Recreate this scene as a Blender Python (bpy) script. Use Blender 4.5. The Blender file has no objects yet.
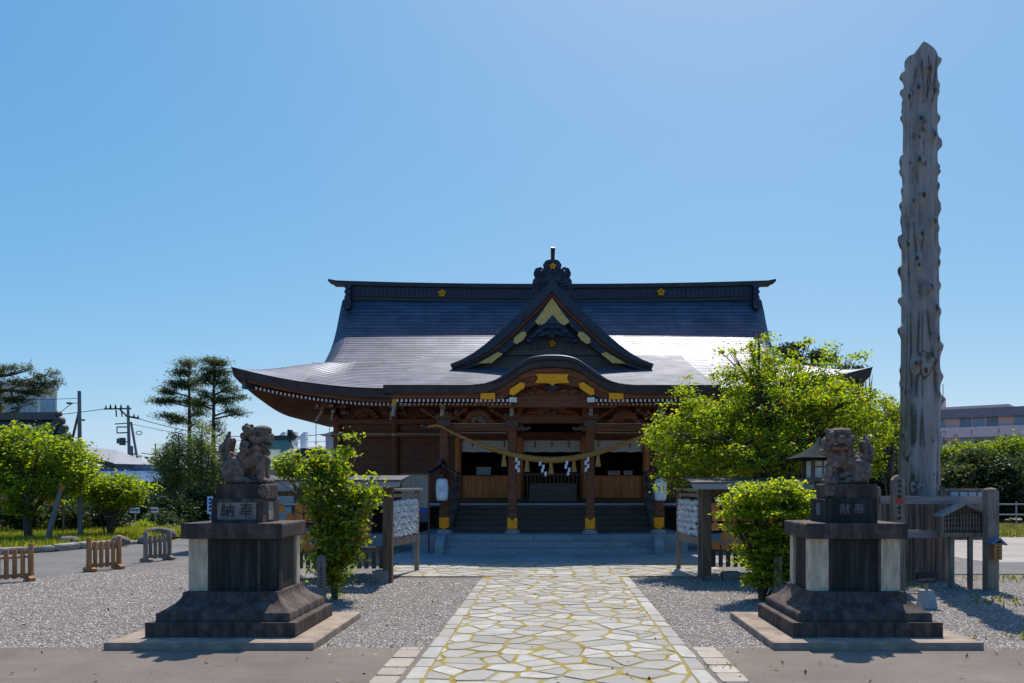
import bpy, bmesh, math, random
import numpy as np
from mathutils import Vector, Matrix
R = math.radians
SC = bpy.context.scene
COL = SC.collection
F = 832.0; VX = 552.0; HY = 485.0; EYE = 1.6

# ------------------------------------------------------------------ camera, sky, sun, exposure
cam_d = bpy.data.cameras.new("camera"); cam = bpy.data.objects.new("camera", cam_d); COL.objects.link(cam)
cam.location = (0, 0, EYE); cam.rotation_euler = (R(90), 0, 0)
cam_d.sensor_width = 36; cam_d.lens = F/1024*36
cam_d.shift_x = -(VX-512)/1024; cam_d.shift_y = (HY-341.5)/1024
cam_d.clip_start = .05; cam_d.clip_end = 3000
SC.camera = cam
SUN_EL, SUN_AZ = 58.0, 13.0
world = bpy.data.worlds.new("World"); SC.world = world; world.use_nodes = True
wn = world.node_tree; wn.nodes.clear()
wo = wn.nodes.new('ShaderNodeOutputWorld'); wb = wn.nodes.new('ShaderNodeBackground'); sky = wn.nodes.new('ShaderNodeTexSky')
sky.sky_type = 'NISHITA'; sky.sun_disc = False
sky.sun_elevation = R(SUN_EL); sky.sun_rotation = R(SUN_AZ)
sky.altitude = 0; sky.air_density = .6; sky.dust_density = .9; sky.ozone_density = 5
SKY = 0.142
def _m(op, a_, b_):                     # per-channel response of the sky colour (deeper blue overhead, flatter towards the horizon)
    x = wn.nodes.new('ShaderNodeMath'); x.operation = op; wn.links.new(a_, x.inputs[0]); x.inputs[1].default_value = b_; return x.outputs[0]
wsep = wn.nodes.new('ShaderNodeSeparateColor'); wcom = wn.nodes.new('ShaderNodeCombineColor'); wn.links.new(sky.outputs[0], wsep.inputs[0])
for ch, (g_, k_) in enumerate(((1.2, 1.02), (.65, .81), (.30, .825))):
    wn.links.new(_m('MULTIPLY', _m('POWER', _m('MULTIPLY', wsep.outputs[ch], SKY), g_), k_/SKY), wcom.inputs[ch])
wn.links.new(wcom.outputs[0], wb.inputs[0]); wn.links.new(wb.outputs[0], wo.inputs[0])
wb.inputs[1].default_value = SKY
sun_d = bpy.data.lights.new("sun", 'SUN'); sun = bpy.data.objects.new("sun", sun_d); COL.objects.link(sun)
sun_d.energy = 4.8; sun_d.angle = R(.5); sun_d.color = (1.0, .925, .815)
SDIR = Vector((math.sin(R(SUN_AZ))*math.cos(R(SUN_EL)), math.cos(R(SUN_AZ))*math.cos(R(SUN_EL)), math.sin(R(SUN_EL))))
sun.rotation_euler = (-SDIR).to_track_quat('-Z', 'Y').to_euler(); sun.location = SDIR*60
SC.view_settings.view_transform = 'Standard'; SC.view_settings.look = 'None'
SC.view_settings.gamma = 1; SC.view_settings.use_curve_mapping = False
SC.view_settings.exposure = 0.10
SC.cycles.use_denoising = True
SC.cycles.max_bounces = 8; SC.cycles.diffuse_bounces = 3; SC.cycles.glossy_bounces = 3
SC.cycles.transmission_bounces = 4; SC.cycles.transparent_max_bounces = 8

# ------------------------------------------------------------------ helpers
def at(px, py, Y):
    return Vector(((px-VX)*Y/F, Y, EYE-(py-HY)*Y/F))
def wx(px, Y): return (px-VX)*Y/F
def wz(py, Y): return EYE-(py-HY)*Y/F

class MB:
    """collects faces (with material numbers) and links them as one mesh"""
    def __init__(s, T=None):
        s.v = []; s.f = []; s.mi = []; s.sm = []
        s.T = T; s.off = Vector(T['_o']) if T is not None and '_o' in T else Vector((0, 0, 0))
        s.cm = 0; s.smooth = False
    def m(s, i): s.cm = i; return s
    def add(s, vs, fs, smooth=None):
        o = len(s.v); s.v += [tuple(p) for p in vs]
        for f in fs:
            s.f.append(tuple(i+o for i in f)); s.mi.append(s.cm); s.sm.append(s.smooth if smooth is None else smooth)
        return s
    def bx(s, x0, x1, y0, y1, z0, z1, front=None):
        x0, x1 = min(x0, x1), max(x0, x1); y0, y1 = min(y0, y1), max(y0, y1); z0, z1 = min(z0, z1), max(z0, z1)
        vs = [(x0,y0,z0),(x1,y0,z0),(x1,y1,z0),(x0,y1,z0),(x0,y0,z1),(x1,y0,z1),(x1,y1,z1),(x0,y1,z1)]
        c = s.cm
        s.add(vs, [(0,3,2,1),(4,5,6,7),(1,2,6,5),(2,3,7,6),(3,0,4,7)], False)
        if front is not None: s.cm = front
        s.add(vs, [(0,1,5,4)], False); s.cm = c
        return s
    def hexa(s, vs, front=None):
        c = s.cm
        s.add(vs, [(0,3,2,1),(4,5,6,7),(1,2,6,5),(2,3,7,6),(3,0,4,7)], False)
        if front is not None: s.cm = front
        s.add(vs, [(0,1,5,4)], False); s.cm = c
        return s
    def beam(s, a, b, w, h, up=(0,0,1)):
        a = Vector(a); b = Vector(b); d = (b-a).normalized(); u = Vector(up)
        r = d.cross(u)
        if r.length < 1e-4: r = d.cross(Vector((1,0,0)))
        r.normalize(); u = r.cross(d).normalized()
        r = r*(w/2); u = u*(h/2)
        vs = [a-r-u, a+r-u, a+r+u, a-r+u, b-r-u, b+r-u, b+r+u, b-r+u]
        return s.add(vs, [(3,2,1,0),(4,5,6,7),(0,1,5,4),(1,2,6,5),(2,3,7,6),(3,0,4,7)], False)
    def tube(s, pts, rad, n=8, cap=True, smooth=True):
        pts = [Vector(p) for p in pts]
        if not hasattr(rad, '__len__'): rad = [rad]*len(pts)
        vs = []; fs = []; ref = None
        for i, p in enumerate(pts):
            d = (pts[min(i+1, len(pts)-1)]-pts[max(i-1, 0)])
            if d.length < 1e-7: d = Vector((0,0,1))
            d.normalize()
            if ref is None:
                ref = Vector((1,0,0)) if abs(d.x) < .8 else Vector((0,1,0))
            r = (ref-d*ref.dot(d))
            if r.length < 1e-5: r = d.orthogonal()
            r.normalize(); ref = r; t = d.cross(r)
            for k in range(n):
                a = 2*math.pi*k/n
                vs.append(p+(r*math.cos(a)+t*math.sin(a))*rad[i])
        for i in range(len(pts)-1):
            for k in range(n):
                k2 = (k+1) % n
                fs.append((i*n+k, i*n+k2, (i+1)*n+k2, (i+1)*n+k))
        s.add(vs, fs, smooth)
        if cap:
            o = len(vs)
            s.add(vs[:n], [tuple(range(n-1, -1, -1))], False); s.add(vs[-n:], [tuple(range(n))], False)
        return s
    def lathe(s, prof, c=(0,0,0), n=16, smooth=True):
        vs = []; fs = []
        for r, z in prof:
            for k in range(n):
                a = 2*math.pi*k/n
                vs.append((c[0]+r*math.cos(a), c[1]+r*math.sin(a), c[2]+z))
        for i in range(len(prof)-1):
            for k in range(n):
                k2 = (k+1) % n
                fs.append((i*n+k, i*n+k2, (i+1)*n+k2, (i+1)*n+k))
        s.add(vs, fs, smooth)
        s.add(vs[-n:], [tuple(range(n))], False); s.add(vs[:n], [tuple(range(n-1,-1,-1))], False)
        return s
    def prism(s, poly, y0, y1, axis='y', smooth=False):
        """poly: (x,z) outline counter-clockwise seen from -Y, extruded from y0 to y1 (axis y); axis x: (y,z); axis z: (x,y)"""
        n = len(poly)
        def P(a, b, t):
            return (a, t, b) if axis == 'y' else ((t, a, b) if axis == 'x' else (a, b, t))
        vs = [P(a, b, y0) for a, b in poly]+[P(a, b, y1) for a, b in poly]
        s.add(vs, [tuple(range(n)), tuple(range(2*n-1, n-1, -1))], False)
        s.add(vs, [(i, i+n, (i+1) % n+n, (i+1) % n) for i in range(n)], smooth)
        return s
    def ell(s, c, r, n=10, m=7, rot=None):
        vs = []; fs = []; c = Vector(c)
        if not hasattr(r, '__len__'): r = (r, r, r)
        for j in range(1, m):
            t = math.pi*j/m
            for k in range(n):
                a = 2*math.pi*k/n
                p = Vector((r[0]*math.sin(t)*math.cos(a), r[1]*math.sin(t)*math.sin(a), r[2]*math.cos(t)))
                if rot is not None: p = rot @ p
                vs.append(c+p)
        top = Vector((0,0,r[2])); bot = Vector((0,0,-r[2]))
        if rot is not None: top = rot @ top; bot = rot @ bot
        vs += [c+top, c+bot]; T = len(vs)-2
        for j in range(m-2):
            for k in range(n):
                k2 = (k+1) % n
                fs.append((j*n+k, (j+1)*n+k, (j+1)*n+k2, j*n+k2))
        for k in range(n):
            k2 = (k+1) % n
            fs.append((T, k, k2)); fs.append((T+1, (m-2)*n+k2, (m-2)*n+k))
        return s.add(vs, fs, True)
    def loft(s, rows, smooth=True):
        n = len(rows[0]); vs = [p for r in rows for p in r]
        fs = [(i*n+k, i*n+k+1, (i+1)*n+k+1, (i+1)*n+k) for i in range(len(rows)-1) for k in range(n-1)]
        return s.add(vs, fs, smooth)
    def build(s, name, mats, parent=None, bevel=0, seg=2):
        me = bpy.data.meshes.new(name)
        o = s.off
        me.from_pydata([(x-o.x, y-o.y, z-o.z) for x, y, z in s.v], [], s.f)
        if not isinstance(mats, (list, tuple)): mats = [mats]
        for m in mats: me.materials.append(m)
        me.polygons.foreach_set('material_index', s.mi); me.polygons.foreach_set('use_smooth', s.sm)
        bm = bmesh.new(); bm.from_mesh(me); bmesh.ops.recalc_face_normals(bm, faces=bm.faces) if getattr(s, 'recalc', True) else None
        bm.to_mesh(me); bm.free()
        me.update()
        ob = bpy.data.objects.new(name, me); COL.objects.link(ob)
        p = parent if parent is not None else s.T
        if p is not None: ob.parent = p
        if bevel:
            md = ob.modifiers.new('bevel', 'BEVEL'); md.width = bevel; md.segments = seg; md.limit_method = 'ANGLE'; md.angle_limit = R(40)
        return ob

def tag(o, label=None, cat=None, group=None, kind=None):
    if label: o['label'] = label
    if cat: o['category'] = cat
    if group: o['group'] = group
    if kind: o['kind'] = kind
    return o
def thing(name, label, cat, loc=(0,0,0), rz=0, group=None, world=True):
    """an Empty at the thing's base. world=True: its parts are written in world coordinates"""
    o = bpy.data.objects.new(name, None); COL.objects.link(o); o.empty_display_size = .3
    o.location = loc; o.rotation_euler = (0, 0, rz)
    o['_o'] = tuple(loc) if world else (0, 0, 0)
    return tag(o, label, cat, group)
def copy_thing(root, loc, rz, label):
    def cp(o, par):
        c = o.copy(); COL.objects.link(c)
        if par is not None: c.parent = par
        for ch in o.children: cp(ch, c)
        return c
    r = cp(root, None); r.location = loc; r.rotation_euler = (0, 0, rz); r['label'] = label
    return r
def struct(o): o['kind'] = 'structure'; return o

# ------------------------------------------------------------------ materials
class NT:
    def __init__(s, name):
        s.mat = bpy.data.materials.new(name); s.mat.use_nodes = True
        s.t = s.mat.node_tree; s.t.nodes.clear()
        s.out = s.n('ShaderNodeOutputMaterial')
    def n(s, typ, **kw):
        x = s.t.nodes.new(typ)
        for k, v in kw.items(): setattr(x, k, v)
        return x
    def l(s, a, b): s.t.links.new(a, b)
    def val(s, sock, v):
        if hasattr(v, 'links') or hasattr(v, 'is_output'): s.l(v, sock)
        else: sock.default_value = v
    def coords(s, kind='Object', scale=(1,1,1)):
        tc = s.n('ShaderNodeTexCoord'); mp = s.n('ShaderNodeMapping')
        s.l(tc.outputs[kind], mp.inputs[0]); mp.inputs['Scale'].default_value = scale
        return mp.outputs[0]
    def noise(s, vec, scale, detail=5, rough=.55):
        x = s.n('ShaderNodeTexNoise'); s.l(vec, x.inputs['Vector'])
        x.inputs['Scale'].default_value = scale; x.inputs['Detail'].default_value = detail; x.inputs['Roughness'].default_value = rough
        return x.outputs['Fac']
    def ramp(s, fac, stops, interp='LINEAR'):
        x = s.n('ShaderNodeValToRGB'); s.l(fac, x.inputs[0]); cr = x.color_ramp; cr.interpolation = interp
        while len(cr.elements) < len(stops): cr.elements.new(.5)
        for e, (p, c) in zip(cr.elements, stops):
            e.position = p; e.color = (c, c, c, 1) if not hasattr(c, '__len__') else (*c[:3], 1)
        return x.outputs[0]
    def mix(s, fac, a, b, mode='MIX'):
        x = s.n('ShaderNodeMix', data_type='RGBA', blend_type=mode)
        s.val(x.inputs[0], fac)
        for sock, v in ((x.inputs[6], a), (x.inputs[7], b)):
            if hasattr(v, '__len__'): sock.default_value = (*v[:3], 1)
            else: s.l(v, sock)
        return x.outputs[2]
    def math(s, op, a, b=0.0):
        x = s.n('ShaderNodeMath', operation=op)
        for sock, v in ((x.inputs[0], a), (x.inputs[1], b)):
            if isinstance(v, (int, float)): sock.default_value = v
            else: s.l(v, sock)
        return x.outputs[0]
    def island(s):
        return s.n('ShaderNodeNewGeometry').outputs['Random Per Island']
    def bump(s, h, strength=.3, dist=.01, prev=None):
        x = s.n('ShaderNodeBump'); x.inputs['Strength'].default_value = strength; x.inputs['Distance'].default_value = dist
        s.l(h, x.inputs['Height'])
        if prev is not None: s.l(prev, x.inputs['Normal'])
        return x.outputs[0]
    def principled(s, col, rough=.7, metal=0.0, normal=None, spec=.5):
        p = s.n('ShaderNodeBsdfPrincipled')
        if hasattr(col, '__len__'): p.inputs['Base Color'].default_value = (*col[:3], 1)
        else: s.l(col, p.inputs['Base Color'])
        s.val(p.inputs['Roughness'], rough); s.val(p.inputs['Metallic'], metal)
        p.inputs['Specular IOR Level'].default_value = spec
        if normal is not None: s.l(normal, p.inputs['Normal'])
        s.l(p.outputs[0], s.out.inputs[0]); return p

def simple(name, c1, c2=None, scale=6, rough=.7, metal=0, bump=.3, bscale=40, stretch=(1,1,1), island=0, spec=.4, lo=.35, hi=.65, bdist=.01):
    t = NT(name); v = t.coords('Object', stretch)
    c2 = c2 or tuple(x*.6 for x in c1)
    n1 = t.noise(v, scale, 6)
    col = t.mix(t.ramp(n1, [(lo, 0.), (hi, 1.)]), c1, c2)
    if island:
        k = t.math('MULTIPLY_ADD', t.island(), 2*island); t.t.nodes[-1].inputs[2].default_value = 1-island
        hs = t.n('ShaderNodeHueSaturation'); t.l(col, hs.inputs['Color']); t.l(k, hs.inputs['Value']); col = hs.outputs[0]
    nrm = t.bump(t.noise(v, bscale, 4), bump, bdist) if bump else None
    t.principled(col, rough, metal, nrm, spec)
    return t.mat

def leafmat(name, dark, light, trans, tw=.5, rough=.5, red=None, rp=.05, gl=.03):
    t = NT(name)
    isl = t.island()
    stops = [(0., dark), (.75, light)]
    if red: stops = [(0., dark), (.8, light), (1-rp, light), (1-rp+.01, red)]
    col = t.ramp(isl, stops)
    tcol = t.ramp(isl, [(0., (trans[0]*.22, trans[1]*.34, trans[2])), (.45, (trans[0]*.62, trans[1]*.72, trans[2])), (.8, trans)] + ([(1-rp, trans), (1-rp+.01, tuple(min(1, x*1.6) for x in red))] if red else []))
    d = t.n('ShaderNodeBsdfDiffuse'); t.l(col, d.inputs[0])
    tr = t.n('ShaderNodeBsdfTranslucent'); t.l(tcol, tr.inputs[0])
    g = t.n('ShaderNodeBsdfGlossy'); g.inputs['Roughness'].default_value = rough; g.inputs[0].default_value = (.8,.85,.9,1)
    m1 = t.n('ShaderNodeMixShader'); m1.inputs[0].default_value = tw; t.l(d.outputs[0], m1.inputs[1]); t.l(tr.outputs[0], m1.inputs[2])
    m2 = t.n('ShaderNodeMixShader'); m2.inputs[0].default_value = gl; t.l(m1.outputs[0], m2.inputs[1]); t.l(g.outputs[0], m2.inputs[2])
    t.l(m2.outputs[0], t.out.inputs[0])
    return t.mat

def roofmat(name, base, metal, rough, row=.165, wid=.9):
    t = NT(name)
    tc = t.n('ShaderNodeTexCoord')
    b = t.n('ShaderNodeTexBrick'); t.l(tc.outputs['UV'], b.inputs['Vector'])
    b.inputs['Scale'].default_value = 1; b.inputs['Mortar Size'].default_value = .006; b.inputs['Mortar Smooth'].default_value = .3
    b.inputs['Brick Width'].default_value = wid; b.inputs['Row Height'].default_value = row
    b.inputs['Color1'].default_value = (1,1,1,1); b.inputs['Color2'].default_value = (.70,.70,.72,1); b.inputs['Mortar'].default_value = (.5,.5,.5,1)
    su = t.n('ShaderNodeSeparateXYZ'); t.l(tc.outputs['UV'], su.inputs[0])
    saw = t.math('FRACT', t.math('DIVIDE', su.outputs[1], row))
    step = t.ramp(saw, [(0., .9), (.5, 1.), (1., .9)])
    lines = t.ramp(saw, [(0., .45), (.10, .7), (.2, 1.)])
    v = t.coords('Object')
    n1 = t.noise(v, 1.3, 6, .6)
    col = t.mix(1.0, t.mix(1.0, b.outputs['Color'], lines, 'MULTIPLY'), t.mix(t.ramp(n1, [(.35, 0.), (.7, 1.)]), tuple(x*.85 for x in base), tuple(x*1.45 for x in base)), 'MULTIPLY')
    vst = t.coords('Object', (2.2, .25, .25)); col = t.mix(t.ramp(t.noise(vst, 1.6, 6, .6), [(.5, 0.), (.75, .3)]), col, (.045,.05,.06))
    rg = t.math('MULTIPLY_ADD', t.noise(v, 3.0, 5), .18); t.t.nodes[-1].inputs[2].default_value = rough-.09
    nb = t.bump(step, .6, .018); nb = t.bump(t.math('SUBTRACT', 1.0, b.outputs['Fac']), .15, .006, nb)
    nb = t.bump(t.noise(v, 5, 3), .10, .02, nb)
    t.principled(col, rg, metal, nb, .5)
    return t.mat

roof_cu = roofmat('copper_roof', (.105,.118,.165), .72, .535)
porch_cu = roofmat('porch_copper_roof', (.155,.168,.21), .72, .61)  # paler than the main roof copper: extra sun sheen put into the colour
roof_edge = simple('roof_edge_metal', (.035,.033,.04), (.06,.055,.06), 3, .5, .5, .15, 20)
ridge_cu = simple('ridge_metal', (.030,.033,.045), (.05,.055,.07), 4, .45, .6, .2, 30, stretch=(12,1,1))
orn_mat = simple('ornament_metal', (.025,.028,.04), (.05,.055,.075), 6, .45, .6, .3, 25)
wood_t = simple('temple_wood', (.21,.064,.021), (.085,.028,.012), 3, .62, 0, .25, 30, stretch=(1,1,8), island=.18)
wood_h = simple('temple_beam_wood', (.25,.076,.023), (.11,.035,.013), 3, .6, 0, .25, 30, stretch=(.4,6,6), island=.15)
wood_light = simple('door_wood', (.58,.18,.045), (.38,.11,.028), 3, .55, 0, .2, 30, stretch=(6,6,.6), island=.12)
wood_dark = simple('stair_wood', (.125,.095,.08), (.07,.054,.048), 4, .6, 0, .3, 30, stretch=(.5,6,6))
wood_rack = simple('rack_wood', (.15,.09,.055), (.07,.042,.028), 4, .75, 0, .4, 30, stretch=(5,5,.7), island=.2)
wood_grey = simple('weathered_wood', (.30,.225,.175), (.15,.11,.088), 4, .85, 0, .5, 30, stretch=(6,6,.6), island=.18)
wood_greyh = simple('weathered_rail', (.34,.29,.27), (.20,.165,.15), 4, .85, 0, .5, 30, stretch=(.6,6,6), island=.15)
wood_orange = simple('fence_wood', (.46,.21,.075), (.27,.125,.05), 5, .8, 0, .5, 30, stretch=(5,5,.7), island=.2)
pole_wood0 = simple('giant_log_plain', (.205,.165,.135), (.085,.068,.062), 1.1, .85, 0, .7, 9, stretch=(5,5,.42), lo=.38, hi=.68, bdist=.03)
face_shade = simple('lion_face_shade', (.085,.055,.038), (.035,.024,.02), 9, .85, 0, .6, 30)  # dark brown standing in for shade in the lions' carved faces
white_paint = simple('white_paint', (.78,.78,.76), (.6,.6,.58), 20, .6, 0, .1)
carve_white = simple('carving_paint', (.55,.50,.42), (.33,.28,.22), 14, .7, 0, .2)
gold = simple('gold_leaf', (1.0,.39,.008), (.80,.28,.008), 14, .42, .45, .3, 60)
gold_dull = simple('dull_gold', (.84,.50,.14), (.56,.36,.11), 16, .5, .45, .4, 60)
stone_dark = NT('dark_stained_stone')
def _sd(t):
    v = t.coords('Object'); vs = t.coords('Object', (9, 9, .8))
    a = t.noise(v, 7, 7, .65); b = t.noise(vs, 1.4, 4)
    col = t.mix(t.ramp(a, [(.35, 0.), (.7, 1.)]), (.043,.029,.025), (.145,.103,.085))
    col = t.mix(t.ramp(b, [(.42, 0.), (.62, .75)]), col, (.022,.018,.020))
    t.principled(col, .8, 0, t.bump(t.noise(v, 90, 4), .35, .006), .35)
_sd(stone_dark); stone_dark = stone_dark.mat
stone_black = simple('black_streaked_stone', (.012,.010,.010), (.06,.05,.046), 1.6, .75, 0, .3, 60, stretch=(9,9,.6), lo=.45, hi=.72)
stone_pale = simple('pale_panel_stone', (.68,.53,.37), (.40,.32,.23), 5, .8, 0, .3, 90, stretch=(4,4,1))
lion_stone = simple('lion_stone', (.225,.155,.122), (.095,.068,.056), 22, .85, 0, .6, 60, lo=.35, hi=.62)
granite = simple('granite', (.33,.33,.33), (.24,.245,.25), 30, .75, 0, .3, 120)
conc = simple('concrete', (.40,.40,.39), (.30,.30,.29), 12, .85, 0, .3, 80)
paper = simple('paper_white', (.80,.82,.86), (.70,.73,.78), 8, .8, 0, .05)
strawm = simple('straw', (.56,.29,.085), (.38,.175,.05), 18, .75, 0, .5, 90, stretch=(4,4,1))
blackm = simple('black_metal', (.012,.012,.014), (.02,.02,.02), 8, .45, .3, .1)
inkm = simple('ink', (.02,.018,.018), (.03,.03,.03), 8, .8, 0, 0)
inkw = simple('pale_carving', (.17,.175,.18), (.10,.105,.11), 8, .8, 0, 0)
curtain_m = simple('curtain_cloth', (.62,.60,.55), (.52,.50,.46), 5, .85, 0, .2, 10, stretch=(8,1,1))
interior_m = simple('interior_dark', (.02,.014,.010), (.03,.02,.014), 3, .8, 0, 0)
bark = simple('bark', (.115,.085,.062), (.05,.037,.03), 10, .9, 0, .8, 30, stretch=(3,3,.6))
bark_grey = simple('grey_bark', (.20,.175,.15), (.10,.085,.075), 10, .9, 0, .7, 30, stretch=(3,3,.6))
steel_pole = simple('pole_concrete', (.20,.20,.21), (.15,.15,.16), 3, .7, 0, .1)

def log_mat():
    t = NT('giant_log'); v = t.coords('Object', (5, 5, .42)); v2 = t.coords('Object', (14, 14, .35)); v3 = t.coords('Object')
    a = t.noise(v, 1.1, 7, .62); b = t.noise(v2, 1.3, 6, .6); c3 = t.noise(v3, 1.4, 5)
    col = t.ramp(a, [(.30, (.17,.142,.128)), (.5, (.31,.268,.245)), (.70, (.43,.385,.355))])
    col = t.mix(t.ramp(b, [(.56, 0.), (.70, .35)]), col, (.11,.092,.082))
    crk = t.n('ShaderNodeTexVoronoi', feature='DISTANCE_TO_EDGE'); t.l(t.coords('Object', (5.5, 5.5, .22)), crk.inputs['Vector']); crk.inputs['Scale'].default_value = 1.0
    ck = t.math('MULTIPLY', t.ramp(crk.outputs['Distance'], [(0., 1.), (.035, .7), (.07, 0.)]), t.ramp(c3, [(.45, 0.), (.55, 1.)]))
    col = t.mix(ck, col, (.05,.042,.038))
    col = t.mix(t.ramp(c3, [(.50, 0.), (.70, .5)]), col, (.23,.15,.095))
    at_ = t.n('ShaderNodeAttribute'); at_.attribute_name = 'knot'
    col = t.mix(t.ramp(at_.outputs['Fac'], [(.25, 0.), (.75, 1.)]), col, t.mix(c3, (.03,.022,.018), (.11,.06,.035)))
    nb = t.bump(b, .7, .03); nb = t.bump(t.noise(v2, 6, 4), .5, .012, nb)
    t.principled(col, .85, 0, nb, .3); return t.mat
pole_wood = log_mat()
# ------------------------------------------------------------------ ground, paths, gravel
rng = np.random.default_rng(7)
random.seed(7)
def gravel_mat():
    t = NT('gravel'); v = t.coords('Object')
    vo = t.n('ShaderNodeTexVoronoi'); t.l(v, vo.inputs['Vector']); vo.inputs['Scale'].default_value = 50
    sp = t.n('ShaderNodeSeparateColor'); t.l(vo.outputs['Color'], sp.inputs[0])
    c = t.ramp(sp.outputs[0], [(0., (.09,.09,.10)), (.3, (.22,.215,.21)), (.55, (.32,.31,.30)), (.72, (.40,.32,.28)), (.85, (.30,.21,.15)), (.95, (.62,.6,.59))])
    big = t.noise(v, .5, 5)
    c = t.mix(t.ramp(big, [(.35, 0.), (.7, .45)]), c, (.17,.15,.13))
    ds = t.ramp(vo.outputs['Distance'], [(0., 1.), (.5, .75), (1., .15)])
    c = t.mix(1.0, c, ds, 'MULTIPLY')
    t.principled(c, .85, 0, t.bump(ds, .8, .02), .3); return t.mat
gravel_m = gravel_mat()
def gravel_stone():
    t = NT('gravel_stone')
    c = t.ramp(t.island(), [(0., (.10,.10,.115)), (.3, (.18,.175,.17)), (.55, (.28,.265,.25)), (.72, (.36,.27,.22)), (.82, (.27,.17,.11)), (.9, (.42,.41,.40)), (1., (.68,.66,.65))])
    t.principled(c, .8, 0, None, .3); return t.mat
gravel_s = gravel_stone()
def asphalt_mat(name, base, crack=True):
    t = NT(name); v = t.coords('Object')
    a = t.noise(v, .7, 6, .6); b = t.noise(v, 160, 3)
    c = t.mix(t.ramp(a, [(.35, 0.), (.65, 1.)]), tuple(x*.82 for x in base), tuple(x*1.3 for x in base))
    c = t.mix(t.ramp(t.noise(v, 45, 4, .7), [(.52, 0.), (.66, .55)]), c, tuple(x*.5 for x in base))
    c = t.mix(t.ramp(t.noise(t.coords('Object', (.6, 2.2, 1)), 1.5, 5), [(.55, 0.), (.72, .45)]), c, (base[0]*.62, base[1]*.6, base[2]*.58))
    c = t.mix(t.ramp(b, [(.5, 0.), (.75, .5)]), c, tuple(min(1, x*2.6) for x in base))
    h = b
    if crack:
        vo = t.n('ShaderNodeTexVoronoi', feature='DISTANCE_TO_EDGE')
        wv = t.n('ShaderNodeVectorMath', operation='ADD'); nz = t.n('ShaderNodeTexNoise'); nz.inputs['Scale'].default_value = 1.6; nz.inputs['Detail'].default_value = 5
        t.l(v, nz.inputs['Vector']); t.l(v, wv.inputs[0]); t.l(nz.outputs['Color'], wv.inputs[1]); t.l(wv.outputs[0], vo.inputs['Vector']); vo.inputs['Scale'].default_value = .9
        k = t.ramp(vo.outputs['Distance'], [(0., .8), (.005, .5), (.011, 0.)])
        patch = t.ramp(t.noise(v, .5, 3), [(.55, 0.), (.7, .7)])
        c = t.mix(t.math('MULTIPLY', k, patch), c, tuple(x*.5 for x in base))
    t.principled(c, .88, 0, t.bump(h, .5, .006), .3); return t.mat
asphalt_m = asphalt_mat('asphalt_old', (.150,.124,.105))
road_m = asphalt_mat('asphalt_road', (.135,.13,.128), False)
soil_m = simple('earth', (.20,.165,.125), (.12,.11,.06), .8, .95, 0, .4, 20)
def moss_mat():
    t = NT('mossy_joint'); v = t.coords('Object')
    a = t.noise(v, 1.7, 6, .65)
    c = t.ramp(a, [(.30, (.30,.27,.21)), (.45, (.29,.24,.10)), (.55, (.31,.235,.040)), (.64, (.21,.13,.045)), (.75, (.15,.085,.03)), (.85, (.22,.20,.16))])
    t.principled(c, .95, 0, t.bump(t.noise(v, 60, 4), .6, .01), .2); return t.mat
moss_m = moss_mat()
def paver_mat(name, c1, c2, c3):
    t = NT(name); v = t.coords('Object')
    col = t.ramp(t.island(), [(0., c1), (.5, c2), (1., c3)])
    n = t.noise(v, 9, 7, .65)
    col = t.mix(t.ramp(n, [(.35, 0.), (.72, .55)]), col, tuple(x*.55 for x in c2))
    wn_ = t.noise(v, 1.1, 5)
    col = t.mix(t.ramp(wn_, [(.5, 0.), (.72, .5)]), col, (.27,.235,.15))
    t.principled(col, .78, 0, t.bump(t.noise(v, 45, 5), .4, .008), .35); return t.mat
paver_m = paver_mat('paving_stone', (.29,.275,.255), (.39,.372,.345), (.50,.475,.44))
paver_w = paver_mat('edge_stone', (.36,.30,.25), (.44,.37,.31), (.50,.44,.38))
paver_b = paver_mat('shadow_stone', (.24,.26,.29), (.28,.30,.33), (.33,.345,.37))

def sheet(name, poly, z, m, lab=None):
    mb = MB(); mb.recalc = False
    mb.add([(x, y, z) for x, y in poly], [tuple(range(len(poly)))]); o = mb.build(name, m); struct(o); return o
sheet('ground', [(-700,-60),(700,-60),(700,1200),(-700,1200)], -.03, soil_m)
sheet('asphalt_forecourt', [(-40,-30),(40,-30),(40,8.14),(-40,8.28)], -.002, asphalt_m)
sheet('gravel_ground', [(-9.75,8.2),(16,8.14),(16,13.9),(9.0,23),(7.5,40),(-7.6,40),(-8.05,19),(-8.75,14.6),(-9.9,12.2)], -.010, gravel_m)
sheet('side_path', [(-40,8.2),(-9.75,8.2),(-9.9,12.2),(-8.75,14.6),(-8.05,19),(-7.6,40),(-8.5,60),(-30,60),(-19,36),(-11.2,27.5),(-11.0,24),(-12.0,19.8),(-16,15.5),(-40,12)], -.006, road_m)
sheet('far_lane', [(5.5,14.9),(40,14.9),(40,16.6),(5.5,17.4)], .004, road_m)
sheet('car_park', [(9.2,16.0),(60,13.0),(60,30.5),(7.9,30.5)], -.004, asphalt_mat('pale_lot', (.30,.275,.25), False))

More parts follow.
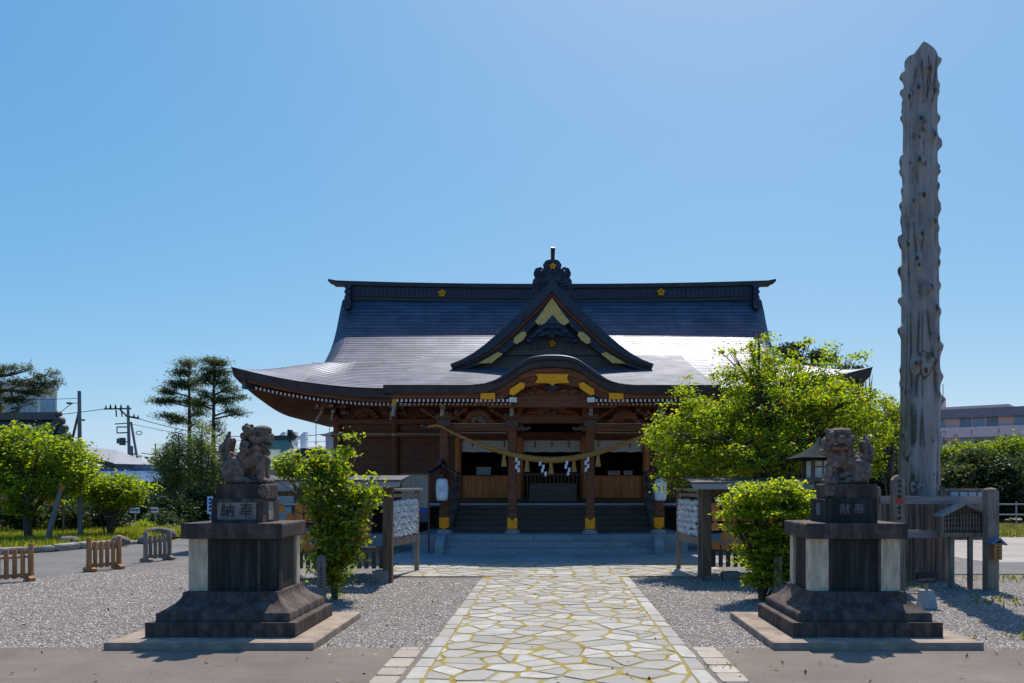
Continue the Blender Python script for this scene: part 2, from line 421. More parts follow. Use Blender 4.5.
def leaf_arr(cent, size, nrm_up=.35, seed=0, aspect=.5, fold=.18, svar=.55):
    """numpy: diamonds (two triangles folded along the midrib) at the given centres"""
    r = np.random.default_rng(seed); n = len(cent)
    a = r.normal(size=(n, 3)); a[:, 2] *= .6; a /= np.linalg.norm(a, axis=1)[:, None]+1e-9
    u = r.normal(size=(n, 3)); u[:, 2] += nrm_up*3; u -= a*(u*a).sum(1)[:, None]; u /= np.linalg.norm(u, axis=1)[:, None]+1e-9
    t = np.cross(a, u)
    L = size*(1+svar*(r.random(n)*2-1))[:, None]; W = L*aspect
    v = np.empty((n, 4, 3))
    v[:, 0] = cent-a*L*.5; v[:, 2] = cent+a*L*.5
    v[:, 1] = cent+t*W*.5+u*L*fold; v[:, 3] = cent-t*W*.5+u*L*fold
    return v.reshape(-1, 3)
def quads_obj(name, verts, mats, parent=None, off=(0,0,0), k=4, mi=None):
    n = len(verts)//k
    me = bpy.data.meshes.new(name); me.vertices.add(len(verts)); me.vertices.foreach_set('co', (verts-np.array(off)).astype(np.float32).ravel())
    me.loops.add(n*k); me.loops.foreach_set('vertex_index', np.arange(n*k, dtype=np.int32))
    me.polygons.add(n); me.polygons.foreach_set('loop_start', np.arange(0, n*k, k, dtype=np.int32))
    try: me.polygons.foreach_set('loop_total', np.full(n, k, dtype=np.int32))
    except Exception: pass
    if not isinstance(mats, (list, tuple)): mats = [mats]
    for m in mats: me.materials.append(m)
    if mi is not None: me.polygons.foreach_set('material_index', np.asarray(mi, dtype=np.int32))
    me.update(calc_edges=True); me.validate()
    o = bpy.data.objects.new(name, me); COL.objects.link(o)
    if parent is not None: o.parent = parent
    return o

# loose gravel: real small stones over the near ground
def gravel_stones():
    N = 190000
    x = rng.uniform(-9.6, 7.0, N); y = 8.2+(rng.random(N)**1.45)*7.0
    sp = rng.random(N)**3*.22; y = np.where(rng.random(N) < .012, 8.2-rng.random(N)**2*.35, y)
    keep = ~((x > -1.26+sp) & (x < 1.38-sp) & (y < 16)) & ~((y > 14.0) & (x > -3.2) & (x < 3.3))
    lim = np.interp(y, [8.2, 12.2, 14.6, 19], [-9.75, -9.9, -8.75, -8.05]); keep &= x > lim
    for cx in (-3.33, 3.17): keep &= ~((abs(x-cx) < 1.04) & (y < 10.1))
    x = x[keep]; y = y[keep]; n = len(x)
    s = rng.uniform(.006, .0135, n)*(1+.25*(y-8)/7)
    ang = rng.uniform(0, 6.28, n)
    base = np.array([[1,0,0],[.2,.8,0],[-.9,.3,0],[-.3,-.85,0],[0.05,0,.6]])
    jit = 1+rng.uniform(-.3, .3, (n, 5, 1))
    P = base[None]*jit*s[:, None, None]
    c, sn = np.cos(ang)[:, None], np.sin(ang)[:, None]
    X = P[:, :, 0]*c-P[:, :, 1]*sn+x[:, None]; Y = P[:, :, 0]*sn+P[:, :, 1]*c+y[:, None]
    Z = P[:, :, 2]+rng.uniform(-.004, .006, (n, 1))-.006
    V = np.stack([X, Y, Z], 2).reshape(-1, 3)
    idx = np.arange(n)[:, None, None]*5+np.array([[0,1,4],[1,2,4],[2,3,4],[3,0,4]])[None]
    me = bpy.data.meshes.new('gravel_stones'); me.vertices.add(len(V)); me.vertices.foreach_set('co', V.astype(np.float32).ravel())
    L = idx.reshape(-1).astype(np.int32); me.loops.add(len(L)); me.loops.foreach_set('vertex_index', L)
    nf = len(L)//3; me.polygons.add(nf); me.polygons.foreach_set('loop_start', np.arange(0, nf*3, 3, dtype=np.int32))
    me.materials.append(gravel_s); me.update(calc_edges=True)
    o = bpy.data.objects.new('gravel_stones', me); COL.objects.link(o)
    tag(o, 'loose grey gravel stones spread beside the paved path', 'gravel', kind='stuff')
gravel_stones()

# the crazy-paved approach: Voronoi stones with mossy joints, rectangular edge stones
def voronoi_cells(pts, dom):
    out = []
    for i, p in enumerate(pts):
        d = np.linalg.norm(pts-p, axis=1); nb = np.argsort(d)[1:22]
        poly = [(p[0]-1.2, p[1]-1.2), (p[0]+1.2, p[1]-1.2), (p[0]+1.2, p[1]+1.2), (p[0]-1.2, p[1]+1.2)]
        def clip(poly, a, b, c):          # keep a*x+b*y<=c
            r = []
            for k in range(len(poly)):
                q0, q1 = poly[k], poly[(k+1) % len(poly)]
                s0 = a*q0[0]+b*q0[1]-c; s1 = a*q1[0]+b*q1[1]-c
                if s0 <= 0: r.append(q0)
                if s0*s1 < 0:
                    t = s0/(s0-s1); r.append((q0[0]+t*(q1[0]-q0[0]), q0[1]+t*(q1[1]-q0[1])))
            return r
        for j in nb:
            q = pts[j]; a, b = q-p
            poly = clip(poly, a, b, (q@q-p@p)/2)
            if len(poly) < 3: break
        for a, b, c in dom:
            if len(poly) >= 3: poly = clip(poly, a, b, c)
        if len(poly) >= 3: out.append(poly)
    return out
def add_stone(mb, poly, joint, z, r):
    poly = np.array(poly); c = poly.mean(0)
    # drop tiny edges
    keep = [k for k in range(len(poly)) if np.linalg.norm(poly[k]-poly[k-1]) > .035]
    poly = poly[keep]
    if len(poly) < 3: return
    n = len(poly); ins = []
    for k in range(n):
        d = poly[k]-c; L = np.linalg.norm(d); ins.append(c+d*max(.25, (L-joint*r.uniform(.7, 1.6))/max(L, 1e-6)))
    # rounded corners
    rp = []
    for k in range(n):
        a, b, cc = ins[k-1], ins[k], ins[(k+1) % n]
        rp += [tuple(b+(a-b)*.16), tuple(b+((a+cc)/2-b)*.07), tuple(b+(cc-b)*.16)]
    tx, ty, dz = r.uniform(-.012, .012), r.uniform(-.012, .012), r.uniform(-.002, .004)
    zz = lambda q: z+dz+(q[0]-c[0])*tx+(q[1]-c[1])*ty
    m = len(rp)
    top = [(q[0]+(c[0]-q[0])*.035, q[1]+(c[1]-q[1])*.035, zz(q)) for q in rp]; bot = [(q[0], q[1], zz(q)-.012) for q in rp]; low = [(q[0], q[1], -.02) for q in rp]
    mb.add(top+bot+low, [tuple(range(m))]+[(k, k+m, (k+1) % m+m, (k+1) % m) for k in range(m)]+[(k+m, k+2*m, (k+1) % m+2*m, (k+1) % m+m) for k in range(m)], False)
r = random.Random(5)
def seeds(x0, x1, y0, y1, s, seed):
    q = np.random.default_rng(seed); P = []
    ny = int((y1-y0)/s*1.12)+1; nx = int((x1-x0)/s)+1
    for j in range(ny):
        for i in range(nx):
            if q.random() < .20: continue
            P.append((x0+(i+.5+(j % 2)*.5+q.uniform(-.5, .5))*s, y0+(j+.5+q.uniform(-.48, .48))*s/1.12))
    return np.array(P)
mb = MB()
PXL, PXR = -1.22, 1.34
for poly in voronoi_cells(seeds(PXL-.3, PXR+.3, 3.5, 14.9, .27, 3), [(-1,0,-(PXL+.165)), (1,0,PXR-.165), (0,1,14.5), (0,-1,-4)]):
    add_stone(mb, poly, .019, .012, r)
for poly in voronoi_cells(seeds(-3.6, 3.7, 14.2, 17.2, .31, 9), [(-1,0,3.1), (1,0,3.2), (0,1,16.9), (0,-1,-14.5)]):
    add_stone(mb, poly, .022, .012, r)
for sx in (PXL, PXR-.17):
    y = 4.0
    while y < 14.1:
        L = r.uniform(.28, .75); add_stone(mb, [(sx+r.uniform(0,.02),y),(sx+.17,y+r.uniform(-.04,.04)),(sx+.17-r.uniform(0,.02),y+L),(sx+r.uniform(0,.02),y+L)], .014, .014, r); y += L
# flare from the narrow path to the wide band
o = mb.build('stone_path', paver_m); struct(o)
mb = MB(); mb.recalc = False
mb.add([(PXL+.02,3.5,.009),(PXR-.02,3.5,.009),(PXR-.02,14.46,.009),(PXL+.02,14.46,.009)], [(0,1,2,3)])
mb.add([(-3.08,14.5,.009),(3.18,14.5,.009),(3.18,17.0,.009),(-3.08,17.0,.009)], [(0,1,2,3)])
struct(mb.build('path_bed', moss_m))
mb = MB()
for sx in (PXL-.27, PXR+.03):
    y = 4.0
    while y < 8.1:
        L = r.uniform(.28, .42); L = min(L, 8.2-y); add_stone(mb, [(sx,y),(sx+.24,y),(sx+.24,y+L),(sx,y+L)], .010, .006, r); y += L
struct(mb.build('path_edging', paver_w))
# smooth slabs in front of the steps (shadowed by the roof)
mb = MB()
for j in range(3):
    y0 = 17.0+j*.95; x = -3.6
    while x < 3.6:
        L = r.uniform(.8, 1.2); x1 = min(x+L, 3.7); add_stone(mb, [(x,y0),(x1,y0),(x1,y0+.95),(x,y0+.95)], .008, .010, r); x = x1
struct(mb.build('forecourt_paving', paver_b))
struct(sheet('paving_bed', [(-3.6,17.0),(3.7,17.0),(3.7,20),(-3.6,20)], .001, granite))

# grass
def grassmat(name, c1, c2, tr):
    return leafmat(name, c1, c2, tr, .45, .6)
grass_m = grassmat('grass_blade', (.14,.17,.012), (.28,.29,.02), (.60,.60,.02))
grass_y = grassmat('dry_grass_blade', (.20,.18,.03), (.30,.26,.05), (.45,.40,.05))
def grass_patch(name, lab, poly_fn, x0, x1, y0, y1, n, h, m, seed, z=0):
    q = np.random.default_rng(seed); x = q.uniform(x0, x1, n); y = q.uniform(y0, y1, n); k = poly_fn(x, y)
    x, y = x[k], y[k]; n = len(x); H = h*q.uniform(.5, 1.2, n); a = q.uniform(0, 6.28, n); w = .010+.0006*y
    lean = q.normal(0, .35, (n, 2))*H[:, None]
    V = np.empty((n, 3, 3))
    V[:, 0] = np.stack([x-np.cos(a)*w, y-np.sin(a)*w, np.full(n, z)], 1); V[:, 1] = np.stack([x+np.cos(a)*w, y+np.sin(a)*w, np.full(n, z)], 1)
    V[:, 2] = np.stack([x+lean[:, 0], y+lean[:, 1], z+H], 1)
    o = quads_obj(name, V.reshape(-1, 3), m, None, (0,0,0), 3); tag(o, lab, 'grass', kind='stuff'); return o
turf_m = simple('turf', (.12,.15,.02), (.18,.17,.04), 2, .95, 0, .5, 40)
GL = [(-40,14.6),(-16,17.2),(-12.35,20.1),(-11.3,24),(-11.5,27.3),(-18,33),(-40,33)]
sheet('garden_lawn', GL, .02, turf_m)
def inpoly(P):
    P = np.array(P)
    def f(x, y):
        c = np.zeros(len(x), bool); n = len(P)
        for i in range(n):
            x0, y0 = P[i]; x1, y1 = P[(i+1) % n]
            if y0 == y1: continue
            t = ((y0 > y) != (y1 > y)) & (x < (x1-x0)*(y-y0)/(y1-y0)+x0); c ^= t
        return c
    return f
grass_patch('lawn_grass', 'sunlit yellow green grass under the small garden trees', inpoly(GL), -22, -10.8, 16, 28, 80000, .24, grass_m, 11, .02)
sheet('grass_verge', [(8.5,26.5),(60,24),(60,31),(8.5,31)], .0, turf_m)
grass_patch('verge_grass', 'yellow grass strip before the far row of trees', lambda x, y: y > 24, 9, 30, 25.5, 31, 30000, .22, grass_y, 12)
def weed_fn(x, y):
    return (np.sin(x*2.3+y*1.1)+np.sin(x*1.1-y*2.7)) > 1.0
grass_patch('weeds', 'thin weeds sprouting from gravel beside the log fence', weed_fn, 3.8, 12, 8.6, 16.0, 5200, .075, grass_y, 13)
grass_patch('path_weeds', 'small weeds growing along the path edging stones', lambda x, y: (np.sin(y*6.3)+np.sin(y*2.9)) > .6, 1.36, 1.62, 7.2, 8.6, 70, .035, grass_y, 14)

# garden kerb: rough long stones
mb = MB(); kr = random.Random(3)
kerb_pts = [(-16.0,17.0),(-14.4,18.2),(-13.0,19.5),(-12.2,20.4),(-11.6,21.8),(-11.3,23.2)]
kerb_m = simple('kerb_stone', (.36,.33,.30), (.22,.20,.18), 6, .85, 0, .5, 30, island=.15)
for (a, b) in zip(kerb_pts[:-1], kerb_pts[1:]):
    t = 0.0; L = math.hypot(b[0]-a[0], b[1]-a[1])
    while t < .95:
        t1 = min(1, t+kr.uniform(.35, .75)/L); q0 = (a[0]+(b[0]-a[0])*t+kr.uniform(-.04,.04), a[1]+(b[1]-a[1])*t); q1 = (a[0]+(b[0]-a[0])*(t1-.02), a[1]+(b[1]-a[1])*(t1-.02))
        h = kr.uniform(.10, .19); mb.beam((q0[0], q0[1], h/2-.03), (q1[0], q1[1], h/2-.03+kr.uniform(-.01,.015)), kr.uniform(.2,.3), h); t = t1
struct(mb.build('garden_kerb', kerb_m, bevel=.05))
rock_m = simple('rock', (.24,.215,.20), (.11,.10,.095), 5, .9, 0, .8, 20)
def rock(loc, s, lab, seed):
    q = np.random.default_rng(seed); bm = bmesh.new(); bmesh.ops.create_icosphere(bm, subdivisions=3, radius=1)
    dirs = q.normal(size=(9, 3)); dirs /= np.linalg.norm(dirs, axis=1)[:, None]; cut = q.uniform(.55, .95, 9)
    for v in bm.verts:
        p = np.array(v.co)
        for d, c in zip(dirs, cut):
            k = p@d
            if k > c: p = p-d*(k-c)*.85
        v.co = (p[0]*s[0], p[1]*s[1], max(p[2]*s[2], -.05))
    me = bpy.data.meshes.new('garden_rock'); bm.to_mesh(me); bm.free(); me.materials.append(rock_m)
    for p in me.polygons: p.use_smooth = True
    o = bpy.data.objects.new('garden_rock', me); COL.objects.link(o); o.location = loc; tag(o, lab, 'rock', 'rocks in the garden'); return o
rock((-11.35,21.9,.08), (.26,.2,.22), 'pale rounded rock at the near corner of the lawn kerb', 1)
rock((-11.15,22.8,.05), (.2,.18,.2), 'small rock nestled against the lawn corner rock', 2)
rock((-12.4,21.3,.10), (.34,.25,.22), 'grey boulder at the edge of lawn beside the lamp pole', 3)
rock((-11.6,24.6,.10), (.5,.35,.30), 'large dark boulder behind the second wooden barrier', 4)

# fallen leaves and bits blown over the gravel and the asphalt
q = np.random.default_rng(44); n = 420
P = np.stack([q.uniform(-9, 7, n), 6.4+q.random(n)**1.3*7.5, np.full(n, .014)], 1)
P = P[~((abs(P[:, 0]+3.33) < 1.05) & (abs(P[:, 1]-9.07) < 1.05)) & ~((abs(P[:, 0]-3.17) < 1.05) & (abs(P[:, 1]-9.07) < 1.05))]
o = quads_obj('fallen_leaves', leaf_arr(P, .045, 2.5, 45, .55, .05, .5), leafmat('dry_leaf', (.10,.05,.02), (.28,.15,.05), (.2,.1,.03), .2, .6))
tag(o, 'dry brown leaves scattered over gravel and asphalt', 'leaves', kind='stuff')
# ------------------------------------------------------------------ the shrine hall
HALL = thing('shrine_hall', 'wide wooden shrine hall with dark copper hip-and-gable roof and curved porch gable', 'shrine', (0, 27.5, 0))
YE, YR, XE = 21.5, 27.5, 8.3
PY = [21.5, 23.0, 24.6, 25.88, 26.6, 27.25]; PZ = [4.10, 4.68, 5.40, 6.17, 6.85, 7.66]
# smooth (Catmull-Rom) profile height as a function of distance from the eave
def prof(d):
    y = YE+d
    if y >= PY[-1]: return PZ[-1]+(y-PY[-1])*1.3
    if y <= PY[0]: return PZ[0]+(y-PY[0])*.37
    i = 0
    while y > PY[i+1]: i += 1
    h = PY[i+1]-PY[i]; t = (y-PY[i])/h
    def sl(k):
        if k == 0: return .365
        if k == len(PY)-1: return 1.3
        return (PZ[k+1]-PZ[k-1])/(PY[k+1]-PY[k-1])
    m0, m1 = sl(i)*h, sl(i+1)*h
    return (2*t**3-3*t*t+1)*PZ[i]+(t**3-2*t*t+t)*m0+(-2*t**3+3*t*t)*PZ[i+1]+(t**3-t*t)*m1
def lift(x, y):
    a = max(0, (abs(x)-4.3)/4.0); b = max(0, (abs(y-YR)-2.0)/4.0)
    df, ds = YR-YE-abs(y-YR), XE-abs(x); d = max(0, min(df, ds)); t = min(1, d/1.5); u = min(1, max(0, (max(df, ds)-1.7)/1.0))
    return .56*min(1.1, a)**1.9*min(1.1, b)**1.9+.17*math.exp(-((df-ds)/1.1)**2)*t*t*(3-2*t)*(1-u*u*(3-2*u))
def arc(d, n=40):
    L = 0
    for k in range(n):
        a, b = d*k/n, d*(k+1)/n; L += math.hypot(b-a, prof(b)-prof(a))
    return L
def uv_grid(name, rows, uvs, mat, parent):
    n = len(rows[0]); me = bpy.data.meshes.new(name); off = Vector(HALL['_o'])
    me.from_pydata([tuple(Vector(p)-off) for r_ in rows for p in r_], [], [(i*n+k, i*n+k+1, (i+1)*n+k+1, (i+1)*n+k) for i in range(len(rows)-1) for k in range(n-1)])
    fl = [u for r_ in uvs for u in r_]; uvl = me.uv_layers.new(name='UVMap')
    for lp in me.loops: uvl.data[lp.index].uv = fl[lp.vertex_index]
    for p in me.polygons: p.use_smooth = name not in ('roof', 'porch_roof')
    me.materials.append(mat); me.update()
    o = bpy.data.objects.new(name, me); COL.objects.link(o); o.parent = parent; return o
def xg(y):      # half width of the gabled upper part at depth y (front)
    d = abs(y-YR); t = min(1, max(0, (4.3-d)/4.0)); return 6.70+.22*t
# upper gabled part, front and back
for sgn, nm in ((1, 'roof'), (-1, 'roof')):
    rows, uvs = [], []
    ds_ = [6.0*i/400 for i in range(401)]; ar_ = [arc(d, 12) for d in ds_]; course = []
    k = 0
    while k*.165 < ar_[-1]-.1:
        d0 = float(np.interp(k*.165, ar_, ds_)); d1 = float(np.interp((k+1)*.165, ar_, ds_)); course += [(d0, .007), (d1, .0)]; k += 1
    for d, hs in course:                    # overlapping metal courses: each lower edge stands proud of the course below
        y = YE+d; v = arc(d)+(.001 if hs else -.001); r_, u_ = [], []
        X = xg(y) if d > 1.6 else 6.45
        cols = [-1+.02*k for k in range(0, 11)]+[-.8+1.6*k/48 for k in range(1, 48)]+[.8+.02*k for k in range(0, 11)]
        for c in cols:
            x = c*X; z = prof(d)+lift(x, y)+hs
            if d > 1.7:
                e = max(0, (abs(c)-.93)/.07); z -= .26*e*e*min(1, (d-1.7)/1.0)
            yy = y if sgn > 0 else 2*YR-y
            r_.append((x, yy, z)); u_.append((x, v))
        rows.append(r_); uvs.append(u_)
    if sgn < 0: rows = rows[::-1]; uvs = uvs[::-1]
    rf = uv_grid('roof', rows, uvs, roof_cu, HALL)
    if sgn > 0: ROOF = rf
# hipped skirts at both ends
for sx in (-1, 1):
    rows, uvs = [], []
    xs = [6.45+1.85*k/20 for k in range(21)]; ys = [YE+.1*k for k in range(121)]
    for x in xs:
        r_, u_ = [], []
        for y in ys:
            df = min(y-YE, 2*YR-YE-y); ds = XE-x; d = min(df, ds)
            r_.append((sx*x, y, prof(d)+lift(x, y))); u_.append((sx*x if df < ds else y, arc(d, 8)))
        rows.append(r_); uvs.append(u_)
    uv_grid('roof_skirt', rows, uvs, roof_cu, HALL)
# gable ends under the verge
for sx in (-1, 1):
    mb = MB(HALL); poly = []
    for k in range(25):
        d = 1.4+4.6*k/24; poly.append((YE+d, prof(d)-.12))
    for k in range(23, -1, -1):
        d = 1.4+4.6*k/24; poly.append((2*YR-YE-d, prof(d)-.12))
    poly.append((2*YR-YE-1.4, 4.5)); poly.append((YE+1.4, 4.5))
    mb.prism(poly, sx*6.1, sx*6.2, 'x'); mb.build('gable_wall', wood_t)
    mb = MB(HALL)                                   # verge boards following the roof curve
    for side in (1, -1):
        ra, rb, rc, rd = [], [], [], []
        for k in range(30):
            d = 1.75+4.2*k/29; y = YE+d; yy = y if side > 0 else 2*YR-y; X = sx*(xg(y)-.02); z = prof(d)-.27*min(1, (d-1.7)/1.0)
            ra.append((X, yy, z)); rb.append((X, yy, z-.28)); rc.append((X-sx*.16, yy, z-.28)); rd.append((X-sx*.16, yy, z-.05))
        mb.loft([ra, rb, rc, rd], False)
    mb.build('verge_board', roof_edge)
# eave edge: thick metal-faced fascia, boards under it, soffit
def eave_pts():
    P = []
    for k in range(61):
        x = -XE+2*XE*k/60; P.append((x, YE, prof(0)+lift(x, YE), 0, -1))
    Q = []
    for k in range(61):
        y = YE+(2*YR-2*YE)*k/60; Q.append((XE, y, prof(0)+lift(XE, y), 1, 0))
    F_ = [(-x, 2*YR-YE, z, 0, 1) for x, y, z, a, b in P]; L_ = [(-XE, 2*YR-y, z, -1, 0) for x, y, z, a, b in Q]
    return [P, Q, F_, L_]
mbf = MB(HALL); mbk = MB(HALL); mbs = MB(HALL)
def inset(p, k, dz):        # towards the inside on both axes so that corners mitre
    x, y, z = p[:3]
    fx = (XE-k)/XE; fy = ((YR-YE)-k)/(YR-YE)
    return (x*fx, YR+(y-YR)*fy, z+dz)
for side in eave_pts():
    mbf.loft([[inset(p, 0, .0) for p in side], [inset(p, .015, -.04) for p in side], [inset(p, .05, -.24) for p in side], [inset(p, .22, -.25) for p in side]], False)
    mbk.loft([[inset(p, .20, -.24) for p in side], [inset(p, .22, -.34) for p in side], [inset(p, .36, -.34) for p in side]], False)
    mbs.loft([[inset(p, .30, -.335) for p in side], [inset(p, 1.2, -.13) for p in side], [inset(p, 2.3, .12) for p in side]], False)
mbf.build('eave_edge', roof_edge); mbk.build('eave_board', wood_h); mbs.build('soffit', wood_h)

# rafters with white painted tips
def rafter(mb, p0, p1, w, h):
    p0 = Vector(p0); p1 = Vector(p1); d = (p1-p0).normalized(); rr = Vector((w/2, 0, 0)) if abs(d.x) < .5 else Vector((0, w/2, 0)); u = Vector((0, 0, h))
    vs = [p0-rr, p0+rr, p1+rr, p1-rr, p0-rr+u, p0+rr+u, p1+rr+u, p1-rr+u]
    mb.cm = 0; mb.hexa(vs, front=1)
indiv = 0
mbx = MB(HALL)
xs = [-7.75+.108*k for k in range(145)]
for x in xs:
    if abs(x) < 3.75: continue
    z0 = prof(0)+lift(x, YE)-.335-.085
    mb = MB(HALL) if x < -3.75 else mbx
    rafter(mb, (x, YE+.30, z0), (x*.97, YE+2.1, z0+.36-lift(x, YE)*.6), .05, .07)
    if mb is not mbx: mb.build('rafter', [wood_h, white_paint]); indiv += 1
for sx in (-1, 1):
    for k in range(108):
        y = YE+.4+.104*k; z0 = prof(0)+lift(XE, y)-.42
        mb = mbx; p0 = Vector((sx*(XE-.30), y, z0)); p1 = Vector((sx*(XE-2.3), YR+(y-YR)*.9, z0+.36-lift(XE, y)*.6))
        mb.cm = 0; rr = Vector((0, .025, 0)); u = Vector((0,0,.07)); mb.hexa([p0-rr, p0+rr, p1+rr, p1-rr, p0-rr+u, p0+rr+u, p1+rr+u, p1-rr+u])
        mb.cm = 1; e = Vector((sx*.002, 0, 0)); mb.add([p0-rr+e, p0+rr+e, p0+rr+u+e, p0-rr+u+e], [(0,1,2,3)], False)
# hip rafters at the corners, thick with dark shod ends
for sx in (-1, 1):
    for sy in (-1, 1):
        mb = MB(HALL); zc = prof(0)+lift(XE, YE)
        a = Vector((sx*(XE-.25), YR+sy*(YR-YE-.25), zc-.42)); b = Vector((sx*(XE-2.4), YR+sy*(YR-YE-2.4), zc-.55))
        mb.beam(a, b, .18, .22); mb.cm = 1; mb.beam(a+(a-b).normalized()*.01, a+(b-a).normalized()*.45, .20, .24); mb.build('hip_rafter', [wood_h, roof_edge])

# main ridge
def ridge_dz(x): return .11*(abs(x)/7.0)**2.2-.03
RIDGE = MB(HALL)
def ridge_layer(mb, X, y0, y1, z0, z1, ex=0):
    n = 40; rows = [[], [], [], [], []]
    for k in range(n+1):
        x = -X+2*X*k/n; dz = ridge_dz(x)
        for r_, (y, z) in zip(rows, ((y0, z0), (y0, z1), (y1, z1), (y1, z0), (y0, z0))): r_.append((x, y, z+dz))
    mb.loft(rows, False)
    for k in (0, n): mb.add([rows[j][k] for j in range(4)], [(0,1,2,3)], False)
mb = RIDGE
mb.cm = 0; ridge_layer(mb, 6.60, 27.22, 27.78, 7.45, 8.10)
mb.cm = 1; ridge_layer(mb, 6.62, 27.17, 27.83, 7.60, 7.66); ridge_layer(mb, 6.62, 27.17, 27.83, 7.72, 7.755)
ridge_layer(mb, 6.66, 27.12, 27.88, 8.06, 8.13); ridge_layer(mb, 7.22, 27.2, 27.8, 8.13, 8.21)
mb.cm = 0
for k in range(92):
    x = -6.55+k*.144; z = ridge_dz(x); mb.bx(x-.012, x+.012, 27.19, 27.22, 7.78+z, 8.05+z)
ridge = mb.build('roof_ridge', [ridge_cu, roof_edge], ROOF)
for sx in (-1, 1):
    mb = MB(HALL); x0 = sx*6.64
    dz = ridge_dz(6.8)
    mb.bx(x0-.10, x0+.10, 27.16, 27.84, 7.35, 8.1+dz)
    for k, z in enumerate((7.98, 7.80, 7.62)):
        mb.tube([(x0, 27.0, z+dz), (x0, 28.0, z+dz)], .105, 10)
    mb.tube([(x0, 26.86, 7.35+dz), (x0, 28.1, 7.35+dz)], .15, 10)
    mb.bx(x0-.14, x0+.14, 26.92, 28.05, 7.42+dz, 7.52+dz)
    mb.build('ridge_end_ornament', orn_mat, ROOF, bevel=.02)
    mb = MB(HALL); zt = 8.21+.08
    mb.beam((sx*7.1, 27.5, zt-.015), (sx*7.34, 27.5, zt+.03), .5, .07); mb.build('ridge_tip', roof_edge, ROOF)
def flower(mb, x, y, z, r_):
    for k in range(5):
        a = math.pi/2+k*2*math.pi/5; mb.ell((x+.62*r_*math.cos(a), y, z+.62*r_*math.sin(a)), (r_*.40, .025, r_*.40), 10, 6)
    mb.ell((x, y-.012, z), (r_*.26, .03, r_*.26), 10, 6)
for px, py in ((442, 293), (661, 292)):
    mb = MB(HALL); flower(mb, wx(px, 27.15), 27.165, wz(py, 27.15), .13); mb.build('plum_crest', gold, ROOF)

# porch roof: lower pent in front with a bowed (cusped) gable in the middle
YP, XP = 18.8, 3.82
def kz(y):
    t = (y-YP)/(24.6-YP); return 3.86+1.57*(.80*t+.20*t*t)
KBX = [0, .25, .50, .70, .97, 1.22, 1.45, 1.70, 1.93]; KBZ = [.64, .63, .58, .475, .285, .125, .05, .012, 0]
def kb(x):
    a = abs(x)
    if a >= 1.93: return 0
    i = 0
    while a > KBX[i+1]: i += 1
    sl = lambda k: 0 if k in (0, 8) else (KBZ[k+1]-KBZ[k-1])/(KBX[k+1]-KBX[k-1])
    h = KBX[i+1]-KBX[i]; t = (a-KBX[i])/h
    return (2*t**3-3*t*t+1)*KBZ[i]+(t**3-2*t*t+t)*sl(i)*h+(-2*t**3+3*t*t)*KBZ[i+1]+(t**3-t*t)*sl(i+1)*h
rows, uvs = [], []
for i in range(72):
    y = YP+(24.7-YP)*(i//2+(i % 2))/36; hs = .006 if i % 2 == 0 else 0; r_, u_ = [], []
    for k in range(97):
        x = -XP+2*XP*k/96
        z = max(kz(y), 3.86+kb(x)+.05*(y-YP) if abs(x) < 1.93 else 0)+hs
        r_.append((x, y, z)); u_.append((x+.2, (y-YP)*1.03))
    rows.append(r_); uvs.append(u_)
PORCH = uv_grid('porch_roof', rows, uvs, porch_cu, HALL)
mb = MB(HALL)
xs = [-XP+2*XP*k/96 for k in range(97)]
mb.loft([[(x, YP, 3.86+kb(x)) for x in xs], [(x, YP+.015, 3.82+kb(x)) for x in xs], [(x, YP+.05, 3.67+kb(x)*.95) for x in xs], [(x, YP+.22, 3.66+kb(x)*.95) for x in xs]], False)
for sx in (-1, 1):
    ys = [YP+5.8*k/30 for k in range(31)]
    mb.loft([[(sx*XP, y, kz(y)) for y in ys], [(sx*(XP-.03), y, kz(y)-.20) for y in ys], [(sx*(XP-.2), y, kz(y)-.21) for y in ys]], False)
mb.build('porch_eave_edge', roof_edge, PORCH)
# rolled rim of the bowed gable
mb = MB(HALL)
xs = [-1.5+3.0*k/70 for k in range(71)]
def tp(x): return max(0, min(1, (1.5-abs(x))/.45))
def kr_(x): return 3.86+kb(x)+.008
mb.loft([[(x, YP+.30, kr_(x)+.005) for x in xs], [(x, YP+.10, kr_(x)+.035*tp(x)) for x in xs], [(x, YP-.02, kr_(x)+.03*tp(x)) for x in xs], [(x, YP-.045, kr_(x)-.01) for x in xs], [(x, YP-.03, kr_(x)-.075*tp(x)-.01) for x in xs], [(x, YP+.02, kr_(x)-.085*tp(x)-.01) for x in xs]], True)
mb.build('bowed_gable_rim', ridge_cu, PORCH)
# wooden layers under the porch eave
mb = MB(HALL)
xs = [-XP+.15+2*(XP-.15)*k/96 for k in range(97)]
mb.loft([[(x, YP+.16, 3.67+kb(x)*.93) for x in xs], [(x, YP+.18, 3.58+kb(x)*.84) for x in xs], [(x, YP+.32, 3.575+kb(x)*.84) for x in xs]], False)
mb.build('porch_eave_board', wood_h)
mb = MB(HALL)
xs = [-1.75+3.5*k/60 for k in range(61)]          # bargeboard below the bow
mb.loft([[(x, YP+.24, 3.60+kb(x)*.86) for x in xs], [(x, YP+.26, 3.44+kb(x)*.74) for x in xs], [(x, YP+.34, 3.44+kb(x)*.74) for x in xs]], False)
mb.build('bowed_bargeboard', wood_h)
mb = MB(HALL)
for sx in (-1, 1):
    mb.add([(sx*.95, YP+.3, 3.58), (sx*(XP-.2), YP+.3, 3.58), (sx*(XP-.2), 21.9, 4.2), (sx*.95, 21.9, 4.2)], [(0,1,2,3)], False)
mb.add([(-.95, YP+.3, 3.98), (.95, YP+.3, 3.98), (.95, 21.9, 4.2), (-.95, 21.9, 4.2)], [(0,1,2,3)], False)
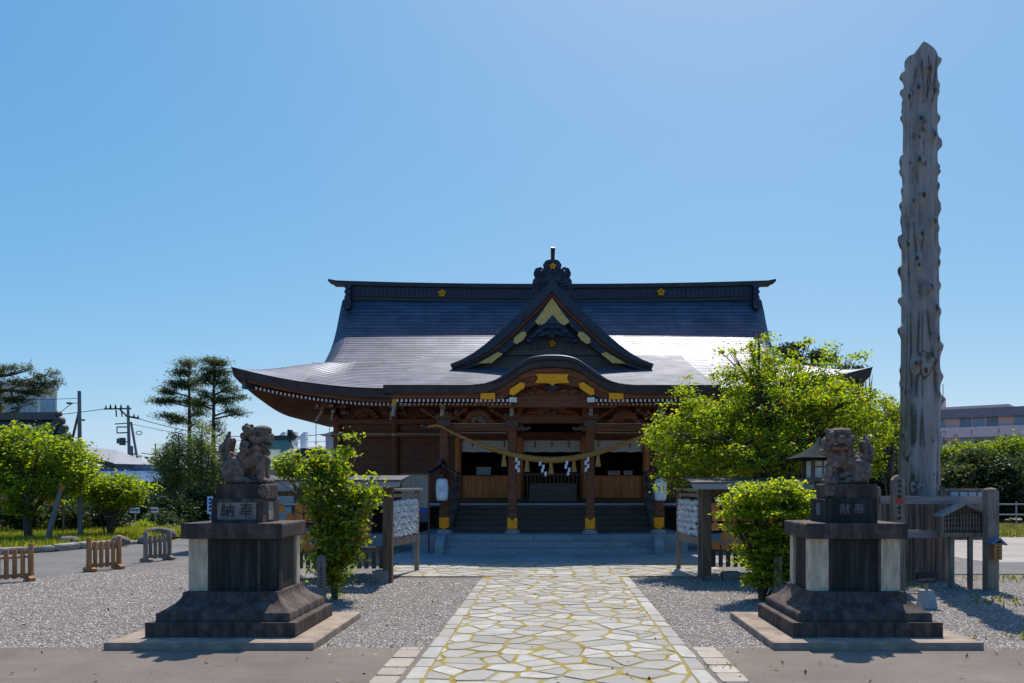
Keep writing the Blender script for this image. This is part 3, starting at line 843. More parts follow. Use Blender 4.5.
mb.build('porch_soffit', wood_h)
prx = [s*(1.02+.1005*k) for s in (-1, 1) for k in range(26)]
nn = 0
for x in prx:
    for tier, (y0, z0) in enumerate(((YP+.20, 3.50), (YP+.42, 3.445))):
        mb = MB(HALL) if tier == 0 else mbx
        off = 0 if tier == 0 else .05
        rafter(mb, (x+off, y0, z0), (x+off, y0+1.5, z0+.28), .046, .062 if tier == 0 else .05)
        if tier == 0: mb.build('rafter', [wood_h, white_paint]); nn += 1
o = mbx.build('rafters', [wood_h, carve_white]); o['kind'] = 'stuff'
# gold plates on porch eave
def plate(poly, y, th, m, name, par=None, bevel=.006):
    mb = MB(HALL); mb.prism(poly, y, y+th); return mb.build(name, m, par, bevel=bevel)
Yg = YP+.14
def pp(px, py, Y): return (wx(px, Y), wz(py, Y))
def polypx(pts, Y): return [pp(a, b, Y) for a, b in pts][::-1]
plate(polypx([(536,374),(568.5,374),(567,378.5),(569.5,383),(557,383),(552.5,385.5),(548,383),(535,383),(538,378.5)], Yg+.03), Yg+.03, .05, gold, 'gilt_plate')
for s in (-1, 1):
    q = [(552+s*a, b) for a, b in ((27,383.5),(31,382),(42,389),(42.5,394),(38.5,395.5),(28,388))]
    if s < 0: q = q[::-1]
    plate(polypx(q, Yg-.03), Yg-.03, .05, gold, 'gilt_plate')
    q = [(552+s*a, b) for a, b in ((57,393),(71.5,393),(71.5,399.2),(57,399.2))]
    if s < 0: q = q[::-1]
    plate(polypx(q, Yg), Yg-.02, .05, gold, 'gilt_plate')
    mb = MB(HALL); x = wx(552+s*39, YP+.15); mb.bx(x-.085, x+.085, YP+.12, YP+.3, wz(402, YP+.15), wz(397.5, YP+.15)); mb.build('painted_beam_end', white_paint)
# little bowed-gable pendant
mb = MB(HALL); c = at(552.5, 387, YP+.3)
for dx, dz, r_ in ((0,-.06,.075),(-.09,.0,.06),(.09,.0,.06),(0,.03,.08),(-.17,.03,.045),(.17,.03,.045)): mb.ell((c.x+dx, c.y, c.z+dz), (r_, .03, r_), 10, 6)
mb.build('bow_pendant', orn_mat)
# recessed carved panel filling the bow
mb = MB(HALL); xs = [-1.5+3*k/40 for k in range(41)]
mb.prism([(x, 3.52+kb(x)*.70) for x in xs][::-1]+[(-1.5, 3.40), (1.5, 3.40)], YP+.5, YP+.56)
mb.build('bow_panel', wood_t)
for s in (-1, 1):
    mb = MB(HALL)
    for k in range(4):
        mb.ell((s*(.25+.26*k), YP+.48, 3.62+.10*math.cos(k*.7)*.6+.1), (.14, .05, .06+.02*(k % 2)), 10, 6, Matrix.Rotation(-s*.4, 3, 'Y'))
    mb.build('bow_carving', wood_h)

# ------------------------------------------------ triangular dormer gable
YC = 22.0
curve = [(0,6.97),(.22,6.72),(.45,6.47),(.68,6.25),(.9,6.04),(1.2,5.745),(1.48,5.49),(1.78,5.235),(2.06,5.03),(2.36,4.86),(2.66,4.74)]
def offset(curve, w):
    out = []
    for i, (x, z) in enumerate(curve):
        a = curve[max(i-1, 0)]; b = curve[min(i+1, len(curve)-1)]
        tx, tz = b[0]-a[0], b[1]-a[1]; L = math.hypot(tx, tz); nx, nz = tz/L, -tx/L
        w_ = w*(1-.72*max(0, i-6)/(len(curve)-7)); q = (x+nx*w_, z+nz*w_)
        out.append(q if q[0] > 0 or i > 2 else (0, z-w*L/max(abs(tx), .01)*.9))
    out[0] = (0, curve[0][1]-w*1.45)
    return out
rows, uvs = [], []
full = [(-x, z) for x, z in curve[::-1]]+curve[1:]
v = 0; vv = [0]
for a, b in zip(curve[:-1], curve[1:]): v += math.hypot(b[0]-a[0], b[1]-a[1]); vv.append(v)
vfull = vv[::-1]+vv[1:]
for k in range(26):
    y = YC-.18+(26.95-YC+.18)*k/25
    rows.append([(x, y, z) for x, z in full]); uvs.append([(y, q) for q in vfull])
DORM = uv_grid('dormer_gable', rows, uvs, roof_cu, HALL)
def ring(outer, inner, y0, y1, name, m, par, bevel=0):
    mb = MB(HALL)
    for s in (-1, 1):
        poly = [(s*x, z) for x, z in outer]+[(s*x, z) for x, z in inner[::-1]]
        if s > 0: poly = poly[::-1]
        n = len(outer)
        # as quads strips to keep the curve clean
        A = [(s*x, y0, z) for x, z in outer]; B = [(s*x, y0, z) for x, z in inner]; C_ = [(s*x, y1, z) for x, z in inner]; D = [(s*x, y1, z) for x, z in outer]
        mb.loft([D, A, B, C_, D], False)
        mb.add([A[-1], B[-1], C_[-1], D[-1]], [(0,1,2,3)], False)
    return mb.build(name, m, par, bevel=bevel)
c0 = [(x, z+.03) for x, z in curve]; c1 = offset(curve, .20); c2 = offset(curve, .27); c3 = offset(curve, .46)
ring(c0, c1, YC-.22, YC+.10, 'verge_board', ridge_cu, DORM)
ring(c1, c2, YC-.12, YC+.12, 'verge_trim', wood_h, DORM)
ring(c2, c3, YC-.02, YC+.14, 'bargeboard', orn_mat, DORM)
mb = MB(HALL)
pan = [(0, c2[0][1])]+[(x, z) for x, z in c2[1:]]
poly = [(x, z) for x, z in pan[::-1]]+[(-x, z) for x, z in pan[1:]]
mb.prism([(x, z) for x, z in poly][::-1], YC+.3, YC+.36); mb.build('gable_panel', wood_dark, DORM)
# gilt fittings on the gable: apex piece and plates along the boards
def gp(pts, y, m, name, th=.04):
    mb = MB(HALL); mb.prism(polypx(pts, y), y, y+th); return mb.build(name, m, DORM, bevel=.006)
Yq = YC-.06
gp([(552,297.5),(556,303),(562,312),(569.5,321.5),(565.5,325),(563.5,324.5),(564,328),(553,315),(541,327.5),(541,324),(538.5,325),(535,321.5),(542,312),(548,303)], Yq, gold_dull, 'gilt_apex')
for s in (-1, 1):
    def G(pts):
        q = [(552+s*a, b) for a, b in pts]; return q if s > 0 else q[::-1]
    gp(G([(27,331.5),(31,332),(38,338),(38.5,342.5),(35,344),(29,340),(25.5,335)]), Yq, gold_dull, 'gilt_plate')
    gp(G([(49,354),(54,352),(74,363.5),(60,363),(57,360)]), Yq, gold_dull, 'gilt_plate')
# carved pendant (gegyo) under the apex
mb = MB(HALL); Yp_ = YC-.08
def blob(px, py, rx, rz, rot=0): 
    c = at(px, py, Yp_); mb.ell(c, (rx*YC/F, .05, rz*YC/F), 12, 7, Matrix.Rotation(rot, 3, 'Y'))
mb.prism(polypx([(552,315),(560,323),(566,327),(564,333),(556,334),(552,338),(548,334),(540,333),(538,327),(545,323)], Yp_), Yp_, Yp_+.06)
for s in (-1, 1):
    for a, b, rx, rz, ro in ((7,327,5,3.4,.4),(13,331,5.5,3.2,.5),(18.5,336,5,2.8,.6),(23,341,3,3.5,.3),(10,335,4,2.6,.2),(4,333,3.6,3.2,0),(16,340,2.6,2.2,0)):
        blob(552+s*a, b, rx, rz, s*ro)
blob(552, 327, 3.4, 3.4); mb.build('gable_pendant', orn_mat, DORM)
mb = MB(HALL)
c = at(552.5, 343.5, YC+.24); flower(mb, c.x, c.y, c.z, .10); mb.build('gilt_flower', gold, DORM)
# tie beam and short posts inside the gable
mb = MB(HALL); mb.beam((-1.75, YC+.24, wz(353, YC+.24)), (1.75, YC+.24, wz(353, YC+.24)), .1, .12)
for x in (-.9, -.45, .45, .9): mb.beam((x, YC+.26, wz(352, YC)), (x, YC+.26, wz(338+abs(x)*12, YC)), .08, .09)
mb.build('gable_beam', wood_dark, DORM)
# dormer ridge and its crowning ornament with the raised spike
mb = MB(HALL); mb.bx(-.17, .17, YC+.25, 27.0, 6.80, 7.16); mb.bx(-.22, .22, YC+.2, 27.0, 7.10, 7.19); mb.build('dormer_ridge', ridge_cu, DORM)
mb = MB(HALL); Yo = YC+.02
def opoly(pts): return polypx(pts, Yo)
sil = [(571,292),(572.5,286),(571.5,280),(569,277.5),(571,273),(569,268.5),(564,267),(560.5,269.5),(561.5,264.5),(558.5,260.5),(553,259)]
sil2 = [(1105-a-.5, b) for a, b in sil[::-1]]
mb.prism([pp(a, b, Yo) for a, b in (sil+sil2[1:])], Yo-.02, Yo+.26)
for a, b, r_ in ((541.5,273.5,5.2),(564,273.5,5.2),(552.8,266.5,7.6),(538.5,285,4.6),(567,285,4.6),(545,283,4),(560.5,283,4)):
    c = at(a, b, Yo-.03); mb.tube([(c.x, Yo-.07, c.z), (c.x, Yo+.05, c.z)], r_*Yo/F*.9, 16); mb.ell((c.x, Yo-.08, c.z), (r_*Yo/F*.55, .05, r_*Yo/F*.55), 10, 6)
mb.tube([at(552.6, 264, Yo+.1), at(552.8, 255, Yo+.02), at(552.9, 247.3, Yo-.08)], [.045,.055,.062], 12)
mb.build('crown_ornament', orn_mat, DORM)
mb = MB(HALL); c = at(552.8, 267.5, Yo); flower(mb, c.x, Yo-.13, c.z, .085); mb.build('gilt_flower', gold, DORM)

# ------------------------------------------------ body of the hall
FZ = 1.12
mb = MB(HALL); mb.bx(-7.1, 7.1, 22.1, 32.9, FZ-.10, FZ); mb.build('veranda_floor', wood_dark)
mb = MB(HALL); mb.bx(-7.1, 7.1, 22.075, 22.098, FZ-.055, FZ-.004); mb.build('veranda_edge', simple('pale_edge', (.50,.50,.52), (.36,.36,.38), 3, .7, 0, .2, 30, stretch=(.6,6,6)))  # pale grey strip along the front edge of the floor
for x in (-6.9, -5.9, -4.9, -3.9, -2.95, 2.95, 3.9, 4.9, 5.9, 6.9):
    mb = MB(HALL); mb.bx(x-.08, x+.08, 22.3, 22.46, .3, FZ-.1); mb.build('veranda_post', wood_dark)
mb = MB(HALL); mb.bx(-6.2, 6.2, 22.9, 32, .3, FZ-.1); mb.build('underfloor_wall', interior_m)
mb = MB(HALL); mb.bx(-7.4, 7.4, 21.9, 33, -.02, .3); mb.build('stone_base', granite, bevel=.02)
# walls (front wall has three open bays)
W0 = 23.5
for s in (-1, 1):
    mb = MB(HALL)
    for k in range(11):
        z0 = FZ+.02+k*.20
        mb.bx(s*2.66, s*6.05, W0+.02, W0+.12, z0, z0+.196)
    mb.build('front_wall', wood_t)
mb = MB(HALL); mb.bx(-6.05, 6.05, W0+.03, W0+.12, 3.33, 4.25); mb.build('upper_wall', wood_t)
for s in (-1, 1):
    mb = MB(HALL); mb.bx(s*6.0, s*6.1, W0+.1, 31.5, FZ, 4.3); mb.build('side_wall', wood_t)
mb = MB(HALL); mb.bx(-6.1, 6.1, 31.4, 31.5, FZ, 4.3); mb.build('rear_wall', wood_t)
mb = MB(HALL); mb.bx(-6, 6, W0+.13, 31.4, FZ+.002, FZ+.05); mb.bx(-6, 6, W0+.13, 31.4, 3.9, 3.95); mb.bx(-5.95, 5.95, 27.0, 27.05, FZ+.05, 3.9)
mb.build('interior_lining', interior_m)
# pillars along the wall
for x in (-6.05, -4.43, -2.65, -.9, .9, 2.65, 4.43, 6.05):
    mb = MB(HALL); w = .12 if abs(x) > 2.7 else .095
    mb.tube([(x, W0-.02, FZ), (x, W0-.02, 4.2)], w, 16); mb.build('wall_pillar', wood_light if abs(x) in (.9, 2.65) else wood_t)
# long rails
def rail(z, h, y, t, m, name, x0=-6.2, x1=6.2):
    mb = MB(HALL); mb.bx(x0, x1, y, y+t, z, z+h); return mb.build(name, m, bevel=.012)
rail(wz(437, W0-.1), .13, W0-.14, .15, wood_h, 'wall_rail'); rail(wz(424, W0-.1), .14, W0-.13, .14, wood_h, 'wall_rail')
rail(3.78, .14, W0-.25, .28, wood_h, 'head_beam', -6.6, 6.6); rail(4.03, .13, W0-.5, .2, wood_h, 'head_beam', -6.9, 6.9)
rail(FZ+.002, .10, W0-.12, .13, wood_t, 'wall_rail')
for s in (-1, 1):
    mb = MB(HALL); z = wz(434.2, W0-.15); mb.bx(s*6.2, s*2.7, W0-.165, W0-.142, z-.012, z+.012); mb.build('rail_trim', carve_white)
for x in (-4.43, 4.43, -2.65, 2.65):
    mb = MB(HALL); mb.ell((x, W0-.17, wz(435, W0)), (.055, .03, .055), 12, 8); mb.build('nail_cover', carve_white)
# bracket sets over the pillars with white painted noses
def bracket(x, y, z, s=1, diag=0):
    mb = MB(HALL); rot = Matrix.Rotation(diag, 4, 'Z')
    def bxr(cx, cy, cz, sx_, sy_, sz_, m=0):
        mb.cm = m; vs = []
        for dz in (-sz_/2, sz_/2):
            for dx, dy in ((-sx_/2,-sy_/2),(sx_/2,-sy_/2),(sx_/2,sy_/2),(-sx_/2,sy_/2)):
                p = rot @ Vector((cx+dx, cy+dy, 0)); vs.append((x+p.x*s, y+p.y*s, z+(cz+dz)*s))
        mb.hexa(vs)
    bxr(0, 0, .05, .26, .26, .10); bxr(0, 0, .16, .80, .13, .11); bxr(0, -.25, .16, .13, .75, .11)
    for dx in (-.34, 0, .34): bxr(dx, 0, .26, .17, .17, .09)
    bxr(0, -.5, .26, .17, .17, .09); bxr(0, -.5, .36, .80, .12, .11); bxr(0, -.45, .37, .12, .65, .10)
    for dx in (-.34, .34): bxr(dx, -.5, .45, .16, .16, .08)
    for dx in (-.415, .415): bxr(dx, 0, .16, .03, .125, .10, 1); bxr(dx, -.5, .36, .03, .115, .10, 1)
    bxr(0, -.64, .16, .125, .03, .10, 1); bxr(0, -.80, .37, .115, .03, .09, 1)
    # drooping carved tail
    mb.cm = 1
    for k in range(4):
        p = rot @ Vector((0, -.66-.05*k, 0)); mb.ell((x+p.x*s, y+p.y*s, z+(.10-.07*k)*s), (.05*s, .06*s, .055*s), 8, 6)
    return mb.build('bracket', [wood_h, carve_white])
for x in (-4.43, -2.65, 2.65, 4.43): bracket(x, W0-.05, 3.50, .72)
bracket(-6.05, W0-.05, 3.50, .75, 0); bracket(-6.05, W0-.05, 3.50, .78, -math.pi/4); bracket(-6.05, W0-.05, 3.50, .75, -math.pi/2)
bracket(6.05, W0-.05, 3.50, .75, 0); bracket(6.05, W0-.05, 3.50, .78, math.pi/4); bracket(6.05, W0-.05, 3.50, .75, math.pi/2)
for y in (26, 28.5, 31.4):
    bracket(-6.05, y, 3.50, .72, -math.pi/2); bracket(6.05, y, 3.50, .72, math.pi/2)
# frog-leg struts on the wall between brackets
def frogleg(x, y, z, w, h, m, m2, name='frog_leg_strut'):
    mb = MB(HALL); pts = []
    for k in range(17):
        a = k/16; xx = -w/2+w*a; u = abs(2*a-1); pts.append((x+xx, z+h*(1-u**2.4)*.95+.03))
    inn = [(x+(px_-x)*.72, z+(pz-z)*.66-.02) for px_, pz in pts]
    A = [(a, y, b) for a, b in pts]; B = [(a, y, b) for a, b in inn]; C_ = [(a, y+.1, b) for a, b in inn]; D = [(a, y+.1, b) for a, b in pts]
    mb.loft([D, A, B, C_, D], False)
    for s in (-1, 1): mb.ell((x+s*w*.44, y+.03, z+.05), (.09, .06, .06), 10, 6)
    mb.cm = 1
    q = random.Random(int(x*100)+9)
    for k in range(9):
        mb.ell((x+q.uniform(-.28, .28)*w, y+.05, z+h*q.uniform(.12, .55)), (.07+.03*q.random(), .05, .05+.03*q.random()), 8, 6)
    return mb.build(name, [m, m2])
for x in (-5.25, -3.55, 3.55, 5.25): frogleg(x, W0-.1, 3.48, .75, .28, wood_h, wood_t)

# ------------------------------------------------ porch posts and beams
YPo = 20.2
PX_ = [wx(p, YPo) for p in (444.5, 512.5, 590, 658.5)]
for i, x in enumerate(PX_):
    outer = i in (0, 3)
    mb = MB(HALL); h = .105
    mb.prism([(x-h, YPo-h+.025), (x-h+.025, YPo-h), (x+h-.025, YPo-h), (x+h, YPo-h+.025), (x+h, YPo+h-.025), (x+h-.025, YPo+h), (x-h+.025, YPo+h), (x-h, YPo+h-.025)], .50, 3.32, 'z')
    po = mb.build('porch_pillar', wood_t)
    mb = MB(HALL); g = h+.012; zt = wz(517.3, YPo); zb = wz(529 if outer else 528.5, YPo)
    if outer:
        mb.bx(x-g, x+g, YPo-g, YPo+g, zb+.06, zt); mb.prism([(x-g, zb+.06), (x-.04, zb+.02), (x, zb-.01), (x+.04, zb+.02), (x+g, zb+.06)], YPo-g, YPo+g)
        for k in (-1, 0, 1): mb.bx(x+k*.07-.012, x+k*.07+.012, YPo-g-.008, YPo-g, zb+.09, zt-.02)
    else:
        mb.prism([(x-g, zb), (x+g, zb), (x+g, zt), (x+g-.05, zt-.02), (x+.03, zt-.05), (x, zt-.10), (x-.03, zt-.05), (x-g+.05, zt-.02), (x-g, zt)], YPo-g, YPo+g)
        for k in (-1, 1): mb.bx(x+k*.05-.01, x+k*.05+.01, YPo-g-.008, YPo-g, zb+.02, zt-.12)
    mb.build('gilt_shoe', gold, po, bevel=.006)
    mb = MB(HALL); mb.lathe([(.19, .40), (.19, .45), (.165, .49), (.15, .52)], (x, YPo, 0), 8, False); mb.build('pillar_stone', granite, po)
    # dark metal-looking cap block and stacked bracket on the pillar top
    mb = MB(HALL); mb.bx(x-.15, x+.15, YPo-.15, YPo+.15, 3.02, 3.16); mb.bx(x-.2, x+.2, YPo-.13, YPo+.13, 3.22, 3.32); mb.build('pillar_cap', wood_dark, po, bevel=.02)
    mb = MB(HALL)                                          # carved white nose above
    for k in range(5): mb.ell((x, YPo-.34-.03*k+.07*(k % 2), 3.50-.055*k), (.05+.012*(k % 2), .07, .045), 8, 6)
    mb.build('carved_nose', carve_white, po)
def bow_beam(x0, x1, z, h, y, t, name, bow=.03, m=wood_h):
    mb = MB(HALL); n = 20; rows = [[], [], [], [], []]
    for k in range(n+1):
        u = 2*k/n-1; x = x0+(x1-x0)*k/n; dz = bow*(1-u*u); hb = h*(1-.12*abs(u)**4)
        for r_, (yy, zz) in zip(rows, ((y, z+dz+h-hb), (y, z+dz+h), (y+t, z+dz+h), (y+t, z+dz+h-hb), (y, z+dz+h-hb))): r_.append((x, yy, zz))
    mb.loft(rows, False); return mb.build(name, m, bevel=.015)
bow_beam(PX_[0]+.1, PX_[1]-.1, 2.87, .20, YPo-.08, .17, 'tie_beam'); bow_beam(PX_[2]+.1, PX_[3]-.1, 2.87, .20, YPo-.08, .17, 'tie_beam')
bow_beam(PX_[1]+.1, PX_[2]-.1, 3.07, .21, YPo-.09, .18, 'tie_beam', .04)
mb = MB(HALL); mb.bx(-3.4, 3.4, YPo-.10, YPo+.10, 3.50, 3.66); mb.build('porch_purlin', wood_h, bevel=.01)
bow_beam(-.98, .98, wz(404.5, YPo-.25), .19, YPo-.25, .15, 'bow_beam', .02)
trim_m = simple('beam_trim_wood', (.42,.34,.27), (.3,.22,.16), 8, .6, 0, .1)
for s, (a, b) in ((-1, (PX_[0], PX_[1])), (1, (PX_[2], PX_[3]))):
    for zz in (2.86, 3.085): mb = MB(HALL); mb.bx(a+.14, b-.14, YPo-.1, YPo-.082, zz-.008, zz+.008); mb.build('beam_trim', trim_m)
frogleg((PX_[0]+PX_[1])/2, YPo-.12, 3.10, .72, .30, wood_h, simple('carving_grey', (.20,.16,.13), (.11,.085,.07), 12, .75, 0, .3))
frogleg((PX_[2]+PX_[3])/2, YPo-.12, 3.10, .72, .30, wood_h, wood_t)
frogleg((PX_[1]+PX_[2])/2, YPo-.12, 3.32, 1.0, .17, wood_h, wood_rack)
# scrolled bracket arms growing from each pillar
for i, x in enumerate(PX_):
    for s in (-1, 1):
        mb = MB(HALL)
        for k in range(5):
            mb.ell((x+s*(.16+.085*k), YPo-.06, 3.20+.055*k), (.085, .06, .05), 8, 6, Matrix.Rotation(-s*.55, 3, 'Y'))
        mb.build('scroll_arm', wood_h)
    if i in (0, 3):
        mb = MB(HALL); s = -1 if i == 0 else 1
        for k in range(6): mb.ell((x+s*(.16+.07*k), YPo-.03, 2.98+.02*math.sin(k*1.3)+.01*k), (.07, .065, .075-.006*k), 8, 6)
        mb.build('carved_beast_end', wood_dark)
    else:
        mb = MB(HALL); s = 1 if i == 1 else -1
        for k in range(5): mb.ell((x+s*(.15+.06*k), YPo-.03, 2.97+.015*math.sin(k*1.7)), (.06, .065, .07-.006*k), 8, 6)
        mb.build('carved_beast_end', wood_dark)
# curved link beams from porch to hall
for x in PX_:
    mb = MB(HALL); mb.tube([(x, YPo+.1, 3.05), (x, 21.2, 3.22), (x, 22.3, 3.25), (x, W0, 3.05)], [.10,.115,.115,.10], 8); mb.build('link_beam', wood_h)
# yellow shoe on the link bracket at the main eave
for s in (-1, 1):
    mb = MB(HALL); c = at(552-s*157.5, 399, 21.55); mb.bx(c.x-.045, c.x+.045, 21.5, 21.6, c.z-.13, c.z+.13); mb.build('gilt_strap', gold)
    mb = MB(HALL)
    for k in range(4): mb.ell((c.x-s*.02*k, 21.6+.05*k, c.z-.17-.07*k), (.065, .08, .06), 8, 6)
    mb.build('carved_nose', carve_white)

# open bays: cloth valance, panels, lattice
bays = [(-2.55, -1.0), (-.80, .80), (1.0, 2.55)]
for i, (a, b) in enumerate(bays):
    mb = MB(HALL); n = 24; zt, zb = wz(440.5, W0), wz(452, W0)
    rows = [[], []]
    for k in range(n+1):
        x = a+(b-a)*k/n; yy = W0+.02+.018*math.sin(k*1.7)
        rows[0].append((x, W0+.02, zt)); rows[1].append((x, yy, zb+.008*math.sin(k*.9)))
    mb.loft(rows, True); cu = mb.build('curtain', curtain_m)
    mb = MB(HALL)
    for t in (.2, .5, .8) if i == 1 else (.2, .78):
        x = a+(b-a)*t; mb.bx(x-.012, x+.012, W0-.012, W0-.004, zt-.17, zt-.02); mb.bx(x-.02, x+.01, W0-.014, W0-.006, zt-.19, zt-.16)
    mb.build('curtain_ribbon', blackm, cu)
    zt, zb = wz(475.5, W0), wz(498, W0)
    if i != 1:
        mb = MB(HALL); n = 8; w = (b-a)/n
        for k in range(n): mb.bx(a+k*w+.004, a+(k+1)*w-.004, W0+.03, W0+.07, zb, zt-.04)
        mb.bx(a, b, W0+.015, W0+.08, zt-.045, zt); pn = mb.build('bay_panel', wood_light, bevel=.004)
    else:
        mb = MB(HALL); n = 15; w = (b-a)/n
        for k in range(n+1): mb.bx(a+k*w-.022, a+k*w+.022, W0-.28, W0-.24, FZ+.08, zt+.02)
        mb.bx(a, b, W0-.285, W0-.235, zt, zt+.06); mb.bx(a, b, W0-.285, W0-.235, FZ+.04, FZ+.12)
        mb.build('lattice_barrier', simple('lattice_wood', (.17,.065,.03), (.10,.04,.02), 4, .6, 0, .2, 30, stretch=(6,6,.6)))
    mb = MB(HALL); mb.bx(a-.05, b+.05, W0-.02, W0+.1, wz(440.5, W0)+.002, wz(436.5, W0)); mb.build('lintel', wood_t)
mb = MB(HALL); mb.bx(-2.6, 2.6, W0+.0, W0+.1, FZ+.02, wz(498.5, W0)); mb.build('bay_sill', wood_dark)

# wooden stair between veranda and stone platform
for k in range(5):
    mb = MB(HALL); z = .43+(k+1)*.125; y = 20.75+k*.27
    mb.bx(-2.45, 2.45, y, y+.32, z-.055, z); mb.bx(-2.43, 2.43, y+.04, y+.07, z-.125, z-.056); mb.build('stair_tread', wood_dark, bevel=.008)
for s in (-1, 1):
    mb = MB(HALL); mb.beam((s*2.5, 20.55, .55), (s*2.5, 22.15, 1.2), .10, .22)
    for t in (0.06, .5, .97):
        y = 20.55+1.6*t; z = .55+.65*t; mb.bx(s*2.5-.055, s*2.5+.055, y-.055, y+.055, z, z+.78)
    mb.beam((s*2.5, 20.5, 1.18), (s*2.5, 22.2, 1.86), .07, .08); mb.beam((s*2.5, 20.5, .92), (s*2.5, 22.2, 1.60), .05, .06)
    mb.lathe([(.06,1.33),(.075,1.38),(.06,1.46),(.02,1.52)], (s*2.5, 20.65, 0), 10); mb.build('stair_railing', wood_dark)
# stone platform with two low steps and cheek stones
mb = MB(HALL)
x = -3.32
pr = random.Random(4)
while x < 3.2:
    L = pr.uniform(.9, 1.15); x1 = min(x+L, 3.22); mb.bx(x+.003, x1-.003, 19.72, 20.5, .0, .42); x = x1
mb.bx(-3.3, 3.2, 20.45, 24, 0, .415)
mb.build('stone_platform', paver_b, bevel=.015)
for k, (y, z) in enumerate(((19.12, .14), (19.42, .28))):
    mb = MB(HALL); x = -2.55
    while x < 2.5:
        L = pr.uniform(.9, 1.4); x1 = min(x+L, 2.5); mb.bx(x+.003, x1-.003, y, 19.75, 0 if k == 0 else .14, z); x = x1
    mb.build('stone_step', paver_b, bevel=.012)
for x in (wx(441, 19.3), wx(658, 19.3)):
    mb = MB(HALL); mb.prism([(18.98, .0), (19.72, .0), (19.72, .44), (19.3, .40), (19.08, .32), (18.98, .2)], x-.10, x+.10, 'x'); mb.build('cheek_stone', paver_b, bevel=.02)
# ------------------------------------------------------------------ text helper (strokes as thin raised geometry)
def text_mesh(name, s, size, mat, parent, loc, rot, depth=.004, off=(0,0,0), sx=1.0):
    cu = bpy.data.curves.new(name, 'FONT'); cu.body = s; cu.size = size; cu.extrude = depth; cu.align_x = 'CENTER'; cu.align_y = 'CENTER'; cu.space_line = .95
    to = bpy.data.objects.new(name, cu); COL.objects.link(to)
    dg = bpy.context.evaluated_depsgraph_get(); me = bpy.data.meshes.new_from_object(to.evaluated_get(dg))
    bpy.data.objects.remove(to); me.name = name; me.materials.clear(); me.materials.append(mat)
    o = bpy.data.objects.new(name, me); COL.objects.link(o); o.parent = parent
    o.location = Vector(loc)-Vector(off); o.rotation_euler = rot; o.scale = (sx, 1, 1); return o

# ------------------------------------------------------------------ sacred rope
def rope_curve(t):      # t 0..1 from left to right post
    x = -2.66+5.28*t; u = 2*t-1
    return Vector((x, YPo-.17, 2.20+.80*abs(u)**1.75))
ROPE = thing('straw_rope', 'thick twisted straw rope sagging across the porch between the outer pillars', 'rope', (0, YPo-.17, 3.0))
mb = MB(ROPE); n = 150
for st in range(3):
    pts, rad = [], []
    for k in range(n+1):
        t = k/n; p = rope_curve(t); thick = .026+.044*(1-abs(2*t-1)**1.3)
        a = st*2*math.pi/3+t*120; pts.append(p+Vector((0, math.cos(a), math.sin(a)))*thick*.62); rad.append(thick*.66)
    mb.tube(pts, rad, 7)
mb.tube([(-2.6, YPo-.14, 3.0), (-2.8, YPo-.2, 3.03), (-2.98, YPo-.2, 3.0)], [.035,.04,.03], 8)
mb.tube([(2.58, YPo-.14, 3.0), (2.75, YPo-.2, 3.03), (2.9, YPo-.2, 3.0)], [.035,.04,.03], 8)
mb.build('twist', strawm)
for i, px in enumerate((504, 527, 551, 574, 598)):
    x = wx(px, YPo-.17); t = (x+2.66)/5.28; p = rope_curve(t); mb = MB(ROPE); z = p.z-.06
    mb.lathe([(.03, 0), (.042, -.03), (.036, -.05), (.045, -.09), (.072, -.27), (.068, -.28)][::-1], (p.x, p.y, z), 14); mb.build('straw_tassel', strawm)
for i, px in enumerate((517.5, 541, 566, 587)):
    x = wx(px, YPo-.17); t = (x+2.66)/5.28; p = rope_curve(t); mb = MB(ROPE); s = -1 if i > 1 else 1; z = p.z-.05; tilt = (.0, .9, .9, .0)[i]
    xx = p.x
    for k in range(4):
        w = .056; h = .10; dx = s*(.032 if k % 2 else -.02)+tilt*.03*k
        z1 = z-.082*k; mb.hexa([(xx+dx-w/2, p.y-.10-.015*k, z1-h-.01), (xx+dx+w/2, p.y-.10-.015*k, z1-h+.012), (xx+dx+w/2, p.y-.095-.015*k, z1-h+.012), (xx+dx-w/2, p.y-.095-.015*k, z1-h-.01), (xx+dx-w/2, p.y-.10-.01*k, z1-.008), (xx+dx+w/2, p.y-.10-.01*k, z1+.014), (xx+dx+w/2, p.y-.095-.01*k, z1+.014), (xx+dx-w/2, p.y-.095-.01*k, z1-.008)])
    mb.build('paper_streamer', paper)

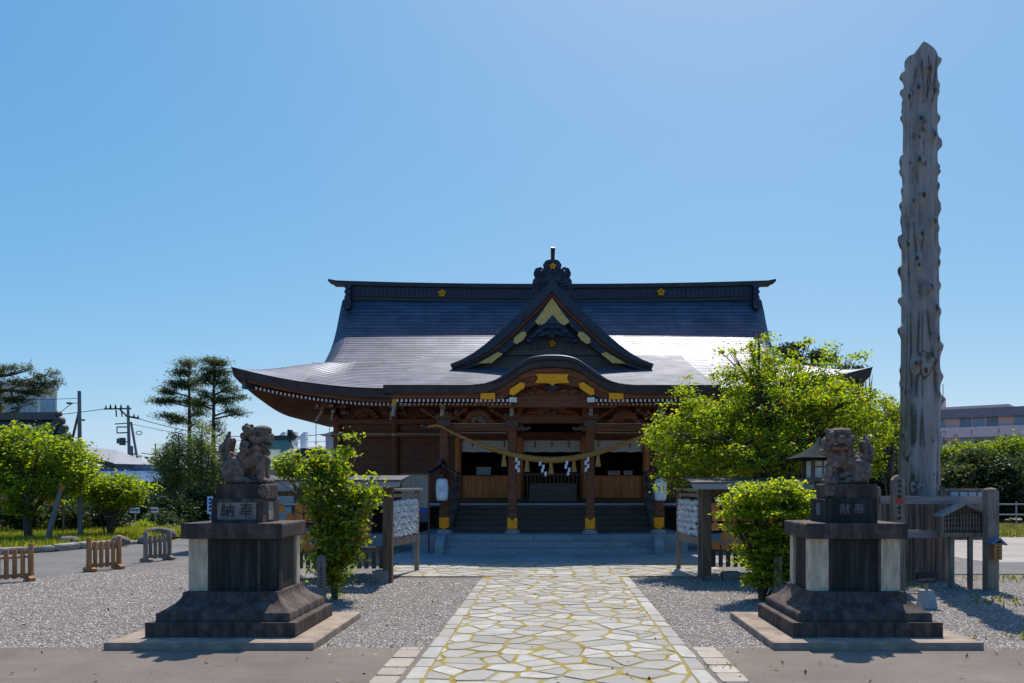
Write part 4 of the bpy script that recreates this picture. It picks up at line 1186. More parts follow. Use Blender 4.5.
# lanterns on roofed stands beside the outer pillars
def lantern(px, label):
    Y = 19.7; c = at(px, 489.5, Y); L = thing('paper_lantern', label, 'lantern', (c.x, Y, c.z-.3), group='lanterns flanking the stair')
    mb = MB(L); mb.lathe([(.075,-.265),(.115,-.26),(.135,-.20),(.148,-.05),(.148,.08),(.135,.21),(.11,.255),(.075,.26)], (c.x, Y, c.z), 20); body = mb.build('lantern_body', paper)
    mb = MB(L)
    for k in range(9): 
        z = c.z-.2+.05*k; rr = .137+.012*math.cos((k-4)/4*1.4)
        mb.lathe([(rr,-.003),(rr+.004,0),(rr,.003)], (c.x, Y, z), 20)
    mb.build('lantern_hoop', paper, body)
    mb = MB(L); ring_ = [(c.x+.055*math.cos(a), Y-.152, c.z+.02+.065*math.sin(a)) for a in np.linspace(0, 2*math.pi, 25)]
    mb.tube(ring_, .006, 5, False); mb.tube([(c.x-.03, Y-.154, c.z+.05), (c.x, Y-.154, c.z-.02), (c.x+.03, Y-.154, c.z+.05)], .006, 5); mb.build('lantern_crest', simple('faded_grey_ink', (.42,.45,.5), (.5,.52,.56), 8, .8, 0, 0), body)
    mb = MB(L); mb.lathe([(.08,.26),(.08,.29)], (c.x, Y, c.z), 16); mb.lathe([(.08,-.29),(.08,-.26)], (c.x, Y, c.z), 16); mb.build('lantern_cap', blackm)
    mb = MB(L); mb.bx(c.x-.045, c.x+.045, Y+.30, Y+.385, 1.15, 2.1); mb.bx(c.x-.03, c.x+.03, Y-.1, Y+.31, c.z+.30, c.z+.35); mb.build('stand', wood_dark)
    mb = MB(L); z0 = wz(473, Y); z1 = wz(462.5, Y)
    for s in (-1, 1):
        n = 8; r1, r2, r3, r4 = [], [], [], []
        for k in range(n+1):
            t = k/n; x = c.x+s*.40*t; z = z1-(z1-z0)*(t**.75)
            r1.append((x, Y-.3, z)); r2.append((x, Y+.4, z)); r3.append((x, Y+.4, z-.035)); r4.append((x, Y-.3, z-.035))
        mb.loft([r4, r1, r2, r3, r4], False)
    mb.tube([(c.x, Y-.33, z1+.03), (c.x, Y+.42, z1+.03)], .04, 8); mb.build('stand_roof', orn_mat)
    return L
lantern(442, 'white paper lantern on a roofed stand left of the stair')
lantern(660.5, 'white paper lantern on a roofed stand right of the stair, half behind leaves')

# objects inside the bays
Bx = thing('offering_case', 'small pale glass-fronted case on the sill of the left bay', 'display case', (wx(484, 23.45), 23.45, wz(475, 23.45)))
mb = MB(Bx); c = Bx.location; mb.bx(c.x-.2, c.x+.2, 23.36, 23.56, c.z+.005, c.z+.20); mb.build('case_body', simple('case_glass_dull', (.16,.22,.22), (.10,.14,.15), 6, .25, 0, 0), bevel=.01)
mb = MB(Bx); mb.bx(c.x-.215, c.x+.215, 23.34, 23.58, c.z+.2, c.z+.225); mb.build('case_lid', wood_light)
for k, (px, w) in enumerate(((614, .17), (628, .12))):
    P = thing('sign_card', ('wider' if k == 0 else 'narrower')+' pale card propped on the sill of the right bay', 'card', (wx(px, 23.45), 23.45, wz(475, 23.45)))
    mb = MB(P); c = P.location; mb.hexa([(c.x-w, 23.40, c.z+.003), (c.x+w, 23.40, c.z+.003), (c.x+w, 23.415, c.z+.003), (c.x-w, 23.415, c.z+.003), (c.x-w, 23.45, c.z+.12), (c.x+w, 23.45, c.z+.12), (c.x+w, 23.465, c.z+.12), (c.x-w, 23.465, c.z+.12)])
    mb.build('card', simple('card_paper', (.42,.36,.32), (.34,.28,.26), 6, .8, 0, 0)); mb = MB(P)
    for q in range(3): mb.bx(c.x-w*.8, c.x+w*.8, 23.398+.012*q, 23.402+.012*q, c.z+.03+.03*q, c.z+.038+.03*q)
    mb.build('print_line', inkm)

# offertory chest in the middle of the veranda
OC = thing('offertory_chest', 'dark slatted wooden offertory chest behind the rope in the middle bay', 'chest', (.02, 22.9, FZ))
mb = MB(OC); mb.bx(-.62, .66, 22.62, 23.1, FZ+.02, FZ+.5); mb.build('chest_body', wood_dark, bevel=.01)
for k in range(9):
    mb = MB(OC); y = 22.65+k*.05; mb.bx(-.6, .64, y, y+.02, FZ+.5, FZ+.53); mb.build('slat', wood_dark)

# notice board left of the porch, with a banner strip below
NB = thing('notice_board', 'tall beige notice board left of the porch with a blue and red strip below', 'notice board', (wx(416, 19.5), 19.5, 0))
Yn = 19.5; x0, x1 = wx(402, Yn), wx(428, Yn)
mb = MB(NB); mb.bx(x0, x1, Yn, Yn+.04, wz(508, Yn), wz(474, Yn)); bd = mb.build('board', simple('beige_board', (.30,.26,.20), (.24,.21,.165), 3, .8, 0, .1), bevel=.004)
mb = MB(NB); mb.bx(x0-.03, x1+.03, Yn-.02, Yn+.06, wz(474.5, Yn), wz(473, Yn)); mb.bx(x1, x1+.035, Yn-.01, Yn+.05, .02, wz(474, Yn)); mb.bx(x0-.035, x0, Yn-.01, Yn+.05, .02, wz(474, Yn)); mb.build('board_frame', wood_t)
mb = MB(NB); mb.bx(x0+.005, x1-.005, Yn+.005, Yn+.03, wz(522, Yn), wz(508.5, Yn)); bn = mb.build('banner_strip', simple('banner_cloth', (.06,.085,.14), (.05,.065,.11), 4, .8, 0, 0))
mb = MB(NB); mb.bx(x0+.2, x1-.02, Yn-.004, Yn+.004, wz(512.5, Yn), wz(509, Yn)); mb.build('banner_stripe', simple('banner_blue', (.03,.09,.42), (.03,.07,.3), 4, .7, 0, 0), bn)
mb = MB(NB); mb.beam((x0+.22, Yn, wz(519.5, Yn)), (x1-.12, Yn, wz(515.5, Yn)), .012, .05); mb.build('banner_stripe', simple('banner_red', (.55,.03,.04), (.45,.03,.04), 4, .7, 0, 0), bn)
mb = MB(NB)
for k in range(4):
    for j in range(11): mb.bx(x0+.10+.10*k, x0+.125+.10*k, Yn-.003, Yn+.001, wz(505-2.6*j, Yn), wz(506.3-2.6*j, Yn))
mb.build('printed_lines', simple('faint_print', (.20,.18,.15), (.18,.16,.13), 5, .8, 0, 0), bd)

# ------------------------------------------------------------------ guardian lion pedestals
def pedestal(cx, cy, label, chars, mirror):
    P = thing('lion_pedestal', label, 'pedestal', (cx, cy, 0), 0, 'guardian lion pedestals', world=False)
    def B(*a): mb = MB(); mb.bx(*a); return mb
    B(-1.02, 1.02, -1.0, .98, -.02, .07).build('ground_slab', simple('slab_stone', (.36,.28,.215), (.19,.15,.125), 5, .85, 0, .4, 60), P, bevel=.012)
    B(-.755, .755, -.72, .70, .068, .217).build('lower_step', stone_dark, P, bevel=.014)
    mb = MB(); prof_ = [(.68, .214), (.68, .298), (.665, .305)]+[(.49+.175*(1-t)**2.1, .305+.18*t**.95) for t in np.linspace(0.02, 1, 12)]+[(.485, .492)]
    rows = []
    for w, z in prof_:
        d = w-.03; rows.append([(-w, -d, z), (w, -d, z), (w, d-.02, z), (-w, d-.02, z), (-w, -d, z)])
    for i in range(4):
        mb.loft([[r_[i], r_[i+1]] for r_ in rows], True)
    mb.add([rows[-1][k] for k in range(4)], [(0,1,2,3)], False); mb.build('flared_base', stone_dark, P)
    W, D = .475, .36
    B(-W+.17, W-.17, -D+.015, D-.015, .487, 1.045).build('front_panel', stone_black, P)
    B(-W+.02, W-.02, -D+.16, D-.16, .487, 1.044).build('side_panel', stone_black, P)
    for k, (sx, sy) in enumerate(((-1,-1), (1,-1), (-1,1), (1,1))):
        m = stone_black if (sx == 1 and sy == -1 and not mirror) else stone_pale
        B(sx*(W-.20), sx*W, sy*(D-.13), sy*D, .489, 1.043).build('corner_block', m, P, bevel=.008)
    for s in (-1, 1): B(s*(W-.23), s*(W-.201), -D+.004, -D+.03, .489, 1.042).build('panel_frame', stone_dark, P, bevel=.005)
    B(-.525, .525, -.43, .43, 1.04, 1.20).build('cap_slab', stone_dark, P, bevel=.018)
    ib = B(-.27, .27, -.275, .275, 1.195, 1.455).build('inscription_block', stone_dark if not mirror else stone_black, P, bevel=.012)
    if not mirror:
        B(-.205, .205, -.281, -.274, 1.235, 1.415).build('inscription_panel', simple('panel_lichen', (.27,.24,.20), (.16,.14,.12), 9, .85, 0, .3), ib, bevel=.02)
        B(.268, .276, -.10, .06, 1.22, 1.42).build('side_inscription_panel', simple('panel_lichen_side', (.32,.28,.24), (.20,.17,.15), 9, .85, 0, .3), ib, bevel=.01)
        text_mesh('carved_characters', chars[0], .155, inkm, ib, (-.095, -.2825, 1.325), (math.pi/2, 0, 0))
        text_mesh('carved_characters', chars[1], .155, inkm, ib, (.10, -.2825, 1.325), (math.pi/2, 0, 0))
    else:
        text_mesh('carved_characters', chars[0], .13, inkw, ib, (-.075, -.2765, 1.335), (math.pi/2, 0, 0), sx=.95)
        text_mesh('carved_characters', chars[1], .13, inkw, ib, (.075, -.2765, 1.335), (math.pi/2, 0, 0), sx=.95)
        B(-.276, -.268, -.08, .05, 1.27, 1.40).build('side_inscription_panel', inkw, ib, bevel=.01)
    return P
pedestal(-3.33, 9.07, 'dark stained stone pedestal left of the path, with one black streaked corner', '納奉', False)
pedestal(3.17, 9.07, 'dark stained stone pedestal right of the path, with pale corner blocks', '献奉', True)

# ------------------------------------------------------------------ guardian lions (one fused carved body)
def lion(name, loc, label, side):
    """side=+1: faces +x (left lion, profile).  side=-1: faces -x with the head turned to the viewer"""
    Lr = thing(name, label, 'statue', loc, 0, 'guardian lion statues', world=False)
    mb = MB(); s = side; q = random.Random(3 if s > 0 else 8)
    E = lambda x, y, z, rx, ry, rz, ro=0, ax='Y': mb.ell((s*x, y, z), (rx, ry, rz), 16, 10, Matrix.Rotation(s*ro, 3, ax) if ro else None)
    T = lambda pts, rad: mb.tube([(s*x, y, z) for x, y, z in pts], rad, 12)
    # haunches, trunk, chest
    for y in (-.085, .085):
        E(-.13, y, .135, .125, .075, .135); E(-.07, y*1.25, .045, .115, .05, .045); E(.02, y*1.25, .032, .04, .048, .035)
        for k in (-1, 0, 1): E(.045, y*1.25+k*.03, .022, .022, .017, .022)
    E(-.12, 0, .17, .12, .12, .15); E(-.02, 0, .235, .17, .105, .115, -.5); E(.08, 0, .29, .105, .115, .14)
    for y in (-.11, .11):                                # curled locks on haunch and shoulder
        for a_ in range(7):
            E(-.135+.07*math.cos(a_*.9), y*1.02, .16+.07*math.sin(a_*.9), .026, .022, .026)
        E(-.135, y*1.12, .16, .03, .02, .03)
    if s > 0:
        for y in (-.075, .075):
            T([(.10, y, .31), (.165, y, .24), (.165, y, .13), (.17, y, .05)], [.062, .055, .042, .045])
            E(.165, y, .225, .055, .05, .075); E(.195, y, .03, .055, .048, .032); E(.15, y, .13, .045, .044, .05)
            for k in (-1, 0, 1): E(.235, y+k*.028, .022, .024, .016, .022)
    else:
        T([(.09, .07, .31), (.15, .075, .2), (.16, .075, .05)], [.06, .05, .045]); E(.19, .075, .03, .055, .048, .032)
        T([(.08, -.08, .30), (.14, -.12, .22), (.21, -.12, .17), (.23, -.12, .10)], [.06, .055, .042, .04])   # raised paw on a ball
        E(.235, -.12, .085, .05, .045, .03); E(.20, -.12, .03, .075, .07, .06)
        for k in (-1, 0, 1): E(.27, -.12+k*.024, .075, .02, .014, .02)
        E(.04, -.06, .10, .11, .06, .035, .5)
    # head
    if s > 0:
        hx, hy, hz = .115, -.02, .475
        E(hx, hy, hz, .115, .105, .105); E(hx+.10, hy, hz-.015, .07, .085, .055); E(hx+.075, hy, hz-.085, .075, .075, .028, .15)
        E(hx+.145, hy, hz+.012, .03, .042, .026); E(hx+.05, hy, hz+.075, .10, .095, .04)
        for y in (-.05, .05): E(hx+.10, hy+y, hz+.05, .035, .035, .024); E(hx+.115, hy+y*1.15, hz+.022, .02, .02, .02); E(hx+.13, hy+y*.9, hz-.045, .03, .03, .025)
        for y in (-.07, .07): E(hx-.09, hy+y, hz+.10, .028, .022, .036, -.5)
        for k in range(46):
            a = q.uniform(-1.5, 1.5); b = q.uniform(-1, 1); xx = hx-.07-.06*abs(math.cos(a))-.03*q.random(); zz = hz+.03-.14*(b+.55)
            E(xx+.03*max(0, -b), hy+.115*math.sin(a), zz, .034, .034, .032)
        for k in range(14):
            a = -1.2+2.4*k/13; E(hx+.02, hy+.115*math.sin(a*1.2), hz-.10-.03*math.cos(a), .034, .03, .035)
        for k in range(5): E(hx+.06+.012*k, hy+.0, hz-.115-.012*k, .03, .05, .03)
    else:
        hx, hy, hz = .115, -.10, .475
        E(hx, hy, hz, .145, .125, .125); E(hx+.02, hy-.095, hz-.015, .095, .065, .05); E(hx+.02, hy-.08, hz-.095, .085, .06, .028, 0)
        E(hx+.02, hy-.15, hz+.01, .045, .03, .026); E(hx, hy-.03, hz+.085, .125, .10, .038)
        for x in (-.06, .09): E(hx+x, hy-.09, hz+.058, .045, .035, .024); E(hx+x, hy-.115, hz+.026, .021, .02, .02); E(hx+x*.75+.005, hy-.13, hz-.045, .032, .03, .024)
        for x in (-.11, .11): E(hx+x, hy+.02, hz+.095, .030, .026, .030, x*4)
        for k in range(60):
            a = q.uniform(-2.3, 2.3); rr = q.uniform(.115, .15); dz = math.cos(a)*rr*.75-.05; dx = math.sin(a)*rr
            E(hx+dx, hy+q.uniform(-.04, .12), hz-abs(dz)*1.0+.03 if abs(a) > 1.2 else hz-.09-.05*q.random(), .034, .034, .034)
        for k in range(18): E(hx-.16+.34*k/17, hy-.02+.03*q.random(), hz-.135-.035*math.sin(math.pi*k/17), .032, .034, .034)
        for k in range(10): E(hx-.12-.05*q.random(), hy+.08+.05*q.random(), hz-.02-.12*q.random(), .035, .035, .035)
    # flame tail
    for k, (x, z, r_) in enumerate(((-.22, .22, .06), (-.235, .29, .065), (-.24, .36, .062), (-.225, .42, .05), (-.21, .47, .036), (-.20, .515, .022))):
        E(x, 0, z, r_*.8, r_*.9, r_)
    for y in (-.05, .05):
        for k, (x, z) in enumerate(((-.20, .30), (-.19, .37), (-.25, .28), (-.265, .36), (-.18, .42))): E(x, y, z, .032, .026, .05, .3)
    for k in range(12): E(-.17+.04*q.random(), q.uniform(-.12, .12), .2+.12*q.random(), .03, .03, .03)
    # carved rocks / drapery under the belly, merged into the base
    E(-.03, 0, .02, .22, .14, .035); E(.06, .03, .10, .06, .06, .07)
    for v_ in range(len(mb.v)): pass
    o = mb.build('carved_body', lion_stone, Lr)
    rm = o.modifiers.new('fuse', 'REMESH'); rm.mode = 'VOXEL'; rm.voxel_size = .0046; rm.use_smooth_shade = True
    sm = o.modifiers.new('soft', 'SMOOTH'); sm.iterations = 1; sm.factor = .4
    tx = bpy.data.textures.new('carving', 'CLOUDS'); tx.noise_scale = .028; tx.noise_depth = 3
    dm = o.modifiers.new('chisel', 'DISPLACE'); dm.texture = tx; dm.strength = .009; dm.mid_level = .5; dm.texture_coords = 'LOCAL'
    mb = MB()                                            # raised dark pieces: shade of carved eyes, nostrils and mouth, put in as colour
    if s > 0:
        for y in (-.058, .058): mb.ell((hx+.128, hy+y, hz+.022), (.014, .013, .011), 10, 6)
        mb.ell((hx+.125, hy-.03, hz-.062), (.055, .062, .012), 12, 6)
        mb.ell((hx+.03, hy-.10, hz+.02), (.025, .012, .03), 10, 6)
    else:
        for x in (-.055, .075): mb.ell((s*(hx+x), hy-.134, hz+.026), (.013, .012, .011), 10, 6)
        mb.ell((s*(hx+.02), hy-.128, hz-.068), (.075, .035, .011), 12, 6)
        for x in (-.0, .04): mb.ell((s*(hx+x), hy-.178, hz+.002), (.008, .008, .007), 8, 5)
    mb.build('face_shade_pieces', face_shade, Lr)
    mb = MB(); mb.bx(-.265, .265, -.20, .20, -.158, .0); mb.build('plinth', stone_dark, Lr, bevel=.016)
    mb = MB()
    for k in range(26):
        t = k/25*2.2*2*math.pi; r_ = .062*(1-k/30); mb.ell((s*.235+s*0-.0+r_*math.cos(t)*.8*s, -.205, -.075+r_*math.sin(t)), (.016, .02, .016), 8, 6)
    mb.ell((s*.235, -.19, -.075), (.055, .02, .07), 12, 8); mb.build('corner_scroll', lion_stone, Lr)
    return Lr
lion('lion_statue', (-3.30, 9.03, 1.613), 'weathered stone guardian lion sitting in profile on the left pedestal', 1).scale = (1, 1, 1.07)
lion('lion_statue', (3.19, 9.03, 1.613), 'weathered stone guardian lion facing the viewer on the right pedestal, paw raised', -1)

# short stone marker posts behind the pedestals
def marker(px, pyb, pyt, label, w=.055):
    Y = F*EYE/(pyb-HY); c = at(px, pyb, Y); P = thing('stone_marker', label, 'marker post', (c.x, Y, 0), .12 if px < 500 else -.12, 'short marker posts behind the pedestals', world=False)
    H = wz(pyt, Y); mb = MB(); mb.bx(-w, w, -w, w, -.05, H-.01); mb.add([(-w,-w,H-.01),(w,-w,H-.01),(w,w,H-.01),(-w,w,H-.01),(0,0,H+.012)], [(0,1,4),(1,2,4),(2,3,4),(3,0,4)], False); st = mb.build('post', simple('marker_stone', (.24,.20,.18), (.15,.125,.115), 8, .85, 0, .3), P, bevel=.006)
    mb = MB(); qq = random.Random(int(px))
    for k in range(9):
        z = H-.09-.04*k
        for j in range(3): mb.bx(-.016+qq.uniform(-.006,.004), .016+qq.uniform(-.006,.006), -w-.002, -w+.001, z-.009*j, z-.009*j-.004)
        mb.bx(-.003, .003, -w-.0025, -w+.001, z-.026, z+.004)
    mb.build('carved_characters', inkm, P)
marker(321.5, 602, 555.5, 'short grey marker post with carved column, right behind the left pedestal')
marker(777.5, 602, 556, 'short grey marker post left of the right pedestal by the bright bush')

# ------------------------------------------------------------------ votive plaque racks and knotted paper racks
ema_m = simple('plaque_wood', (.66,.22,.05), (.46,.14,.03), 6, .7, 0, .1, 30, island=.25)
def ema_rack(name, label, x0, x1, Y, ztop, zroof, roofx0, roofx1, thick, rows_, zb):
    Rk = thing(name, label, 'rack', ((x0+x1)/2, Y, 0), 0, 'votive plaque racks', world=True)
    for x, w in ((x0, .07), (x1, thick)):
        mb = MB(Rk)
        if w > .08: mb.lathe([(w*1.3,-.02),(w*1.15,.1),(w,.3),(w*.9,.8),(w*.85,zroof)], (x, Y, 0), 14)
        else: mb.bx(x-w, x+w, Y-w, Y+w, -.02, zroof)
        mb.build('post', wood_rack)
    mb = MB(Rk); mb.bx(x0, x1, Y-.05, Y+.05, zb-.09, zb); mb.bx(x0, x1, Y-.04, Y+.04, ztop, ztop+.08); mb.build('crossbar', wood_rack, bevel=.01)
    mb = MB(Rk)
    k = 0; n = int((x1-x0)/.12)
    for i in range(1, n): x = x0+(x1-x0)*i/n; mb.bx(x-.035, x+.035, Y+.02, Y+.05, .22, zb-.09)
    mb.build('lower_slats', wood_rack)
    mb = MB(Rk); 
    fx = x0-.05
    while fx < x1:
        fw = .18+.2*((fx*7.3) % 1); mb.bx(fx, min(fx+fw-.02, x1+.08), Y-.1-.05*((fx*3.7) % 1), Y+.14, -.03, .08+.12*((fx*5.1) % 1)); fx += fw
    mb.build('stone_footing', rock_m, bevel=.04)
    # sloping roof boards with metal edge
    mb = MB(Rk); a, b = roofx0, roofx1
    mb.hexa([(a, Y-.42, zroof+.075), (b, Y-.42, zroof+.075), (b, Y+.45, zroof+.155), (a, Y+.45, zroof+.155), (a, Y-.42, zroof+.10), (b, Y-.42, zroof+.10), (b, Y+.45, zroof+.18), (a, Y+.45, zroof+.18)])
    mb.build('rack_roof', simple('rack_roof_sheet', (.10,.10,.11), (.06,.06,.065), 3, .6, .2, .1), bevel=.004)
    mb = MB(Rk); mb.hexa([(a+.03, Y-.40, zroof-.02), (b-.03, Y-.40, zroof-.02), (b-.03, Y-.37, zroof-.02), (a+.03, Y-.37, zroof-.02), (a, Y-.40, zroof+.073), (b, Y-.40, zroof+.073), (b, Y-.37, zroof+.073), (a, Y-.37, zroof+.073)])
    mb.build('roof_fascia', simple('rack_fascia', (.40,.38,.37), (.27,.25,.245), 3, .75, 0, .2, 30, stretch=(.6,6,6)))
    for x in np.linspace(a+.1, b-.1, 4):
        mb = MB(Rk); mb.beam((x, Y-.36, zroof+.045), (x, Y+.44, zroof+.12), .05, .06); mb.build('rack_roof_rafter', wood_rack)
    # hanging plaques, each one
    qq = random.Random(int(Y*100)); cnt = 0
    nx = int((x1-x0-.2)/.155)
    for j in range(rows_):
        for i in range(nx):
            x = x0+.14+i*.155+qq.uniform(-.01, .01); z = ztop-.10-j*(ztop-zb-.05)/rows_
            if qq.random() < .13: continue
            mb = MB(Rk); t = qq.uniform(-.12, .12); w, h = .066, .078
            pl = [(-w,-h), (w,-h), (w,h*.4), (0,h), (-w,h*.4)]
            mb.prism([(x+a_*math.cos(t)-b_*math.sin(t), z-.09+a_*math.sin(t)+b_*math.cos(t)) for a_, b_ in pl], Y-.085-.004*(j % 2), Y-.073)
            e = mb.build('plaque', ema_m)
            cnt += 1
    return Rk
ema_rack('plaque_rack', 'roofed rack of orange wooden plaques behind the shrub left of the path', -4.75, -2.70, 13.7, 1.42, wz(486, 13.7), -4.85, -2.42, .075, 5, .58)
ema_rack('plaque_rack', 'roofed rack of orange wooden plaques behind the bush right of the path', 2.60, 4.45, 14.0, 1.42, wz(488, 14.0), 2.28, 4.5, .11, 5, .58)
knot_m = simple('knotted_paper', (.66,.66,.67), (.50,.50,.52), 12, .85, 0, .1, 30, island=.25)
def paper_rack(label, x0, y0, x1, y1):
    A = Vector((x0, y0, 0)); B = Vector((x1, y1, 0)); d = (B-A); L = d.length; d.normalize(); n_ = Vector((d.y, -d.x, 0))
    if n_.x*(-A.x) < 0: n_ = -n_
    Rk = thing('paper_rack', label, 'rack', ((x0+x1)/2, (y0+y1)/2, 0), 0, 'racks of knotted fortune papers')
    for P, h in ((A, 1.5), (B, 1.5)):
        mb = MB(Rk); mb.beam(P+Vector((0,0,-.02)), P+Vector((0,0,h)), .075, .075); mb.build('post', wood_grey, bevel=.006)
    mb = MB(Rk); mb.beam(A-d*.12+Vector((0,0,1.52)), B+d*.12+Vector((0,0,1.52)), .16, .045); mb.build('top_board', wood_greyh, bevel=.006)
    mb = MB(Rk); mb.beam(A-d*.05+Vector((0,0,.62)), B+d*.10+Vector((0,0,.62)), .05, .13); mb.beam(A+Vector((0,0,1.42)), B+Vector((0,0,1.42)), .04, .06); mb.build('crossbar', wood_grey, bevel=.006)
    qq = random.Random(int(abs(x0)*77)); tot = 0
    rowsN = 6
    for j in range(rowsN):
        z = .78+j*.105; mb = MB(Rk)
        mb.tube([A+Vector((0,0,z)), B+Vector((0,0,z))], .004, 5); mb.build('wire', blackm)
    mbp = MB(Rk)
    for j in range(rowsN):
        z = .78+j*.105; n = int(L/.042)
        for i in range(n):
            for layer in range(2):
                p = A+d*(.05+(L-.1)*(i+.5)/n+qq.uniform(-.015, .015))+n_*qq.uniform(.0, .03); zz = z+qq.uniform(-.03, .02)
                rot = Matrix.Rotation(qq.uniform(-1, 1), 3, 'X') @ Matrix.Rotation(qq.uniform(-1, 1), 3, 'Y')
                mbp.ell((p.x, p.y, zz), (.026, .022, .032), 6, 4, rot)
                tdir = qq.uniform(-.03, .03); mbp.beam((p.x, p.y, zz), (p.x+n_.x*.03+tdir*d.x, p.y+n_.y*.03+tdir*d.y, zz-.05), .022, .006)
    for k in range(len(mbp.sm)): mbp.sm[k] = False
    o = mbp.build('knotted_papers', knot_m); o['kind'] = 'stuff'
    return Rk
paper_rack('white knotted papers on a grey rack standing left of the paved path', -2.73, 13.95, -2.52, 15.5)
paper_rack('white knotted papers on a grey rack standing right of the paved path', 2.58, 14.5, 2.42, 15.9)

# ------------------------------------------------------------------ the giant log and its fence
LOGY = 14.6; LX = wx(918, LOGY)
LOG = thing('giant_log', 'towering weathered bare tree trunk studded with knots standing upright beside the fence', 'log', (LX, LOGY, 0))
def log_mesh():
    Ht = wz(58, LOGY); nz, na = 420, 110; q = np.random.default_rng(21)
    kn = []
    for k in range(95):
        z = 1.5+(Ht-1.8)*q.random(); a = q.uniform(0, 2*math.pi); kn.append((z, a, q.choice([.03, .04, .05, .065]), q.uniform(.03, .075)))
    for (py, side) in ((75,0),(92,0),(118,0),(162,0),(172,0),(205,0),(270,0),(330,0),(118,1),(142,1),(167,1),(205,1),(285,1),(375,1),(86,1),(238,0),(300,0),(398,1),(345,1),(250,1),(60,1)):
        kn.append((wz(py, LOGY), math.pi if side == 0 else 0.0, q.uniform(.05, .085), q.uniform(.08, .14)))
    for (px, py) in ((919,76),(903,100) ,(924,97),(910,93),(925,140),(912,125),(910,165),(930,190),(914,200),(926,225),(930,265),(920,290),(926,310),(928,340),(907,365),(915,372),(928,395),(934,440),(915,500),(908,262),(912,238),(922,365)):
        rr = .33; xx = wx(px, LOGY)-LX; a = -math.acos(max(-.95, min(.95, xx/rr))); kn.append((wz(py, LOGY), a % (2*math.pi), .07, .09))
    def rad(z):
        t = (z-1.0)/(Ht-1.0); return (.350-.085*max(0, t)**.85) if z > 1 else .350+.03*(1-z)
    V = np.zeros((nz+1, na, 3)); zs = np.linspace(-.05, Ht, nz+1); an = np.arange(na)*2*math.pi/na
    knotmask = np.zeros((nz+1, na)); ndir = {}
    for i, z in enumerate(zs):
        r0 = rad(z)*(1+.016*np.sin(an*3+z*.3)+.005*np.sin(an*7-z*.5)+.004*np.sin(an*17+z*.3))
        bump_ = np.zeros(na)
        for (kz_, ka, s, h) in kn:
            if abs(kz_-z) < s*3.2:
                da = (an-ka+math.pi) % (2*math.pi)-math.pi; dz = z-kz_
                dz2 = dz/(1.0 if dz > 0 else 1.7)
                d = np.sqrt((da*r0)**2+dz2**2)/s
                bump_ += h*np.exp(-np.abs(d)**1.5*1.1)-h*.5*np.exp(-(d/.33)**2)
                knotmask[i] = np.maximum(knotmask[i], np.exp(-(np.sqrt((da*r0)**2+((dz+s*.35)/1.35)**2)/s/(.45+3*s))**2)*(.75+.35*np.sin(an*23+z*17)))
        r_ = r0+bump_; cxo = .02*math.sin(z*.6)+ (wx(921.5, LOGY)-LX)*max(0, z-1)/(Ht-1)
        V[i, :, 0] = LX+cxo+r_*np.cos(an); V[i, :, 1] = LOGY+r_*np.sin(an); V[i, :, 2] = z
    # pencil-cut top: two sloping facets
    top = V[nz]; cx = top[:, 0].mean()
    V[nz, :, 2] += .16-.30*np.maximum(0, (cx-.07-top[:, 0]))/.22*1.0-.15*np.maximum(0, top[:, 0]-cx+.07)/.27
    mb = MB(LOG); vs = [tuple(p) for p in V.reshape(-1, 3)]; fs = []; mi = []
    for i in range(nz):
        for k in range(na):
            fs.append((i*na+k, i*na+(k+1) % na, (i+1)*na+(k+1) % na, (i+1)*na+k)); mi.append(0)
    mb.add(vs, fs, True); mb.mi = mi
    c = (cx, LOGY, V[nz, :, 2].max()+.03); mb.cm = 0; o_ = nz*na; mb.add([tuple(p) for p in V[nz]]+[c], [(k, (k+1) % na, na) for k in range(na)], False)
    o = mb.build('trunk', [pole_wood]); at_ = o.data.attributes.new('knot', 'FLOAT', 'POINT')
    kk = np.concatenate([knotmask.ravel(), np.zeros(len(o.data.vertices)-knotmask.size)]).astype(np.float32); at_.data.foreach_set('value', kk); return o
log_mesh()
# half-log palisade round its foot
plank_m = simple('palisade_wood', (.26,.18,.135), (.12,.085,.068), 4, .85, 0, .5, 30, stretch=(6,6,.5), island=.22)
FN = thing('log_fence', 'grey post-and-rail fence with palisade boards around the foot of the giant log', 'fence', (LX, LOGY-.7, 0))
for k in range(12):
    x = wx(884, 13.9)+k*(wx(945, 13.9)-wx(884, 13.9))/11; mb = MB(FN); y = 13.95+.03*(k % 2)
    mb.tube([(x, y, -.05), (x, y, wz(497, y)+.01*(k % 3))], [.062, .055], 9); mb.build('palisade_board', plank_m)
def fpost(px, pyt, pyb, w):
    Y = F*EYE/(pyb-HY); x = wx(px, Y); z = wz(pyt, Y); mb = MB(FN); mb.bx(x-w, x+w, Y-w, Y+w, -.05, z-.03); mb.lathe([(w*1.2,-.03),(w*1.25,-.01),(w*1.0,.015),(w*.3,.03)], (x, Y, z-.01), 8, False); mb.build('fence_post', wood_grey, bevel=.01); return Vector((x, Y, z))
p1 = fpost(876, 487.5, 586, .06); p2 = fpost(943.5, 490, 580, .075); p3 = fpost(990.5, 489, 590, .085)
for (za, h) in ((500, .13), (534, .125)):
    Y = 13.1; mb = MB(FN); xe = wx(983 if za == 500 else 944, Y)
    mb.bx(wx(880, Y), xe, Y-.02, Y+.03, wz(za+h*31, Y), wz(za-h*31, Y)); mb.build('fence_rail', wood_greyh, bevel=.01)
